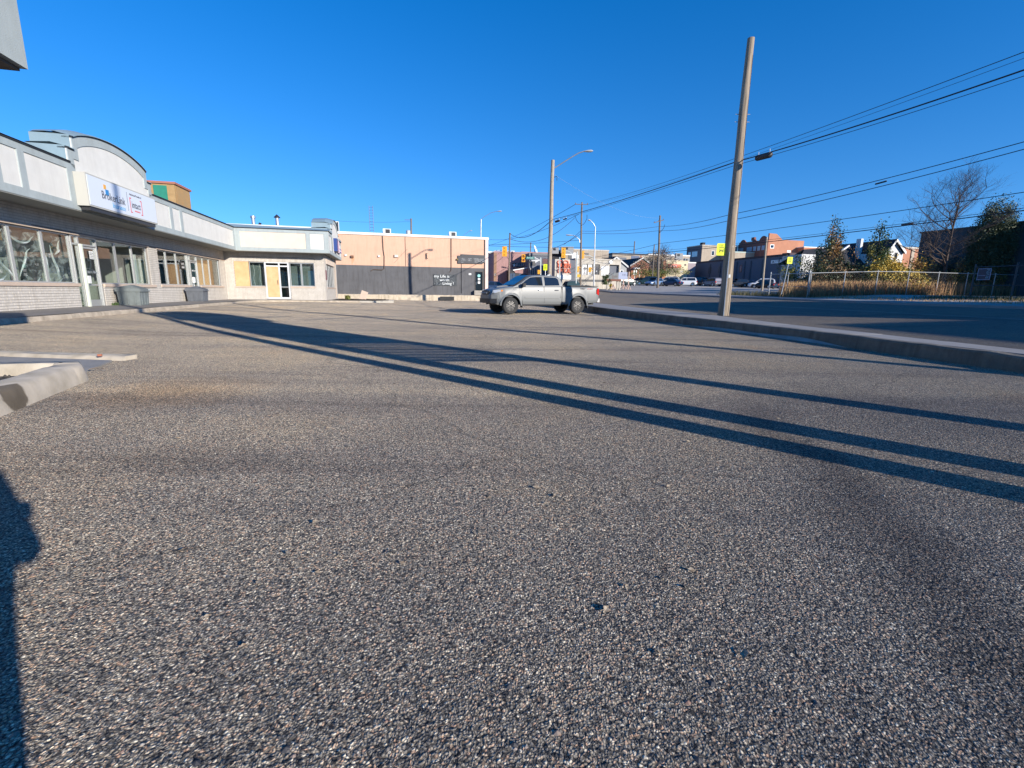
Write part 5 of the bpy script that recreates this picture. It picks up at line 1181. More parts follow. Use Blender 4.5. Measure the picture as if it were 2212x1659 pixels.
def on_pole(z): 
    u = z/(tp.z-bz+.05); return Vector(((tp.x-b0.x)*u, (tp.y-b0.y)*u-(.205-.09*u), z))
for z in (1.5, 1.56, 2.6): mb = MB(); q = on_pole(z); mb.box(q.x-.03, q.x+.04, q.y-.006, q.y+.02, z-.03, z+.03); mb.build('id_tag', M_alu, P_big)
mb = MB()
for k in range(60): z = hwr.uniform(.6, 3.0); q = on_pole(z); x_ = hwr.uniform(-.1, .1); mb.box(q.x+x_-.008, q.x+x_+.008, q.y+.03*abs(x_)*10-.006, q.y+.05, z-.002, z+.003)
mb.build('staples', M_dark, P_big, kind='stuff')
mb = MB(); mb.tube([on_pole(z)+Vector((.10, .03, 0)) for z in (.05, 1.5, 3, 4.5, 6, 7.5, 9)], .008, 5); mb.build('ground_wire', M_dark, P_big)
mb = MB(); mb.tube([on_pole(z)+Vector((-.07, .015, 0)) for z in (.05, 1.2, 2.4)], .022, 6); mb.build('wire_guard', M_steel, P_big)
for z in (6.9, 7.15): mb = MB(); q = on_pole(z); mb.tube([(q.x-.26, q.y+.16, z), (q.x+.26, q.y+.16, z)], .012, 6); mb.build('through_bolt', M_steel, P_big)
def bus_sign(label, xa, ya, xb, yb, Y, post=None, parent_pole=True):
    a = aty(xa, ya, Y); b = aty(xb, yb, Y); w = b.x-a.x; h = a.z-b.z
    t = thing('bus_stop_sign', label, 'bus stop sign', (a.x, a.y, b.z), 'yellow bus stop signs')
    mb = MB(); r = w*.12; pts = []
    for cx_, cz_, a0 in ((w-r, h-r, 0), (r, h-r, 90), (r, r, 180), (w-r, r, 270)):
        for k in range(5): pts.append((cx_+r*cos(radians(a0+k*22.5)), -.006, cz_+r*sin(radians(a0+k*22.5))))
    mb.prism(pts, (0, .006, 0)); mb.build('sign_plate', mat('hi_vis_yellow', (.72, .80, .015), .5), t)
    kk = mat('sign_black', (.02, .02, .01), .6); y = -.0085
    ic = MB()
    ic.prism([(w*.28, y, h*.68), (w*.72, y, h*.68), (w*.76, y, h*.63), (w*.24, y, h*.63)], (0, .002, 0))
    for x0 in (.24, .74): ic.box(w*x0, w*(x0+.03), y, y+.002, h*.40, h*.63)
    ic.box(w*.24, w*.77, y, y+.002, h*.34, h*.40); ic.box(w*.27, w*.74, y, y+.002, h*.485, h*.50)
    for x0 in (.38, .54): ic.box(w*x0, w*(x0+.09), y, y+.002, h*.401, h*.46)
    for x0 in (.29, .64): ic.box(w*x0, w*(x0+.07), y, y+.002, h*.29, h*.34)
    ic.build('bus_symbol', kk, t)
    text('sign_text', '34-407', h*.135, kk, t, TM(w*.2, y, h*.74), .001, sx=.95); text('sign_text', 'Timmins Transit', h*.075, kk, t, TM(w*.14, y, h*.19), .001, sx=.9)
    scribble('sign_text', kk, t, w*.3, w*.72, h*.885, h*.03, y, 3)
    if post:
        q = aty(*post, Y); mb = MB(); mb.tube([(w*.5, .03, h*.95), (q.x-a.x, .03, q.z-b.z-.05)], .028, 8); mb.build('post', M_steel, t)
    else:
        mb = MB(); mb.box(w*.8, w*1.08, .001, .03, h*.75, h*.79); mb.box(w*.8, w*1.08, .001, .03, h*.2, h*.24); mb.build('sign_bracket', M_steel, t)
    return t
bus_sign('large yellow bus stop sign fixed to the left side of the big wooden pole', 1549.5, 525.5, 1567, 552, b0.y-.05)
bus_sign('yellow bus stop sign on its own leaning steel post beside the chain-link fence', 1701.5, 555, 1711, 570, 33.5, (1688.5, 634))
bus_sign('yellow bus stop sign left of the street lamp pole, seen above the pickup truck', 1174, 570.5, 1182, 584, 40, (1178, 622))

# street lamp on a wooden pole behind the pickup
Yl = 39.; pb = aty(1186.5, 600, Yl); zt_ = aty(1194, 346, Yl).z; zb_ = gz(pb.x, Yl)-.1; lx = aty(1194, 346, Yl).x-pb.x
P_lamp = pole('lamp_pole', 'wooden street lamp pole with a long curved arm behind the pickup truck cab', 'street lamp', (pb.x, Yl, zb_), zt_-zb_, .19, .135, M_wood, (lx, 0), 14, 'street lamps')
def lamp_arm(t, pts_px, Y, head, r=.045, hl=.8, m=None):
    o = RM[t.name].translation; pts = [aty(x, y, Y)-o for x, y in pts_px]; mb = MB(); mb.tube(pts, r, 8); mb.build('arm', m or M_steel, t, smooth=True)
    a, b = aty(head[0], head[1], Y)-o, aty(head[2], head[3], Y)-o; d = (b-a); L = d.length; mb = MB()
    mb.t = Matrix.Translation(a) @ d.to_track_quat('X', 'Z').to_matrix().to_4x4()
    mb.lathe([(.03, 0), (.09, L*.15), (.15, L*.5), (.15, L*.85), (.05, L)], 12, Matrix.Scale(.55, 4, (0, 0, 1)) @ Matrix.Rotation(pi/2, 4, 'Y')); mb.t = None
    mb.build('lamp_head', mat('pale_lamp_metal', (.55, .55, .52), .45, metal=.3), t, smooth=True)
lamp_arm(P_lamp, [(1193, 366), (1199, 362), (1218, 350), (1237, 338), (1250, 330.5), (1261, 327)], Yl, (1260, 327, 1281, 326))
mb = MB(); o_ = RM[P_lamp.name].translation
for dx, z_ in ((.25, 383), (-.2, 376)): q_ = aty(1196, z_, Yl)-o_; mb.tube([q_, q_+Vector((dx, -.1, .05)), q_+Vector((dx, -.1, -.25))], .025, 6)
mb.build('line_bracket', M_dark, P_lamp)
# steel street lamps
def steel_lamp(label, xb, yb, xt, yt, Y, arm, head, r0=.1, r1=.06, zoff=None):
    b = aty(xb, yb, Y); tq = aty(xt, yt, Y); zb = min(b.z, gz(b.x, Y))-.1; t = pole('street_lamp', label, 'street lamp', (b.x, Y, zb), tq.z-zb, r0, r1, M_steel, (tq.x-b.x, 0), 10, 'street lamps'); lamp_arm(t, arm, Y, head, .035); return t
steel_lamp('tall thin steel street lamp right of the twin crossarm pole', 1282.5, 620, 1286, 489, 62, [(1286, 491), (1283, 484), (1276, 476.5)], (1277, 476.5, 1270, 475))
steel_lamp('steel street lamp rising behind the right end of the pink building', 1038, 560, 1039, 474, 75, [(1039, 474), (1046, 468), (1060, 460), (1074, 456)], (1073, 456.5, 1084, 456), .13, .1)
steel_lamp('far street lamp whose arm shows just above the pink building roof', 1000, 560, 1000, 512, 95, [(1000, 511), (1006, 505), (1014, 499)], (1013, 499, 1020, 498), .1, .08)
# pole with crossarm at the junction
YT = 68.
def wood_pole(label, xb, yb, xt, yt, Y, r0, r1, m=M_woodd):
    b = aty(xb, yb, Y); tq = aty(xt, yt, Y); zb = min(b.z, gz(b.x, Y))-.1; return pole('utility_pole', label, 'utility pole', (b.x, Y, zb), tq.z-zb, r0, r1, m, (tq.x-b.x, 0), 10, 'wooden utility poles')
P_T = wood_pole('dark wooden junction pole with a crossarm and looping cables', 1253.5, 621, 1257, 437, YT, .17, .11)
def crossarm(t, x0, y0, x1, y1, Y, r=.06, ins=True):
    o = RM[t.name].translation; a, b = aty(x0, y0, Y)-o, aty(x1, y1, Y)-o; mb = MB(); mb.tube([a+Vector((0, -.12, 0)), b+Vector((0, -.12, 0))], r, 4); A = mb.build('crossarm', M_woodd, t)
    if ins:
        for u in (.04, .5, .96):
            q_ = a.lerp(b, u)+Vector((0, -.12, 0)); mb = MB(); mb.lathe([(.03, 0), (.06, .05), (.06, .1), (.04, .16)], 8, Matrix.Translation(q_+Vector((0, 0, .03)))); mb.build('insulator', mat('brown_porcelain', (.12, .07, .05), .3), A)
crossarm(P_T, 1242, 441.5, 1270, 442, YT)
o_ = RM[P_T.name].translation; mb = MB()
for pts in ([(1242, 465), (1245, 475), (1250, 482), (1254, 483)], [(1268, 464), (1268, 472), (1264, 480), (1259, 486)]): mb.tube([aty(x, y, YT-.3)-o_ for x, y in pts], .03, 5)
mb.build('cable_loop', M_cable, P_T)
lamp_arm(P_T, [(1254, 528), (1251, 517), (1244, 511), (1238, 508)], YT, (1239, 508.5, 1222, 507.5))
mb = MB(); q_ = aty(1250, 599, YT)-o_; mb.box(q_.x-.25, q_.x+.2, -.3, -.17, q_.z, q_.z+.4); mb.build('yellow_tag', mat('amber_plate', (.65, .42, .05), .6), P_T)
P_M = wood_pole('dark wooden pole with a crossarm standing on the gravel before the far car park', 1420.5, 622.8, 1425.8, 465.5, 76, .2, .13)
crossarm(P_M, 1412, 481.5, 1433, 475.5, 76, .07)
o_ = RM[P_M.name].translation; mb = MB(); mb.tube([aty(x, y, 75.7)-o_ for x, y in ((1436, 485), (1434, 492), (1428, 500), (1424, 503))], .035, 5); mb.build('cable_loop', M_cable, P_M)
for lab, xb, yb, xt, yt, Y, r in (
    ('thin weathered wooden pole left of the law office sign', 1099, 610, 1101.5, 503, 66, .13),
    ('short wooden pole beyond the pink building roof', 889, 540, 888, 472, 70, .14),
    ('slim dark pole beyond the flat roof in the middle distance', 1369, 560, 1371, 521, 150, .2),
    ('slim bare pole left of the gravel lot pole', 1410, 590, 1413.5, 528, 100, .13),
    ('thin pole standing behind the dish on the law office roof', 1146, 555, 1146.5, 524, 95, .13)):
    wood_pole(lab, xb, yb, xt, yt, Y, r, r*.8, M_woodd)
p_ = wood_pole('pale wooden pole in front of the long blue-grey building', 1647.5, 616, 1656.5, 512, 72, .15, .12, M_wood)
t = [q for q in bpy.data.objects if q.get('label') == 'short wooden pole beyond the pink building roof'][0]
mb = MB(); o_ = RM[t.name].translation; mb.tube([aty(874, 475, 70)-o_, aty(889, 475, 70)-o_], .035, 5); mb.build('crossarm', M_woodd, t); mb = MB(); q_ = aty(882, 500, 70)-o_; mb.lathe([(.3, -.9), (.33, -.4), (.33, .1), (.1, .2)], 12, Matrix.Translation(q_)); mb.build('transformer', mat('transformer_grey', (.45, .47, .48), .5), t, smooth=True)

# traffic signals
M_sig = mat('signal_yellow', (.75, .36, .02), .5); M_lens = mat('unlit_lens', (.25, .08, .02), .3)
def signal(label, xa, ya, xb, yb, Y, face, mast=None, arm=None):
    a, b = aty(xa, ya, Y), aty(xb, yb, Y); w, h = max(b.x-a.x, .2), a.z-b.z
    t = thing('traffic_signal', label, 'traffic light', (a.x, a.y, b.z), 'yellow traffic signals at the junction')
    mb = MB(); mb.box(0, w, 0, .22, 0, h); mb.build('signal_case', M_sig, t)
    n_ = 3 if h > 1.0 else 2
    for k in range(n_):
        z = h*(k+.5)/n_; r = min(w*.36, h/n_*.4)
        if face == 'front':
            mb = MB(); mb.lathe([(r, 0), (r, .02)], 14, Matrix.Translation((w/2, -.001, z)) @ Matrix.Rotation(pi/2, 4, 'X')); mb.build('lens', M_lens, t)
            mb = MB(); mb.tube([(w/2+r*cos(radians(a_)), -.09, z+r*sin(radians(a_))) for a_ in range(-20, 201, 20)], .025, 4); mb.build('visor', M_sig, t)
        elif face == 'back':
            mb = MB(); mb.box(w*.35, w*.6, -.03, 0, z-h*.08, z+h*.08); mb.build('back_hatch', mat('signal_amber_dark', (.5, .2, .01), .6), t)
        else:
            mb = MB(); mb.tube([(w, .1, z+r), (w+r*1.0, .1, z+r*.8), (w+r*1.1, .1, z)], .05, 4); mb.build('visor', M_sig, t)
    if mast:
        mb = MB(); q0 = aty(mast[0], mast[1], Y)-RM[t.name].translation; q1 = aty(mast[2], mast[3], Y)-RM[t.name].translation; mb.tube([q0+Vector((0, .3, 0)), q1+Vector((0, .3, 0))], .075, 8); mb.build('mast', mat('pale_mast_paint', (.5, .56, .54), .5), t)
    if arm:
        mb = MB(); mb.tube([aty(x, y, Y)-RM[t.name].translation+Vector((0, .26, 0)) for x, y in arm], .04, 6); mb.build('mast_arm', mat('pale_mast_paint', (.5, .56, .54)), t)
signal('yellow traffic signal seen from behind, leftmost, on a thin arm above the purple brick wall', 1085, 532, 1095, 554, 58, 'back', None, [(1057, 547), (1070, 541), (1084, 540)])
sg1 = signal('yellow traffic signal facing the viewer beside the green street name sign', 1127, 549.5, 1134.5, 566, 58, 'front', (1168, 556, 1168, 612), [(1168, 564), (1155, 559), (1134, 561)])
signal('yellow traffic signal seen from behind above the optical shop tower', 1213.5, 535, 1221.5, 557, 58, 'back', (1247.5, 543, 1245, 612), [(1221, 541), (1230, 543), (1246, 555)])
signal('narrow yellow pedestrian signal low beside the white mast behind the truck cab', 1161.5, 583, 1166, 592, 58, 'side')
signal('yellow pedestrian signal low on the mast in front of the optical shop', 1244.5, 575.5, 1250.3, 588, 60, 'side')
signal('slim orange-yellow signal edge-on at the right of the dark junction pole', 1257.8, 542, 1261, 559, 66, 'side', None, [(1262, 551), (1275, 552), (1285, 558)])
signal('yellow traffic signal hanging before the second eyewear poster', 1272, 577.7, 1277, 588, 61, 'side', (1209.5, 555, 1209, 612))
a, b = aty(1137, 554.5, 57.8), aty(1154.5, 559.5, 57.8)
t = thing('street_name_sign', 'green street name sign on the signal arm above the law office', 'street sign', (a.x, a.y, b.z))
mb = MB(); mb.box(0, b.x-a.x, 0, .02, 0, a.z-b.z); mb.build('sign_plate', mat('street_sign_green', (.01, .22, .17), .5), t); text('sign_text', 'Birch South', .27, M_white, t, TM(.06, -.004, .06), .002, sx=.62)
mb = MB(); o_ = RM[t.name].translation; mb.prism([aty(x, y, 57.7)-o_ for x, y in ((1148, 562.5), (1165, 561.5), (1154.5, 556.5), (1155, 555), (1166.8, 561.5), (1156, 568), (1156.5, 564), (1148, 564.3))], (0, .03, 0)); mb.build('mounting_arrow', M_white, t)

# ---- overhead wires (each a sagging cable between real supports)
def cable(label, P, r, sag=0., m=M_cable, n=28, cat='cable', clamps=0):
    mb = MB(); P = [Vector(p) for p in P]; pts = []
    for a, b in zip(P, P[1:]):
        for i in range(n):
            u = i/n; q = a.lerp(b, u); pts.append((q.x, q.y, q.z-sag*4*u*(1-u)))
    pts.append(tuple(P[-1])); mb.tube(pts, r, 5); return mb.build('overhead_cable', m, label=label, cat=cat, group='overhead cables')
def fp(x, y, Y): return aty(x, y, Y)
def ext(a, b, k): return a+(b-a)*k
def wire(label, px0, Y0, px1, Y1, r, sag=0., over=1.15, under=0., mids=()):
    """cable from (pixel, depth) to (pixel, depth), carried on past the frame edge"""
    a, b = fp(*px0, Y0), fp(*px1, Y1); return cable(label, [ext(a, b, -under), ext(a, b, over)], r, sag)
# near-side line v ~ 11 : behind the big pole
Yr = 12.2
wire('topmost thin cable running from the junction crossarm to the upper right', (1270, 441), YT, (2212, 95), 17, .014, .55)
wire('second thin cable from the top, just under the topmost one', (1270, 443), YT, (2212, 107), 17, .008, .6)
cable('thick telephone cable carrying a black splice case, passing behind the big pole', [fp(1194, 474, Yl), fp(1590, 349.5, 18.3), ext(fp(1590, 349.5, 18.3), fp(2212, 142.5, 11.6), 1.3)], .019, .12)
cable('thin cable just under the thick telephone cable', [fp(1194, 476.5, Yl), fp(1590, 356.5, 18.3), ext(fp(1590, 356.5, 18.3), fp(2212, 157, 11.6), 1.3)], .008, .1)
cable('cable of the middle pair that carries lashed splices, upper one', [fp(1254, 499, YT), fp(1425, 489, 70), fp(1573, 464.5, 40), ext(fp(1573, 464.5, 40), fp(2212, 299, 24), 1.25)], .021, .25)
cable('lower cable of the middle pair crossing the sky at right', [fp(1254, 503.5, YT), fp(1425, 498, 70), fp(1573, 477, 40), ext(fp(1573, 477, 40), fp(2212, 315, 24), 1.25)], .021, .25)
cable('lone cable crossing in front of the tops of the poplar trees', [fp(1254, 560, 75), fp(1425, 526, 70), ext(fp(1425, 526, 70), fp(2212, 411, 30), 1.2)], .024, .2)
cable('upper cable of the low pair crossing the bare tree', [fp(1300, 551, 80), ext(fp(1300, 551, 80), fp(2212, 440, 32), 1.2)], .016, .5)
cable('thick lower cable of the low pair crossing the bare tree', [fp(1300, 556, 80), ext(fp(1300, 556, 80), fp(2212, 446, 32), 1.2)], .034, .45)
for lab, a, b, s_ in (('cable from the junction crossarm down to the left, upper', ((1242, 442), YT), ((1056, 530), 120), .6), ('cable from the junction crossarm down to the left, lower', ((1250, 463), YT), ((1056, 517), 120), 1.2),
    ('cable from the street lamp pole to the left edge of the law office pole', ((1191, 476), Yl), ((1101, 504), 66), .9), ('cable crossing behind the street lamp pole towards the far left poles', ((1242, 470), YT), ((1101, 516), 66), 1.5),
    ('nearly level cable above the law office roof', ((1250, 519), 80), ((1056, 529), 80), .1), ('level cable crossing above the optical shop', ((1056, 531), 78), ((1371, 532), 78), .2),
    ('cable sloping from the junction pole down to the signal mast', ((1253, 500), YT), ((1218, 528), 60), .1), ('second cable sloping down beside the first towards the signal mast', ((1253, 506), YT), ((1185, 540), 62), .2)):
    cable(lab, [fp(*a[0], a[1]), fp(*b[0], b[1])], .028, s_)
cable('thin service wire from the street lamp pole bracket to the gravel lot pole', [fp(1199, 378, Yl), fp(1430, 470, 75)], .006, 1.0, mat('pale_wire', (.35, .38, .42), .5))
cable('faint long wire high above the pink building', [fp(700, 475, 60), fp(889, 478, 70)], .012, .2)
# splice cases
def splice(label, x0, y0, x1, y1, Y0, Y1, r):
    a, b = fp(x0, y0, Y0), fp(x1, y1, Y1); t = thing('splice_case', label, 'cable splice', a, 'black cable splice cases'); d = b-a
    m = d.to_track_quat('Z', 'Y').to_matrix().to_4x4(); mb = MB(); mb.lathe([(r*.4, 0), (r*.9, .03), (r, .06), (r, d.length-.06), (r*.9, d.length-.03), (r*.4, d.length)], 12, m); mb.build('case', M_pd, t, smooth=True)
    mb = MB()
    for u in (.12, .88): mb.tube([d*u, d*u+Vector((0, 0, r*1.9))], .012, 5)
    mb.build('hanger', M_steel, t)
splice('large black splice case hanging right of the big wooden pole', 1634, 342, 1666, 333.5, 17.7, 17.0, .1)
splice('small black splice case right of the street lamp pole', 1199.5, 479, 1209, 476.5, 39, 38.5, .085); splice('tiny black splice case beside the junction pole', 1217, 474, 1224, 472, 37.9, 37.2, .05)
splice('lashed splice on the middle cables above the first poplar tree', 1890, 398, 1916, 391, 28.5, 27.9, .045)
splice('slim splice on the low thick cable beside the bare tree', 1948, 485.5, 1972, 482.5, 45, 43.5, .09)

# ================================================================ FAR BUILDINGS
def rectp(fr, name, m, parent, rc, dep=.05, y=None, label=None, hole=True):
    a, b, c, d = rc; mb = MB(); y = -dep if y is None else y; mb.box(a, b, y, y+dep-.003, c, d); return mb.build(name, m, parent, label=label)
def bwindow(fr, parent, rc, frame=M_white, gl=None, fw_=.09, proud=.03):
    a, b, c, d = rc; mb = MB(); mb.box(a, b, -proud, -.002, c, c+fw_); mb.box(a, b, -proud, -.002, d-fw_, d); mb.box(a, a+fw_, -proud, -.002, c+fw_, d-fw_); mb.box(b-fw_, b, -proud, -.002, c+fw_, d-fw_)
    w = mb.build('window', frame, parent); mb = MB(); mb.box(a+fw_, b-fw_, -proud*.6, -.003, c+fw_, d-fw_); mb.build('pane', gl or M_vgl, w); return w
def bld(name, label, fr, x0, x1, z1, depth, m, cat='building', z0=-1.5, capm=None, sidem=None, roofm=None, capz=.25):
    t = thing(name, label, cat, fr.m); mb = MB()
    mb.box(x0, x1, 0, depth, z0, z1); mb.build('wall', m, t)
    mb = MB(); mb.box(x0-.06, x1+.06, -.06, depth+.06, z1+.002, z1+capz); mb.build('parapet', capm or m, t); return t
M_purp = mat('mauve_brick', (.34, .20, .185), .9, streak=0.2, var=.12, vscale=1.2, bump=.2); M_tanb = mat('tan_block', (.36, .30, .23), .9, streak=0.2, var=.1, vscale=.8); M_grb = mat('grey_render', (.13, .14, .16), .9, var=.1)
M_conp = mat('panel_concrete', (.47, .43, .36), .9, streak=0.3, var=.16, vscale=.7, bump=.2); M_redb = mat('red_brick', (.28, .11, .07), .9, col2=(.38, .17, .11), vscale=2); M_orb = mat('orange_brick', (.40, .18, .105), .9, var=.1, vscale=.8)
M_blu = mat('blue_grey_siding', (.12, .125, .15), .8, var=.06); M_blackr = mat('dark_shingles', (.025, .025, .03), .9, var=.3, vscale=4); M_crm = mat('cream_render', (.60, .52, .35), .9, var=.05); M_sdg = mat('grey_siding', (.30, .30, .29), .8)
# law office
f = FS(1066.6, 580, 76); t = bld('law_office', 'mauve brick office with a black maple leaf sign behind the pickup truck', f, 0, f.p(1168, 560)[0], f.p(1110, 547.5)[1], 16, M_purp, z0=0)
z_ = f.p(1110, 547)[1]
law = t; rectp(f, 'side_strip', mat('brown_brick', (.26, .16, .1), .9, var=.2), t, f.rc(1066.6, 546, 1072.5, 612)); rectp(f, 'wall_notice', M_white, t, f.rc(*cA(340, 1310), *cA(380, 1365)))
rc = f.rc(*cA(775, 1070), *cA(1340, 1160)); s_ = rectp(f, 'sign_board', mat('sign_black_panel', (.015, .017, .022), .5), t, rc, .15)
text('sign_text', 'ELLERY LAW', .62, mat('sign_silver', (.5, .52, .55), .4), t, TM(f.p(*cA(855, 1140))[0], -.16, f.p(*cA(860, 1136))[1]), .01, sx=.86)
lx_, lz_ = f.p(*cA(815, 1115)); mb = MB(); pts = []
for k in range(10): a_ = pi/2+2*pi*k/10; r = .3 if k % 2 == 0 else .13; pts.append((lx_+r*cos(a_), -.165, lz_+r*sin(a_)))
mb.prism(pts, (0, .012, 0)); mb.build('leaf_emblem', M_white, t)
# porch
rc = f.rc(*cA(640, 1240), *cA(1180, 1560)); mb = MB(); mb.box(rc[0], rc[1], -2.2, -.01, 0, rc[3]); mb.build('porch', mat('black_siding', (.03, .03, .035), .7), t)
mb = MB(); q0, q1, q2, q3 = [f.p(*cA(*c_), 2.3) for c_ in ((800, 1235), (1150, 1170), (1150, 1330), (850, 1300))]
mb.prism([(q0[0], -2.3, q0[1]), (q1[0], -2.3, q1[1]), (q2[0], -2.3, q2[1]), (q3[0], -2.3, q3[1])], (0, .12, 0)); mb.build('porch_gable', M_purp, t)
mb = MB(); mb.tube([(q0[0]-.1, -2.4, q0[1]), (q1[0]+.1, -2.4, q1[1])], .1, 4); mb.tube([(q1[0], -2.38, q1[1]), (q2[0], -2.38, q2[1])], .07, 4); mb.build('porch_trim', M_white, t)
for c_ in ((720, 1310), (770, 1310), (930, 1315), (1010, 1315)):
    a_ = f.p(*cA(*c_), 2.2); mb = MB(); mb.box(a_[0], a_[0]+.45, -2.23, -2.201, a_[1]-1.6, a_[1]); mb.build('porch_window', mat('blue_pane', (.06, .09, .14), .2), t)
f2 = FS(1143, 580, 74); t = bld('grey_office', 'dark grey office with a band of posts right of the law office', f2, 0, f2.p(1186, 560)[0], f2.p(1165, 553)[1], 12, M_grb, z0=0, capm=mat('grey_band', (.16, .165, .17), .8), capz=.4)
for k in range(6): a_ = f2.p(*cA(1195+k*50, 1180)); mb = MB(); mb.box(a_[0], a_[0]+.12, -.2, -.01, .5, a_[1]); mb.build('post', M_conc, t)
rectp(f2, 'sign_board', mat('maroon_sign', (.09, .03, .03), .6), t, f2.rc(*cA(1500, 960), *cA(1630, 1080)))
rectp(f2, 'dark_opening', M_dark, t, f2.rc(*cA(1170, 1010), *cA(1330, 1120)))
f3 = FS(1160, 545, 90); bld('mauve_annex', 'mauve upper block behind the grey office', f3, -3, f3.p(1186, 550)[0], f3.p(1175, 548)[1], 8, M_purp, z0=0)
f4 = FS(1054, 570, 85); t = bld('grey_block', 'small grey block with a white corner panel between the pink building and law office', f4, -4, f4.p(1068, 560)[0], f4.p(1058, 546)[1], 8, mat('grey_block', (.22, .235, .25), .8), z0=0, capm=M_white); rectp(f4, 'corner_panel', mat('beige_panel', (.45, .42, .32), .8), t, f4.rc(1065.5, 546, 1073, 556)); rectp(f4, 'brick_panel', M_purp, t, f4.rc(1055, 561, 1066, 582)); bwindow(f4, t, f4.rc(1057, 585, 1065, 600), M_steel)
# dish and units on the law office roof
q_ = law.matrix_world; rz = z_
d_ = thing('satellite_dish', 'white satellite dish on the law office roof, seen nearly edge-on', 'satellite dish', aty(1155, 549, 80)); mb = MB()
mb.lathe([(.05, 0), (.35, .04), (.62, .16), (.64, .18), (.35, .08), (.05, .05)], 18, Matrix.Translation((0, 0, .75)) @ Matrix.Rotation(radians(68), 4, 'Y') @ Matrix.Rotation(.3, 4, 'X')); mb.build('dish', M_white, d_, smooth=True); mb = MB(); mb.tube([(0, 0, -.4), (0, 0, .75), (.3, -.1, .9)], .05, 6); mb.build('mount', M_dark, d_)
for lab, x0, y0, x1, y1, Y in (('white roof unit behind the leftmost traffic signal', 1096, 541, 1102, 549.5, 80), ('grey and white roof unit right of the thin pole on the law office', 1104, 541.5, 1111.5, 550, 80), ('pale green roof unit above the optical shop', 1212, 532.5, 1239, 540, 92), ('cluster of white roof units left of the pale green one', 1193, 535, 1207, 541, 92),
    ('dark and tan roof unit above the cream building', 1461, 547, 1475, 556, 128), ('small white penthouse beside the tan three-storey building', 1480, 558, 1489.5, 566, 120), ('white roof box on the long blue-grey building left of the big pole', 1573, 561, 1560, 569, 114), ('white roof box on the long blue-grey building right of the big pole', 1634-11, 558, 1642-11, 566, 105)):
    x0, x1 = min(x0, x1), max(x0, x1); a, b = aty(x0, y0, Y), aty(x1, y1, Y); t = thing('roof_unit', lab, 'roof unit', (a.x, a.y, b.z-.6)); w, h = b.x-a.x, a.z-b.z+.6
    mb = MB(); mb.box(0, w, 0, 1.2, 0, h); mb.build('unit_case', M_sdg if 'green' in lab or 'tan' in lab else M_white, t); mb = MB(); mb.box(w*.15, w*.55, -.02, -.002, h*.55, h*.9); mb.build('grille', M_dark, t)
# optical shop
f = FS(1242, 590, 74); xr_, zt_ = f.p(1341, 575)[0], f.p(1290, 562)[1]
t = thing('optical_shop', 'concrete optical shop with orange lettering on its tower and eyewear posters', 'shop', f.m)
door = f.rc(1316, 572, 1337, 606)
mb = MB(); wins = [f.rc(*cB(*a), *cB(*b)) for a, b in (((780, 960), (915, 1220)), ((920, 960), (1040, 1220)), ((1090, 965), (1205, 1215)))]
for a, b, c, d in cut(0, xr_, 0, zt_, wins+[door]): mb.box(a, b, 0, .4, c, d)
mb.build('wall', M_conp, t); mb = MB(); mb.box(0, xr_, .41, 12, 0, zt_-.1); mb.build('core', M_grb, t); mb = MB(); mb.box(-.05, xr_+.05, -.08, 12, zt_+.002, zt_+.22); mb.build('parapet', M_conp, t)
for i, w in enumerate(wins):
    p_ = MB(); p_.box(w[0], w[1], .15, .2, w[2], w[3]); P_ = p_.build('window', M_dark, t)
    mg = .1 if i < 2 else .3
    p_ = MB(); p_.box(w[0]+mg, w[1]-mg, .13, .149, w[2]+mg*.5, w[3]-mg*.6-(.7 if i == 2 else 0)); p_.build('poster', mat('poster_white', (.66, .66, .64), .6), P_)
    cx_, cz_ = (w[0]+w[1])/2, (w[2]+w[3])/2; W2 = w[1]-w[0]; H2 = w[3]-w[2]; mb = MB()
    g_ = mat('poster_grey', (.28, .28, .28), .7) if i < 2 else mat('poster_dark', (.06, .06, .07), .7)
    # a plain head-and-shoulders shape
    mb.prism([(cx_+W2*.23*cos(a_)+W2*.05, .122, cz_+H2*.08+H2*.22*sin(a_)) for a_ in [2*pi*k/16 for k in range(16)]], (0, .006, 0)); mb.prism([(cx_-W2*.22, .121, w[2]+H2*.06), (cx_+W2*.3, .121, w[2]+H2*.06), (cx_+W2*.16, .121, cz_-H2*.16), (cx_-W2*.02, .121, cz_-H2*.16)], (0, .006, 0)); mb.build('portrait', g_, P_)
    if i < 2:
        mb = MB()
        for dx in (-.13, .17): mb.tube([(cx_+W2*(dx+.06)+W2*.11*cos(a_), .115, cz_+H2*.1+H2*.06*sin(a_)) for a_ in [2*pi*k/12 for k in range(13)]], .03, 4)
        mb.build('spectacles', M_dark, P_)
for k, (a, b) in enumerate((((1240, 1020), (1425, 1125)), ((1240, 1138), (1425, 1240)))):
    w = f.rc(*cB(*a), *cB(*b)); s_ = rectp(f, 'wall_sign', M_white, t, w, .06); scribble('sign_text', M_dark, s_, w[0]+.3, w[1]-.15, w[2]+(w[3]-w[2])*.5, .2, -.066, k); scribble('sign_text', M_dark, s_, w[0]+.5, w[1]-.2, w[2]+(w[3]-w[2])*.2, .14, -.066, k+5)
mb = MB(); mb.box(door[0], door[1], .9, 1.0, 0, door[3]); mb.build('entrance_doors', mat('dark_entrance', (.05, .055, .05), .2), t)
mb = MB(); mb.lathe([(.28, 0), (.28, .12)], 14, Matrix.Translation((f.p(*cB(1465, 910))[0], 0, f.p(*cB(1465, 910))[1])) @ Matrix.Rotation(pi/2, 4, 'X')); mb.build('wall_lamp', M_white, t)
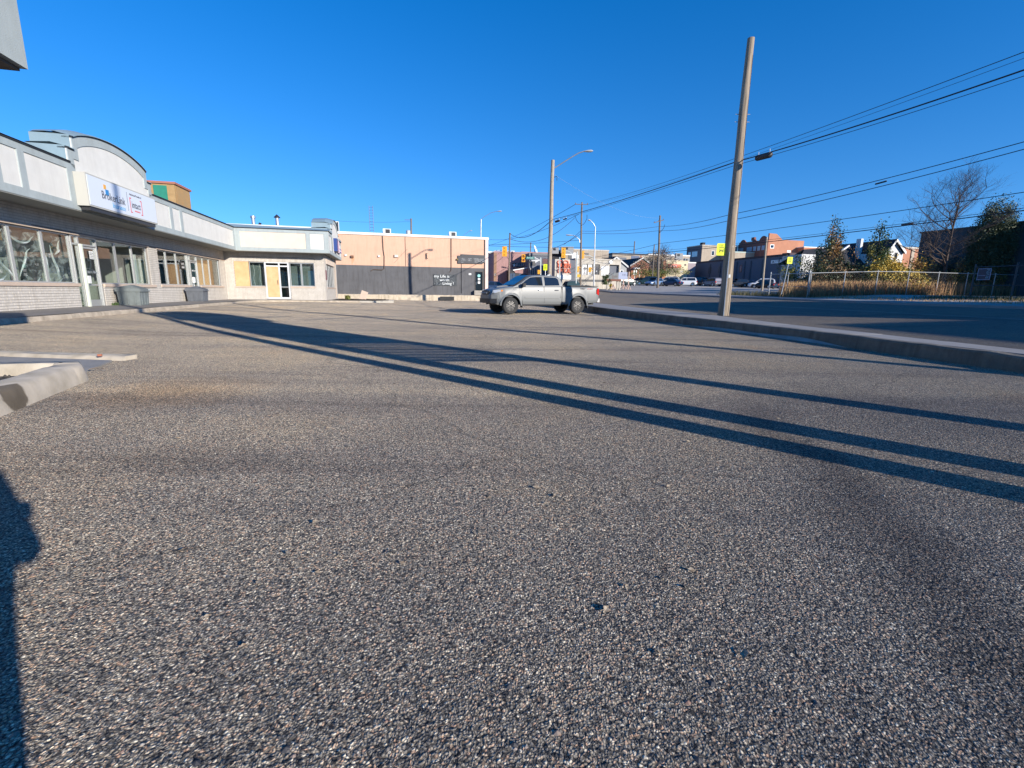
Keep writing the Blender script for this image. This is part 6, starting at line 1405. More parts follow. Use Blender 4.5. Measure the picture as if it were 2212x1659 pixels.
# base shadow slot
mb = MB(); rc = f.rc(1243, 604, 1318, 609); mb.box(rc[0], rc[1], -.03, -.005, rc[2], rc[3]); mb.build('base_slot', M_dark, t); mb = MB(); mb.box(0, xr_, -.5, -.01, -.5, rc[2]); mb.build('plinth', M_conp, t)
ft = FS(1198, 590, 70); a, b = ft.p(1198.5, 580)[0], ft.p(1231, 580)[0]; tz_ = ft.p(1215, 560)[1]
tw = thing('optical_tower', 'grey concrete sign tower with orange RANKIN OPTICAL letters', 'sign tower', ft.m)
mb = MB(); mb.box(a, b, 0, 3, 0, tz_); mb.build('wall', M_conp, tw); mb = MB(); mb.box(b+.001, b+1.0, .3, 3.5, 0, tz_-.05); mb.build('recess_wall', M_grb, tw)
mb = MB(); rc = ft.rc(1203, 562, 1230.5, 602); mb.box(rc[0], rc[1], -.05, -.003, rc[2], rc[3]); mb.build('sign_panel', mat('pinkish_panel', (.5, .42, .36), .8), tw)
M_orl = mat('orange_letter', (.72, .13, .04), .5); M_orr = mat('dark_letter_side', (.25, .04, .03), .6)
for s_, cy_, h_ in (('RANKIN', 578.5, .95), ('OPTICAL', 589, .88)):
    x_, z_ = ft.p(1203.5, cy_); text('sign_letters', s_, h_, M_orl, tw, TM(x_, -.18, z_), .06, sx=.58)
mb = MB()
for dx in (0, .9): mb.tube([(ft.p(1209, 567)[0]+dx+.38*cos(a_), -.15, ft.p(1209, 567)[1]+.27*sin(a_)) for a_ in [2*pi*k/14 for k in range(15)]], .06, 5)
mb.tube([(ft.p(1209, 567)[0]+.35, -.15, ft.p(1209, 567)[1]+.1), (ft.p(1209, 567)[0]+.55, -.15, ft.p(1209, 567)[1]+.1)], .06, 5); mb.build('spectacles_logo', M_orl, tw)
w = ft.rc(1202, 594, 1233, 603.5); s_ = rectp(ft, 'reader_board', M_white, tw, w, .12); 
for k in range(2): scribble('sign_text', M_dark, s_, w[0]+.4, w[1]-.2, w[2]+.12+.32*k, .16, -.125, 20+k)
# flat roofed blocks behind
f = FS(1221, 550, 96); t = bld('tan_block_building', 'tan block building rising behind the optical shop', f, 0, f.p(1315, 545)[0], f.p(1260, 541)[1], 14, M_tanb, z0=2, capm=M_conp)
rectp(f, 'white_wall_panel', M_white, t, f.rc(*cB(375, 685), *cB(640, 745))); rectp(f, 'dark_opening', M_dark, t, f.rc(*cB(450, 745), *cB(535, 830))); rectp(f, 'white_wall_panel', M_white, t, f.rc(*cB(540, 745), *cB(700, 830))); rectp(f, 'wall_vent', M_dark, t, f.rc(*cB(835, 695), *cB(940, 735)))
f = FS(1192, 550, 93); t = thing('dark_roof_building', 'low dark-roofed building behind the optical tower', 'building', f.m); mb = MB(); a = f.p(1192, 545)[0]; b = f.p(1221, 545)[0]; mb.prism([(a, 0, 3), (b, 0, 3), (b, 0, f.p(1219, 541)[1]), (a+1.6, 0, f.p(1200, 543)[1]), (a, 0, f.p(1192, 548)[1])], (0, 8, 0)); mb.build('roof', M_blackr, t); mb = MB(); mb.box(a, b, -.1, -.01, 2, 3.2); mb.build('wall', M_grb, t)
M_agew = mat('aged_white_trim', (.50, .50, .48), .7, var=.12)
def gable(name, label, fr, xl, yl, xp, yp, xr, yr, depth, wallm, roofm, trimm, zb=0, ov=.25):
    """house end: eaves left, peak, eaves right in pixels"""
    t = thing(name, label, 'house', fr.m); a, b, c = fr.p(xl, yl), fr.p(xp, yp), fr.p(xr, yr)
    mb = MB(); mb.prism([(a[0]+.2, 0, zb), (c[0]-.2, 0, zb), (c[0]-.2, 0, c[1]), (b[0], 0, b[1]-.15), (a[0]+.2, 0, a[1])], (0, depth, 0)); mb.build('wall', wallm, t)
    for p, q in ((a, b), (b, c)):
        mb = MB(); mb.prism([(p[0], -ov, p[1]), (q[0], -ov, q[1]), (q[0], -ov, q[1]+.16), (p[0], -ov, p[1]+.16)], (0, depth+2*ov, 0)); R_ = mb.build('roof', roofm, t)
        mb = MB(); mb.prism([(p[0], -ov-.04, p[1]-.14), (q[0], -ov-.04, q[1]-.14), (q[0], -ov-.04, q[1]+.18), (p[0], -ov-.04, p[1]+.18)], (0, .036, 0)); mb.build('barge_board', trimm, R_)
    return t
f = FS(1322, 575, 88); t = gable('grey_house', 'grey sided house with a white-edged gable right of the optical shop', f, 1318, 566, 1330.5, 556, 1356, 577, 9, M_sdg, M_blackr, M_agew, 1)
bwindow(f, t, f.rc(1340, 583, 1346, 592))
f = FS(1361, 585, 112); t = gable('red_brick_house', 'red brick house with a white-edged gable behind the bare tree', f, 1360.7, 574.5, 1388, 557.5, 1404, 569.5, 10, M_redb, M_blackr, M_agew, 1)
a, b = f.p(1370, 580), f.p(1375, 593); mb = MB(); mb.box(a[0]-.35, b[0]+.35, -1.0, 0, a[1]-.1, a[1]+.25); mb.build('door_canopy', M_white, t); mb = MB(); mb.box(a[0]-.1, b[0], -.06, -.002, b[1], a[1]-.15); mb.build('door', M_steel, t)
for x_ in (a[0]-.3, b[0]+.2): mb = MB(); mb.box(x_, x_+.12, -.95, -.83, 3, a[1]-.1); mb.build('canopy_post', M_white, t)
f = FWf(1345, 570, 108); 
f = FS(1330, 560, 128); t = bld('long_flat_building', 'long dark-roofed flat building behind the brick house', f, -1, f.p(1400, 555)[0], f.p(1370, 551)[1], 10, M_tanb, z0=2, capm=mat('slate_edge', (.06, .065, .075), .8), capz=.4)
rectp(f, 'window_band', mat('blue_glass', (.08, .10, .16), .2), t, f.rc(*cC(45, 765), *cC(240, 835))); rectp(f, 'dark_panel', M_grb, t, f.rc(1331, 556, 1353, 566)); rectp(f, 'red_panel', M_redb, t, f.rc(1383, 552, 1386, 560))
f = FS(1398, 560, 132); bld('pale_parapet_building', 'pale flat-topped building behind the white-leaved bare tree', f, 0, f.p(1490, 555)[0], f.p(1440, 552)[1], 8, M_tanb, z0=2, capm=M_white, capz=.3)
f = FS(1438, 585, 114); t = bld('cream_building', 'cream painted building with a red wall sign in the middle distance', f, 0, f.p(1485.5, 580)[0], f.p(1460, 565)[1], 14, M_crm, z0=2, capm=M_crm)
rectp(f, 'brick_edge', M_orb, t, (f.p(1432, 580)[0], 0, 2, f.p(1435, 563)[1])); w = f.rc(*cC(920, 965), *cC(1232, 1045)); s_ = rectp(f, 'wall_sign', mat('red_sign', (.55, .06, .03), .5), t, w, .15)
text('sign_text', 'Quesada', .62, M_white, t, TM(w[0]+.25, -.16, w[2]+.22), .01, sx=.92); scribble('sign_text', mat('orange_small', (.75, .35, .1), .6), s_, w[1]-1.1, w[1]-.15, w[2]+.25, .3, -.156, 4)
bwindow(f, t, f.rc(*cC(1225, 1125), *cC(1290, 1150))); mb = MB(); a = f.p(*cC(1335, 965)); mb.box(a[0], a[0]+.4, -.3, 0, a[1]-.2, a[1]+.1); mb.build('wall_light', M_tan, t)
f = FS(1485.5, 585, 116); t = bld('mauve_low_building', 'low mauve-grey building between the cream and blue-grey ones', f, 0, f.p(1502, 580)[0], f.p(1493, 568.5)[1], 10, mat('mauve_grey', (.30, .25, .26), .9), z0=2, capm=M_white)
# tan three-storey: shaded side and lit front
pt = aty(1516.5, 540, 142); f = Frame(pt, NN); t = thing('tan_three_storey', 'tan three-storey building, its dark side to the left, behind the big pole', 'building', f.m)
tz_ = f.p(1530, 531)[1]; b = f.p(1593, 540)[0]; fl = Frame(pt, -UU); dep = -fl.p(1483.5, 545)[0]
mb = MB(); mb.box(0, b, 0, dep, 2, tz_); mb.build('wall', M_tanb, t); mb = MB(); mb.box(-.01, -.001, .05, dep-.05, 2, tz_-.05) ; mb.box(-.06, -.012, .05, dep-.05, 2, tz_-.05); mb.build('side_wall', mat('shaded_tan_side', (.12, .115, .13), .9), t)  # thin skin over the left side, its shade put into the colour
mb = MB(); mb.box(-.1, b+.1, -.1, dep+.1, tz_+.002, tz_+.25); mb.build('parapet', M_conp, t); bwindow(f, t, f.rc(*cC(1965, 640), *cC(2035, 755)))
mb = MB(); mb.box(0, .9, 0, 1.2, tz_+.26, tz_+.9); mb.build('chimney', M_blackr, t)
for yy in (.2, .45, .63): 
    mb = MB(); mb.box(-.1, -.061, dep*(1-yy)-.8, dep*(1-yy)+.5, f.p(1516, 553)[1], f.p(1516, 541.5)[1]); w_ = mb.build('window', M_steel, t)
f = FS(1593, 560, 138); bld('tan_low_building', 'low tan building with a pale green parapet right of the big pole', f, -1, f.p(1700, 550)[0], f.p(1640, 547.5)[1], 8, M_tanb, z0=2, capm=mat('pale_green_cap', (.35, .42, .38), .7), capz=.3)
# red three-storey with shaped parapet
pt = aty(1659.5, 530, 135); f = Frame(pt, NN); fl = Frame(pt, -UU); t = thing('red_brick_block', 'large red brick three-storey block with curved parapets on its shaded left front', 'building', f.m)
dep = -fl.p(1595.6, 535)[0]; zc_ = f.p(1662, 516)[1]; zr = f.p(1730, 520)[1]; b = f.p(1736, 530)[0]
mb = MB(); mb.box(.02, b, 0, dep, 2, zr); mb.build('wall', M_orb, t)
out = [(0, 2), (0, zc_-.2)]
for a_, w_, h_ in ((.02, .28, 1.5), (.36, .18, .9), (.72, .24, 1.2)):
    y0, y1 = dep*a_, dep*(a_+w_); out += [(y0, zc_-.5)]+[(y0+(y1-y0)*k/8, zc_-.5+h_*sin(pi*k/8)**.7) for k in range(9)]+[(y1, zc_-.5)]
out += [(dep, zc_-.6), (dep, 2)]
mb = MB(); mb.prism([(-.25, y, z) for y, z in out], (.26, 0, 0)); mb.build('front_wall', mat('shaded_red_brick', (.22, .085, .06), .9, var=.15, vscale=1), t)  # brick colour darkened for the shaded side
mb = MB(); mb.prism([(0, -.02, zr), (4.5, -.02, zr), (4.0, -.02, zr+.4), (2.4, -.02, zr+1.5), (0, -.02, zr+1.6)], (0, .4, 0)); mb.build('shaped_parapet', M_orb, t)
mb = MB(); mb.box(dep*0-.2, .4, dep*.46, dep*.56, zc_+.1, zc_+1.0); mb.build('chimney', MATS['shaded_red_brick'], t)
w = f.rc(*cE(1375, 650), *cE(1452, 725)); bwindow(f, t, w, M_steel)
for a_ in (.08, .22, .36, .5, .58, .8, .9):
    mb = MB(); mb.box(-.3, -.251, dep*a_, dep*a_+1.1, f.p(1650, 539)[1], f.p(1650, 529)[1]); mb.build('window', mat('pale_pane', (.3, .36, .42), .3), t)
for x_ in (1660+40, 1660+62): mb = MB(); a_ = f.p(x_, 543); mb.box(a_[0], a_[0]+1.2, -.05, -.002, a_[1]-.3, a_[1]+.3); mb.build('window', M_white, t)
f = FS(1736, 540, 135); bld('red_low_extension', 'low red brick extension right of the red brick block', f, 0, 14, f.p(1745, 534.5)[1], 10, M_orb, z0=2, capm=M_white, capz=.2)
# long blue-grey building, its shaded wall to us
Yn = 92.; f = FWf(1702, 575, Yn); t = thing('long_blue_grey_building', 'long low blue-grey building with narrow windows in shade behind the parked cars', 'building', f.m)
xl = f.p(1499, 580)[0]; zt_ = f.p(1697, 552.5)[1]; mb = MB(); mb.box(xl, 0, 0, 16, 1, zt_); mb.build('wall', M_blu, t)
mb = MB(); mb.box(xl-.1, .1, -.12, 16.1, zt_+.002, zt_+.35); mb.build('parapet', mat('brown_flashing', (.07, .04, .04), .8), t)
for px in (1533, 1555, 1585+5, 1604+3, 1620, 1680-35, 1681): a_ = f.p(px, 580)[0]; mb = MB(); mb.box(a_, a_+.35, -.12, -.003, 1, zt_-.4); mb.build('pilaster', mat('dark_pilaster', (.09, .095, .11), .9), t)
for c0, c1 in (((95, 1115), (150, 1250)), ((305, 1100), (355, 1240)), ((735, 1070), (790, 1225))):
    rc = f.rc(*cE(*c0), *cE(*c1)); bwindow(f, t, (rc[0], rc[1], rc[2], rc[3]), M_dark, mat('dim_pane', (.10, .13, .18), .2), .2)
rc = f.rc(*cE(1400, 965), *cE(1665, 1035)); s_ = rectp(f, 'wall_sign', M_white, t, rc, .12); scribble('sign_text', M_dark, s_, rc[0]+1.2, rc[1]-.4, rc[2]+.3, .35, -.126, 3)
mb = MB(); mb.prism([(rc[0]+.3, -.13, rc[2]+.2), (rc[0]+.9, -.13, rc[2]+.2), (rc[0]+.6, -.13, rc[3]-.15)], (0, .006, 0)); mb.build('logo', M_dark, s_)
# white shed right of it, white house, orange house, dark barn
f = FS(1702, 575, 70); t = bld('pale_store', 'pale low store seen through the young tree by the bus sign', f, 0, f.p(1765, 570)[0], f.p(1730, 553)[1], 1.2, mat('pale_store_wall', (.52, .49, .44), .85, var=.1), z0=0, capm=mat('brown_flashing', (.07, .04, .04)), capz=.4)
for k in range(4): rectp(f, 'wall_pilaster', M_tanb, t, (1.2+k*1.6, 1.6+k*1.6, 0, f.p(1730, 555)[1]), .06)
f = FS(1749, 565, 52); t = thing('white_house', 'white house with a black roof, white gable and chimney behind the poplars', 'house', f.m)
xa, xb = f.p(1752, 570)[0], f.p(1925, 570)[0]; ze, zr = f.p(1830, 566)[1], f.p(1850, 531)[1]
M_wh = mat('white_siding', (.62, .62, .60), .8, var=.08, vscale=2); M_dkw = mat('dark_siding', (.06, .065, .07), .85)
mb = MB(); mb.box(xa+2.2, xb, 2.5, 5.2, 0, ze); mb.build('wall', M_dkw, t)
mb = MB(); mb.prism([(xa+.6, 2.2, ze-.05), (xb, 2.2, ze-.05), (xb-.5, 4.4, zr+.35), (xa+3.4, 4.4, zr-.3)], (0, .1, .12)); mb.build('roof', M_blackr, t)
mb = MB(); mb.prism([(xa+1.8, 6.4, ze-.05), (xb, 6.4, ze-.05), (xb-.5, 4.5, zr+.45), (xa+3.4, 4.5, zr-.2)], (0, .1, .1)); mb.build('roof', M_blackr, t)
mb = MB(); q0, q1 = f.p(*cF(780, 1052)), f.p(*cF(880, 1012)); mb.tube([(q0[0], 2.0, q0[1]), (q1[0], 2.0, q1[1]+.3)], .12, 4); mb.build('barge_board', M_white, t)
a, b, c = f.p(1913, 545), f.p(1932, 520.5), f.p(1951, 548); mb = MB(); mb.prism([(a[0], 0, 0), (c[0], 0, 0), (c[0], 0, c[1]), (b[0], 0, b[1]), (a[0], 0, a[1])], (0, 7, 0)); mb.build('gable_wall', M_wh, t)
for p, q in ((a, b), (b, c)):
    mb = MB(); mb.prism([(p[0], -.3, p[1]), (q[0], -.3, q[1]), (q[0], -.3, q[1]+.2), (p[0], -.3, p[1]+.2)], (0, 7.5, 0)); R_ = mb.build('roof', M_blackr, t); mb = MB(); mb.prism([(p[0], -.34, p[1]-.1), (q[0], -.34, q[1]-.1), (q[0], -.34, q[1]+.2), (p[0], -.34, p[1]+.2)], (0, .035, 0)); mb.build('barge_board', M_white, R_)
bwindow(f, t, f.rc(*cF(1240, 1085), *cF(1278, 1165)), M_dark)
rc = f.rc(1910, 509.5, 1918, 540); mb = MB(); mb.box(rc[0]+.15, rc[1]-.05, 2.9, 3.5, ze, rc[3]); mb.build('chimney', M_wh, t)
rc = f.rc(*cF(-40, 1110), *cF(210, 1200)); mb = MB(); mb.box(rc[0]+.8, rc[1], -.5, 1.2, 0, rc[3]); mb.build('garage', M_wh, t)
f = FS(1949, 560, 62); t = bld('orange_building', 'orange brick building between the white house and the bare tree', f, 0, f.p(1988, 560)[0], f.p(1965, 537)[1], 8, M_orb, z0=0, capm=M_conp, capz=.2)
mb = MB(); a_ = f.p(1967, 550)[0]; mb.box(a_, a_+.5, -.1, -.003, 0, f.p(1965, 538)[1]); mb.build('downpipe', M_tanb, t)
Yb = 44.; f = FWf(2079, 520, Yb); t = thing('dark_hall', 'tall dark green-grey hall in shade behind the conifer at the right', 'building', f.m)
zt_ = f.p(2079, 494.5)[1]; xl = f.p(1986, 530)[0]; xr_ = f.p(2300, 520)[0]; mb = MB(); mb.box(xl, xr_+8, 0, 14, 0, zt_); mb.build('wall', mat('dark_green_cladding', (.045, .065, .075), .8, var=.15, vscale=1), t)
mb = MB(); mb.box(xl-.1, xr_+8.1, -.1, 14.1, zt_+.002, zt_+.12); mb.build('parapet', M_dark, t)

# ================================================================ STREET CORNER BITS
a = aty(1319, 624.5, 69)
hy = thing('fire_hydrant', 'yellow fire hydrant on the verge left of the grey billboard', 'fire hydrant', a)
mb = MB(); mb.lathe([(.22, 0), (.22, .06), (.15, .08), (.15, .55), (.2, .57), (.2, .62), (.16, .7), (.05, .8)], 12); mb.build('barrel', mat('hydrant_yellow', (.7, .45, .03), .5), hy, smooth=True)
for s in (-1, 1): mb = MB(); mb.tube([(0, 0, .45), (s*.27, 0, .45)], .08, 8); mb.build('outlet', MATS['hydrant_yellow'], hy)
a = aty(1334.5, 625, 70); b = aty(1355.5, 588, 70); w = b.x-a.x
bb = thing('billboard', 'grey-blue billboard on posts with a brown picture panel at its left', 'billboard', a)
rc_ = (0, w, (aty(1345, 603, 70).z-a.z), b.z-a.z)
mb = MB(); mb.box(rc_[0], rc_[1], 0, .12, rc_[2], rc_[3]); mb.build('panel', mat('billboard_blue_grey', (.36, .40, .52), .6), bb); scribble('sign_text', M_dark, bb, w*.3, w*.85, (rc_[2]+rc_[3])/2, .28, -.006, 4)
mb = MB(); mb.box(-1.45, -.01, -.01, .12, rc_[2]-.1, rc_[3]-.1); mb.build('picture_panel', mat('billboard_picture', (.12, .08, .07), .6, col2=(.25, .3, .3), vscale=1.5), bb)
mb = MB(); mb.box(-1.9, .35, -.2, .3, 1.15, 1.45); mb.build('planter_beam', mat('brown_red_wood', (.2, .09, .06), .8), bb)
for x_ in (-1.7, -1.1, -.25, .15): mb = MB(); mb.box(x_, x_+.2, -.1, .2, -.2, 1.15); mb.build('post', M_conp, bb)
def barrier(label, px, py, Y, top, m_):
    a = aty(px, py, Y); h = aty(px, top, Y).z-a.z; t = thing('sign_stand', label, 'sign stand', a, 'sign stands on the verge')
    mb = MB(); mb.box(-.07, .07, -.03, .03, .0, h); mb.build('upright', m_, t)
    for k in range(4):
        an = k*pi/2+.5; mb = MB(); mb.tube([(0, 0, .75), (.5*cos(an), .5*sin(an), .0)], .045, 5); mb.build('leg', m_, t)
M_pkw = mat('pinkish_wood', (.52, .36, .28), .8)
barrier('tall pinkish sign stand right of the billboard', 1357, 625.5, 67, 587, M_pkw); barrier('short sign stand with splayed feet under the billboard', 1346, 624.5, 68, 605, M_pkw); barrier('low stand beside the fire hydrant', 1324, 625, 68, 614, M_pkw)
a = aty(1308, 615, 70)
def bush(name, label, cat, c, rx, ry, h, n, ls, mats, seed, squash=1., cone=0., trunk=None, gapf=0., group=None):
    """foliage of many small leaf faces in clumps, on a stem"""
    q = np.random.default_rng(seed); t = thing(name, label, cat, c, None, group) if False else thing(name, label, cat, c, group)
    k = max(6, int(n/70)); cc = []
    while len(cc) < k:
        p = q.uniform(-1, 1, 3); u = (p[2]+1)/2
        lim = (1-cone*u)*(1 if cone else sqrt(max(0, 1-p[2]**2)))
        r = sqrt(p[0]**2+p[1]**2)
        if r < lim and r > lim*.25*q.random(): cc.append((p[0]*rx, p[1]*ry, h*(.02+.98*u)))
    cc = np.array(cc); per = n//k
    for mi, m_ in enumerate(mats):
        sel = cc[mi::len(mats)]
        if not len(sel): continue
        P = np.repeat(sel, per, 0)+q.normal(0, 1, (len(sel)*per, 3))*np.array([rx, ry, h*.5])*(.17 if k > 10 else .3)*squash
        P = P[P[:, 2] > 0.02]; N_ = len(P); A = q.normal(0, 1, (N_, 3)); A /= np.linalg.norm(A, axis=1)[:, None]; B = np.cross(A, q.normal(0, 1, (N_, 3))); B /= np.linalg.norm(B, axis=1)[:, None]
        s_ = ls*q.uniform(.6, 1.3, (N_, 1)); V = np.stack([P-A*s_, P+B*s_*.55, P+A*s_, P-B*s_*.55], 1).reshape(-1, 3)
        me = bpy.data.meshes.new('foliage'); me.from_pydata(V.tolist(), [], np.arange(N_*4).reshape(-1, 4).tolist()); me.materials.append(m_)
        o = bpy.data.objects.new('foliage', me); COL.objects.link(o); o.parent = t
    if trunk:
        mb = MB(); th, tr_ = trunk; mb.tube([(0, 0, -.2), (.05, .03, th*.4), (-.03, .05, th*.75), (.02, 0, th)], [tr_, tr_*.8, tr_*.5, tr_*.15], 7); 
        for i in range(16):
            z0 = th*(.15+.8*i/16); a_ = q.random()*6.28; L = (rx if not cone else rx*(1-cone*z0/h))*.75; mb.tube([(0, 0, z0), (cos(a_)*L*.5, sin(a_)*L*.5, z0+L*.25), (cos(a_)*L, sin(a_)*L, z0+L*.45)], [tr_*.3, tr_*.2, tr_*.06], 5)
        mb.build('trunk', mat('brown_bark', (.09, .07, .05), .95), t)
    return t
def leafm(name, c, c2): 
    m = mat(name, c, .6, col2=c2, vscale=6); b = m.node_tree.nodes['Principled BSDF']
    try: b.inputs['Transmission Weight'].default_value = 0
    except Exception: pass
    return m
L_dg = leafm('dark_green_leaves', (.04, .062, .026), (.085, .11, .045)); L_mg = leafm('mid_green_leaves', (.07, .11, .025), (.13, .17, .045)); L_yg = leafm('yellow_green_leaves', (.22, .21, .04), (.34, .28, .06))
L_ye = leafm('yellow_leaves', (.50, .33, .04), (.66, .46, .08)); L_br = leafm('brown_leaves', (.20, .12, .05), (.30, .19, .09)); L_or = leafm('orange_leaves', (.36, .18, .05), (.46, .26, .09)); L_gr = leafm('grey_brown_twigs', (.12, .085, .065), (.2, .15, .12)); L_wh = leafm('silvery_leaves', (.38, .33, .28), (.5, .45, .4))
bush('shrub', 'dense dark green shrub at the corner of the optical shop', 'shrub', a, .62, .5, 1.5, 1800, .07, [L_dg, L_mg], 1)
# bare trees: branching skeleton
def bare_tree(label, c, h, spread, seed, m_, levels=5, r0=.16, tilt=.0, split=3, leafs=None, nleaf=0, first=.3):
    t = thing('bare_tree', label, 'tree', c); q = random.Random(seed); mb = MB(); tr = MB(); tips = []
    def grow(p, d, L, r, lv):
        pts = [p]; dd = d.copy()
        for i in range(3):
            dd = (dd+Vector((q.uniform(-.2, .2), q.uniform(-.2, .2), q.uniform(-.05, .16)))).normalized(); pts.append(pts[-1]+dd*L/3)
        (tr if lv >= levels-1 else mb).tube(pts, [r, r*.86, r*.74, r*.6], 6 if lv > 2 else 3, cap=False)
        if lv == 0: tips.append(pts[-1]); return
        for i in range(split if lv > 1 else split+1):
            u = q.choice((1, 2, 3)) if i else 3; b0 = pts[u]; ax = Vector((q.uniform(-1, 1), q.uniform(-1, 1), q.uniform(-.15, .5))).normalized()
            nd = (dd*(.75 if i else 1.1)+ax*(.9*spread)).normalized(); grow(b0, nd, L*q.uniform(.6, .82), r*(.62 if i == 0 else .45), lv-1)
    trunk_h = h*first; tr.tube([(0, 0, -.3), (0, 0, trunk_h*.5), (tilt, 0, trunk_h)], [r0*1.25, r0, r0*.85], 8)
    # a leader with side limbs
    p = Vector((tilt, 0, trunk_h)); L = h*.15
    for k in range(5):
        d = Vector((q.uniform(-.08, .08), q.uniform(-.08, .08), 1)).normalized(); p2 = p+d*L; tr.tube([p, p2], [r0*.8*(1-k*.15), r0*.8*(1-(k+1)*.15)], 7)
        for j in range(3):
            a_ = q.random()*6.28; up = .25+.18*k; grow(p.lerp(p2, q.random()), Vector((cos(a_), sin(a_), up)).normalized(), h*.2*spread*(1.15-.1*k), r0*.36*(1-.1*k), levels-2)
        p = p2
    tr.build('trunk', m_, t); mb.build('branches', m_, t)
    return t
M_twig = mat('greyish_bark', (.085, .062, .05), .95, var=.2)
Yt = 40.; c = aty(2037, 612, Yt); htop = aty(2037, 374, Yt).z-c.z
bare_tree('tall leafless tree with wide fine branches in front of the dark hall', (c.x, Yt, gz(c.x, Yt)), (aty(2037, 378, Yt).z-gz(c.x, Yt))*.87, 1.2, 21, M_twig, levels=6, r0=.16, first=.22, split=4)
c = aty(1427, 600, 106); bare_tree('bushy bare grey tree with pale leaves right of the red brick house', (c.x, c.y, c.z), aty(1427, 538, 106).z-c.z, 1.25, 5, M_twig, levels=6, r0=.2, first=.12)
bush('shrub', 'pale silvery leaf crown over the bare grey tree by the cream building', 'shrub', aty(1432, 574, 104), 3.4, 2, 3.0, 1300, .13, [L_wh, L_gr, L_gr], 4, squash=1.3)
bush('shrub', 'brown-grey undergrowth at the foot of the bare grey tree', 'shrub', aty(1416, 600, 103), 4.3, 1.6, 4.6, 5200, .11, [L_gr, L_br, L_dg, L_gr], 5)
bush('shrub', 'yellow-green hedge bushes in front of the red brick house', 'shrub', aty(1400, 601, 102), 4.6, 1.0, 1.9, 2600, .1, [L_yg, L_mg], 6); bush('shrub', 'brown and green bush in front of the cream building', 'shrub', aty(1452, 601, 103), 3.2, 1.0, 2.6, 2200, .1, [L_br, L_yg, L_mg], 7)
# poplars and young trees behind the fence
def Z(px, Y): x_ = aty(px, 600, Y).x; return (x_, Y, gz(x_, Y)-.05)
def topz_(px, py, Y): return aty(px, py, Y).z-gz(aty(px, 600, Y).x, Y)
Y1 = 44.; h = topz_(1786, 456, Y1); bush('poplar_tree', 'tall narrow poplar turning brown, the left one of the two poplars', 'tree', Z(1786, Y1), 1.9, 1.6, h, 9500, .085, [L_br, L_mg, L_dg, L_or], 11, cone=.93, trunk=(h*.97, .09), squash=.62)
Y2 = 42.; h = topz_(1890, 470, Y2); bush('poplar_tree', 'green poplar with twin tips, the right one of the two poplars', 'tree', Z(1888, Y2), 1.75, 1.5, h, 9500, .085, [L_mg, L_dg, L_mg, L_yg], 12, cone=.88, trunk=(h*.97, .09), squash=.62)
h = topz_(1903, 486, Y2); bush('poplar_tree', 'short second stem of green foliage right beside the green poplar', 'tree', Z(1903, Y2+.5), .9, .8, h, 3000, .08, [L_mg, L_yg], 13, cone=.85, trunk=(h*.9, .05), squash=.6)
bush('young_tree', 'thin orange-brown young tree between the two poplars', 'tree', Z(1842, 46), 1.5, 1.0, topz_(1842, 545, 46), 1700, .08, [L_or, L_br], 14, cone=.7, trunk=(topz_(1842, 520, 46), .05))
bush('young_tree', 'sparse green young tree beside the small bus stop sign', 'tree', Z(1716, 45), 1.25, 1.0, topz_(1716, 548, 45), 2600, .075, [L_mg, L_yg], 15, trunk=(topz_(1716, 548, 45), .05))
bush('shrub', 'bright yellow autumn bush growing through the fence', 'shrub', Z(1920, 38.6), 1.5, .9, topz_(1920, 560, 38.6), 6500, .075, [L_ye, L_yg, L_ye], 16)
bush('shrub', 'low yellow-green bush at the fence right of the yellow one', 'shrub', Z(1952, 38.4), 1.8, .8, topz_(1950, 580, 38.4), 4600, .07, [L_yg, L_ye, L_br], 17)
bush('shrub', 'dark undergrowth bush under the left poplar', 'shrub', Z(1795, 43), 2.3, 1.2, topz_(1800, 560, 43), 4200, .09, [L_dg, L_br, L_dg], 18)
bush('shrub', 'dark bush between the poplars in front of the white house', 'shrub', Z(1850, 43), 2.3, 1.2, topz_(1850, 566, 43), 4200, .09, [L_dg, L_dg, L_br], 19)
bush('shrub', 'orange-brown bush before the orange building', 'shrub', Z(1976, 41), 1.7, 1.1, topz_(1976, 558, 41), 3400, .075, [L_or, L_ye, L_br], 20)
for i, (px, top, Y, rx, ms_, lab) in enumerate((q[0], q[1], q[2]+4, q[3], q[4], q[5]) for q in ((2012, 545, 41, 1.6, [L_br, L_dg], 'dark brown bush at the left foot of the bare tree'), (2055, 552, 40, 1.6, [L_gr, L_br], 'grey-brown thicket at the right foot of the bare tree'), (2098, 556, 38, 1.5, [L_ye, L_or, L_br], 'yellow and orange bush in front of the conifer'), (2128, 566, 37, 1.3, [L_or, L_yg, L_br], 'orange-green bush under the conifer beside the dark sign'), (2190, 588, 38, 1.3, [L_dg, L_br], 'dark bush right of the conifer at the picture edge'))):
    bush('shrub', lab, 'shrub', Z(px, Y), rx, 1.0, topz_(px, top, Y), 3600, .08, ms_, 30+i)
Yc = 41.; h = topz_(2133, 432, Yc); bush('conifer', 'large dark green conifer with a rounded top at the right', 'tree', Z(2130, Yc), 1.7, 1.5, h, 34000, .065, [L_dg, leafm('cedar_green', (.045, .068, .03), (.08, .10, .045)), L_dg], 22, trunk=(h*.9, .14), squash=.55)
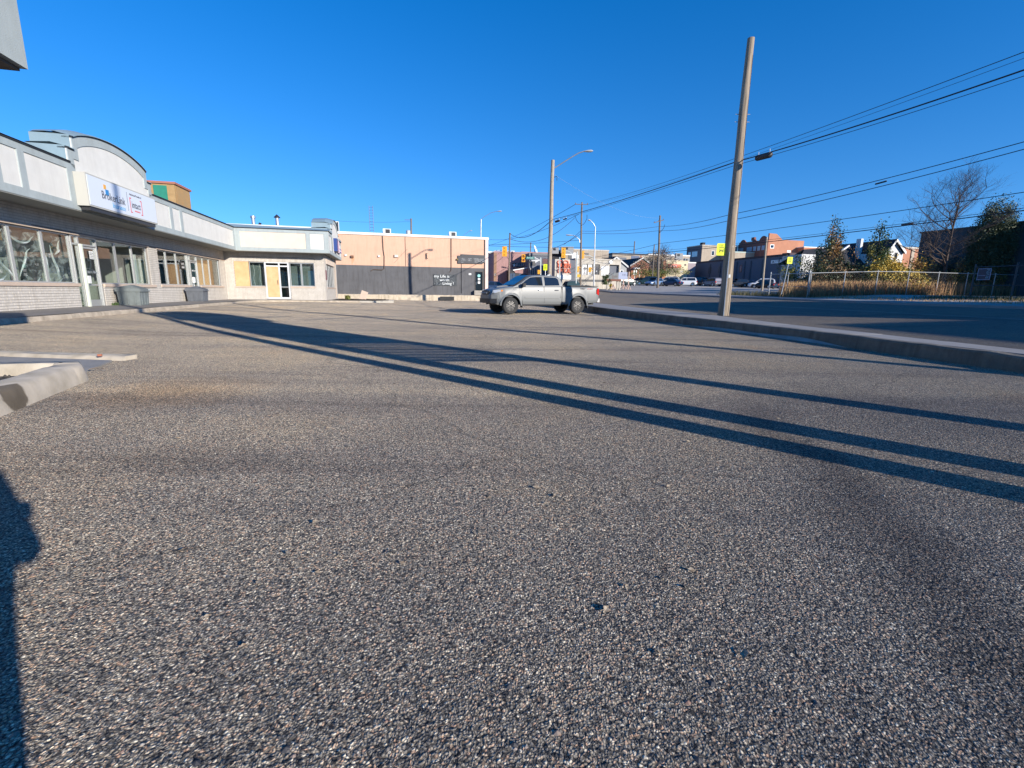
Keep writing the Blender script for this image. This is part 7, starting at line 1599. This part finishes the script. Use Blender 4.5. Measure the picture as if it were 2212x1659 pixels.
# dry weeds
def weeds(name, label, pts, h0, h1, m_, seed, lean=.25, w=.012):
    q = np.random.default_rng(seed); N_ = len(pts); P = np.array(pts); Hh_ = q.uniform(h0, h1, N_); a_ = q.uniform(0, 6.28, N_); b_ = q.uniform(0, 6.28, N_); ln = q.uniform(.03, lean, N_)*Hh_
    V = []; F = []
    for i in range(N_):
        x, y, z = P[i]; dx, dy = cos(a_[i])*ln[i], sin(a_[i])*ln[i]; sx, sy = cos(b_[i])*w, sin(b_[i])*w; H_ = Hh_[i]; k = len(V)
        V += [(x-sx, y-sy, z-.05), (x+sx, y+sy, z-.05), (x+dx*.5+sx*.7, y+dy*.5+sy*.7, z+H_*.6), (x+dx*.5-sx*.7, y+dy*.5-sy*.7, z+H_*.6), (x+dx, y+dy, z+H_)]; F += [(k, k+1, k+2, k+3), (k+3, k+2, k+4)]
        if q.random() < .5:
            u = .75; k = len(V); V += [(x+dx*u-.03, y+dy*u, z+H_*u), (x+dx*u+.03, y+dy*u+.02, z+H_*u+.03), (x+dx*u+.01, y+dy*u, z+H_*(u+.12))]; F.append((k, k+1, k+2))
    mb = MB(); mb.v = V; mb.f = F; return mb.build(name, m_, label=label, kind='stuff')
wr = random.Random(41)
def scatter(n, vr, wr_):
    out = []
    for i in range(n):
        p = vw(wr.uniform(*vr), wr.uniform(*wr_)); out.append((p.x, p.y, gz(p.x, p.y)-.02))
    return out
f0 = vw(27.0, 30.2)     # corner of the fence
W_t = mat('tan_dry_weed', (.30, .18, .08), .85, col2=(.46, .30, .14), vscale=.9); W_r = mat('rust_dry_weed', (.26, .13, .06), .85, col2=(.40, .21, .10), vscale=.9); W_g = mat('olive_weed', (.07, .075, .03), .85, col2=(.14, .12, .05), vscale=.9)
fence_c = aty(1745, 640, 34.3); FC = Vector((21.3, 34.4, 0))
def region(n, y0, y1, x0f, x1f, seed):
    out = []; r = random.Random(seed)
    while len(out) < n:
        y = r.uniform(y0, y1); x = r.uniform(x0f, x1f)
        u = (x-FC.x)*NN.x+(y-FC.y)*NN.y; vback = (x-FC.x)*UU.x+(y-FC.y)*UU.y
        if vback < -.3*r.random() or x < .555*y+.6*r.random(): continue
        out.append((x, y, gz(x, y)-.02))
    return out
weeds('dry_weeds', 'tall tan dry weeds filling the lot behind the long fence', region(9000, 34, 47, 19, 50, 1), .65, 1.35, W_t, 1)
weeds('dry_weeds', 'tall rust-brown dry weeds behind the long fence', region(6500, 34, 44, 20, 48, 2), .55, 1.25, W_r, 2)
weeds('green_weeds', 'low olive weeds along the foot of the fence', region(3500, 33, 40, 20, 46, 3), .2, .6, W_g, 3)
weeds('verge_grass', 'short tan grass tufts on the verge before the fence', scatter(3800, (26.5, 30), (10, 36)), .04, .16, W_t, 4, .8); weeds('verge_weeds', 'dark weeds at the verge by the left fence corner', scatter(1500, (26.0, 27.6), (31, 40)), .15, .5, W_g, 5, .5)
weeds('verge_weeds', 'dark grass growing under the near fence at right', scatter(2600, (29.5, 32), (16, 25)), .08, .3, W_g, 6, .6)

# ---- chain-link fences
def chain_fence(label, P, h, nposts=None, mesh_=True, mid=False, tall=None, M_fence=None):
    M_fence = M_fence or MATS['fence_steel']
    P = [Vector((p[0], p[1], gz(p[0], p[1])-.02)) for p in P]; t = thing('chain_link_fence', label, 'fence', P[0]); o = RM[t.name].translation
    for i, p in enumerate(P):
        q = p-o; mb = MB(); hh = h+(.0 if not tall or i not in tall else .08); mb.tube([q-Vector((0, 0, .1)), q+Vector((0, 0, hh))], .042 if tall and i in tall else .03, 8); mb.lathe([(.045, 0), (.045, .04), (.01, .07)], 8, Matrix.Translation(q+Vector((0, 0, hh)))); mb.build('post', M_fence, t, smooth=True)
    for a, b in zip(P, P[1:]):
        a_, b_ = a-o, b-o; mb = MB(); mb.tube([a_+Vector((0, 0, h-.03)), b_+Vector((0, 0, h-.03))], .026, 6); mb.build('top_rail', M_fence, t, smooth=True)
        if mid: mb = MB(); mb.tube([a_+Vector((0, 0, h*mid)), b_+Vector((0, 0, h*mid))], .022, 6); mb.build('mid_rail', M_fence, t, smooth=True)
        if mesh_:
            L = (b_-a_).length; d = (b_-a_)/L; mb = MB(); st = .16; n_ = int((L+h)/st)
            for k in range(n_):
                for sgn in (1, -1):
                    s0 = k*st-h; lo, hi = max(0, -s0), min(h-.06, L-s0)
                    if hi <= lo: continue
                    x0, x1 = s0+lo, s0+hi
                    if sgn < 0: x0, x1 = L-x0, L-x1
                    p0 = a_+d*x0+Vector((0, 0, .03+lo)); p1 = a_+d*x1+Vector((0, 0, .03+hi)); w_ = Vector((0, 0, .0016))
                    mb.add([p0-w_, p1-w_, p1+w_, p0+w_], [(0, 1, 2, 3)])
            mb.build('wire_mesh', mat('dull_fence_wire', (.16, .15, .14), .7), t, kind='stuff')
    return t
M_shade_fence = mat('shaded_fence_pipe', (.045, .05, .055), .6)  # fence steel darkened in its colour for the shade on the near panels
M_fence = mat('fence_steel', (.42, .43, .42), .5, metal=.4)
fl0 = aty(1660, 637, 37.8); A0 = (fl0.x, 37.8); Am = ((fl0.x+21.3)/2, 36.3); C0 = (21.2, 34.4)
chain_fence('short chain-link fence panel beside the small bus stop sign', [A0, Am, C0], 1.78, mid=.45, tall=(0, 2))
bk = [(21.3+.05, 34.45)]; 
for k in range(1, 10): bk.append((21.3+NN.x*3.05*k, 34.4+NN.y*3.05*k))
chain_fence('long chain-link fence running right in front of the tall dry weeds', bk, 1.78)
def nearp(px, Y): return (aty(px, 640, Y).x, Y)
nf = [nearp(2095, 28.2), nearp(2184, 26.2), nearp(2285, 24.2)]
nearf = chain_fence('near fence panels toned dark for shade at the right edge carrying the dark sign', nf, 1.85, mesh_=False, mid=.42, tall=(0, 1, 2), M_fence=M_shade_fence)
a, b = aty(2112, 580.5, 27.5), aty(2150, 605, 27.0)
sgn_ = thing('fence_sign', 'dark blue sign with a pale border hung on the near fence at right', 'sign', Matrix.Translation((a.x, a.y-.05, b.z)) @ Matrix.Rotation(atan2(nf[1][1]-nf[0][1], nf[1][0]-nf[0][0]), 4, 'Z'))
w, h = (b-a).length*.98, a.z-b.z; w = (b.x-a.x)*1.03
mb = MB(); mb.box(0, w, 0, .012, 0, h); mb.build('sign_border', mat('pale_blue_border', (.3, .32, .42), .6), sgn_); mb = MB(); mb.box(.03, w-.03, -.006, -.001, .03, h-.03); mb.build('sign_panel', mat('navy_panel', (.02, .025, .045), .5), sgn_)
text('sign_text', 'RVN', .24, mat('teal_letter', (.16, .3, .34), .6), sgn_, Matrix.Translation((w-.05, -.009, .07)) @ FACE @ Matrix.Rotation(pi/2, 4, 'Z'), .001, sx=1.1); mb = MB(); mb.box(.06, w*.62, -.01, -.007, h*.38, h*.41); mb.build('sign_line', MATS['pale_blue_border'], sgn_)

# ================================================================ THINGS BEHIND AND BESIDE THE CAMERA THAT CAST THE SHADOWS
S2 = Vector((sin(SUN_AZ), cos(SUN_AZ), 0))
pole('utility_pole', 'tall wooden pole in the car park out of view, its shadow the lowest band', 'utility pole', (3.98, 1.30, -.05), 13.0, .16, .085, M_wood, (0, 0), 12, 'wooden utility poles')
pole('utility_pole', 'wooden pole at the sidewalk, out of view on the right, casting the thin upper shadow', 'utility pole', (10.3, 3.54, .2), 11.8, .17, .12, M_wood, (0, 0), 12, 'wooden utility poles')
B0_ = Vector((5.03, 1.09, 0)); C0_ = Vector((6.91, 1.32, 0))
py = thing('pylon_sign', 'tall two-post pylon sign beside the car park, out of view, casting the broad shadow', 'pylon sign', Matrix.Translation(B0_) @ Matrix.Rotation(atan2((C0_-B0_).y, (C0_-B0_).x), 4, 'Z')); Lp = (C0_-B0_).length
for x_ in (0, Lp): mb = MB(); mb.box(x_-.12, x_+.12, -.12, .12, -.1, 8.0); mb.build('post', M_trim, py)
mb = MB(); mb.box(-.35, Lp+.45, -.2, .2, 6.55, 7.95); mb.prism([(-.35+(Lp+.8)*k/10, -.2, 7.95+.5*sin(pi*k/10)) for k in range(11)], (0, .4, 0)); mb.build('header_box', M_stucco, py)
for z0, z1 in ((5.55, 6.5), (4.7, 5.5), (3.9, 4.65)): mb = MB(); mb.box(.13, Lp-.13, -.12, .12, z0, z1); mb.build('tenant_panel', M_face, py)
for z0 in (3.72, 3.56, 3.40, 3.25, 3.10, 2.96, 2.82): mb = MB(); mb.box(.13, Lp-.13, -.04, .04, z0, z0+.085); mb.build('frame_bar', M_steel, py)
# buildings across the road out of view
def offb(label, v0, v1, w0, w1, h, m_):
    c = vw(v0, w0); z0 = gz(c.x, c.y); t = thing('building', label, 'building', Matrix.Translation((c.x, c.y, z0)) @ Matrix.Rotation(radians(10), 4, 'Z') if False else Matrix.Translation((c.x, c.y, z0)) @ Matrix.Rotation(atan2(VR.y, VR.x), 4, 'Z'))
    mb = MB(); mb.box(0, v1-v0, 0, w1-w0, -.5, h); mb.build('wall', m_, t); mb = MB(); mb.box(-.15, v1-v0+.15, -.15, w1-w0+.15, h+.002, h+.3); mb.build('parapet', M_conp, t)
    for k in range(int((w1-w0)/3)):
        for z_ in (1.0, 4.2):
            if z_+1.6 < h: mb = MB(); mb.box(-.05, -.002, 1+k*3, 2.3+k*3, z_, z_+1.5); w_ = mb.build('window', M_white, t); mb = MB(); mb.box(-.06, -.051, 1.1+k*3, 2.2+k*3, z_+.1, z_+1.4); mb.build('pane', M_vgl, w_)
offb('brick building across the road, just out of view at right', 28.5, 38, -4.5, 7.0, 7.9, M_redb)
offb('second brick building across the road, farther behind the viewer', 29, 40, -22, -11.0, 8.6, M_orb)
offb('dark building beside the weedy lot, out of view at right', 40, 52, 8, 13.5, 7.6, M_tanb)

# ---- the person taking the photograph (only the shadow is seen)
pr = thing('person', 'person in a jacket behind the viewpoint, arms raised, seen as the shadow at lower left', 'person', (0.09, -.43, 0))
def skin(name, V, E_, R, m_, root=0):
    me = bpy.data.meshes.new(name); me.from_pydata(V, E_, []); o = bpy.data.objects.new(name, me); COL.objects.link(o); o.parent = pr; me.materials.append(m_)
    md = o.modifiers.new('skin', 'SKIN'); md.use_smooth_shade = True
    for i, r in enumerate(R): me.skin_vertices[0].data[i].radius = (r, r*.85); 
    me.skin_vertices[0].data[root].use_root = True
    sb = o.modifiers.new('sub', 'SUBSURF'); sb.levels = 1; sb.render_levels = 2; return o
M_jack = mat('dark_jacket', (.03, .035, .05), .9); M_skin = mat('skin', (.5, .32, .24), .6)
V = [(0, 0, .93), (0, 0, 1.12), (0, .0, 1.34), (0, .01, 1.45), (0, .04, 1.53), (0, .06, 1.62), (0, .05, 1.70),
     (-.1, 0, .86), (-.12, .01, .5), (-.13, -.01, .1), (-.13, .12, .05), (.1, 0, .86), (.12, .01, .5), (.13, -.01, .1), (.13, .12, .05),
     (-.18, 0, 1.38), (-.36, .12, 1.0), (-.38, .31, 1.10), (.18, 0, 1.38), (.20, .13, .95), (-.15, .31, 1.07)]
E_ = [(0, 1), (1, 2), (2, 3), (3, 4), (4, 5), (5, 6), (0, 7), (7, 8), (8, 9), (9, 10), (0, 11), (11, 12), (12, 13), (13, 14), (2, 15), (15, 16), (16, 17), (2, 18), (18, 19), (19, 20)]
R = [.20, .19, .20, .09, .065, .105, .085, .13, .10, .07, .05, .13, .10, .07, .05, .08, .055, .035, .075, .055, .035]
skin('body', V, E_, R, M_jack)
for s in (-1, 1):
    hx = -.265; base = Vector((hx+s*.115, .31, 1.085)); hv = [tuple(base), (hx+s*.11, .36, 1.085)]; he = [(0, 1)]; hr = [.032, .034]
    for k in range(4):
        z_ = 1.115-.022*k; n0 = len(hv); L = (.075, .085, .08, .065)[k]; hv += [(hx+s*.105, .375, z_), (hx+s*(.105-L*.5), .398, z_), (hx+s*(.105-L), .392, z_)]; he += [(1, n0), (n0, n0+1), (n0+1, n0+2)]; hr += [.0105, .009, .008]
    n0 = len(hv); hv += [(hx+s*.125, .37, 1.125), (hx+s*.10, .382, 1.14)]; he += [(1, n0), (n0, n0+1)]; hr += [.012, .01]
    skin('hand', hv, he, hr, M_skin)
hd = MB(); hd.lathe([(.02, .0), (.075, .02), (.1, .09), (.098, .15), (.06, .2), (.01, .22)], 14, Matrix.Translation((0, .03, 1.57))); hd.build('hair', mat('dark_hair', (.03, .02, .015), .8), pr, smooth=True)
ph_ = MB(); ph_.box(-.078, .078, -.075, -.068, 1.07, 1.142); t = thing('phone', 'black phone held just behind the viewpoint, out of view', 'phone', (0, -.075, 1.0)); mb = MB(); mb.box(-.075, .075, 0, .008, 0, .075); mb.build('phone_body', M_dark, t); mb = MB(); mb.box(-.07, .07, -.002, -.0005, .004, .071); mb.build('screen', M_vgl, t)

# litter: dry leaves, grit and paper scraps lying about the car park
mb = MB(); q = random.Random(90)
for i in range(420):
    y = 1.2+q.random()**1.3*30; x = q.uniform(-.95, .6)*y
    v_, w_ = to_vw(x, y)
    if v_ > 8.2 or x*NN.x+y*NN.y+11.117 < 2.4: continue
    r = q.uniform(.008, .022)*(1+.02*y); a = q.random()*6.28; z = gz(x, y)+.006
    mb.add([(x+r*cos(a), y+r*sin(a), z), (x+r*.5*cos(a+1.7), y+r*.5*sin(a+1.7), z+r*.5), (x-r*cos(a), y-r*sin(a), z+r*.2), (x+r*.5*cos(a-1.6), y+r*.5*sin(a-1.6), z+.001)], [(0, 1, 2), (0, 2, 3)])
for i in range(260):            # grit gathered at the foot of the kerb
    w_ = q.uniform(3, 26); o_ = q.uniform(.02, .35)*q.random(); p = vw(8.44+interp0(((-9, -.35), (5.2, -.10), (9.7, .10), (21, -.02), (46, 0)), w_)-o_, w_); r = q.uniform(.006, .02); z = lotz(p.x, p.y)
    mb.add([(p.x-r, p.y, z), (p.x, p.y-r*.7, z), (p.x+r, p.y, z), (p.x, p.y+r*.8, z), (p.x, p.y, z+r)], [(0, 1, 4), (1, 2, 4), (2, 3, 4), (3, 0, 4)])
mb.build('litter', mat('dry_litter', (.16, .10, .05), .8, col2=(.42, .36, .27), vscale=60), kind='stuff', label='dry leaves, grit and scraps scattered over the car park')
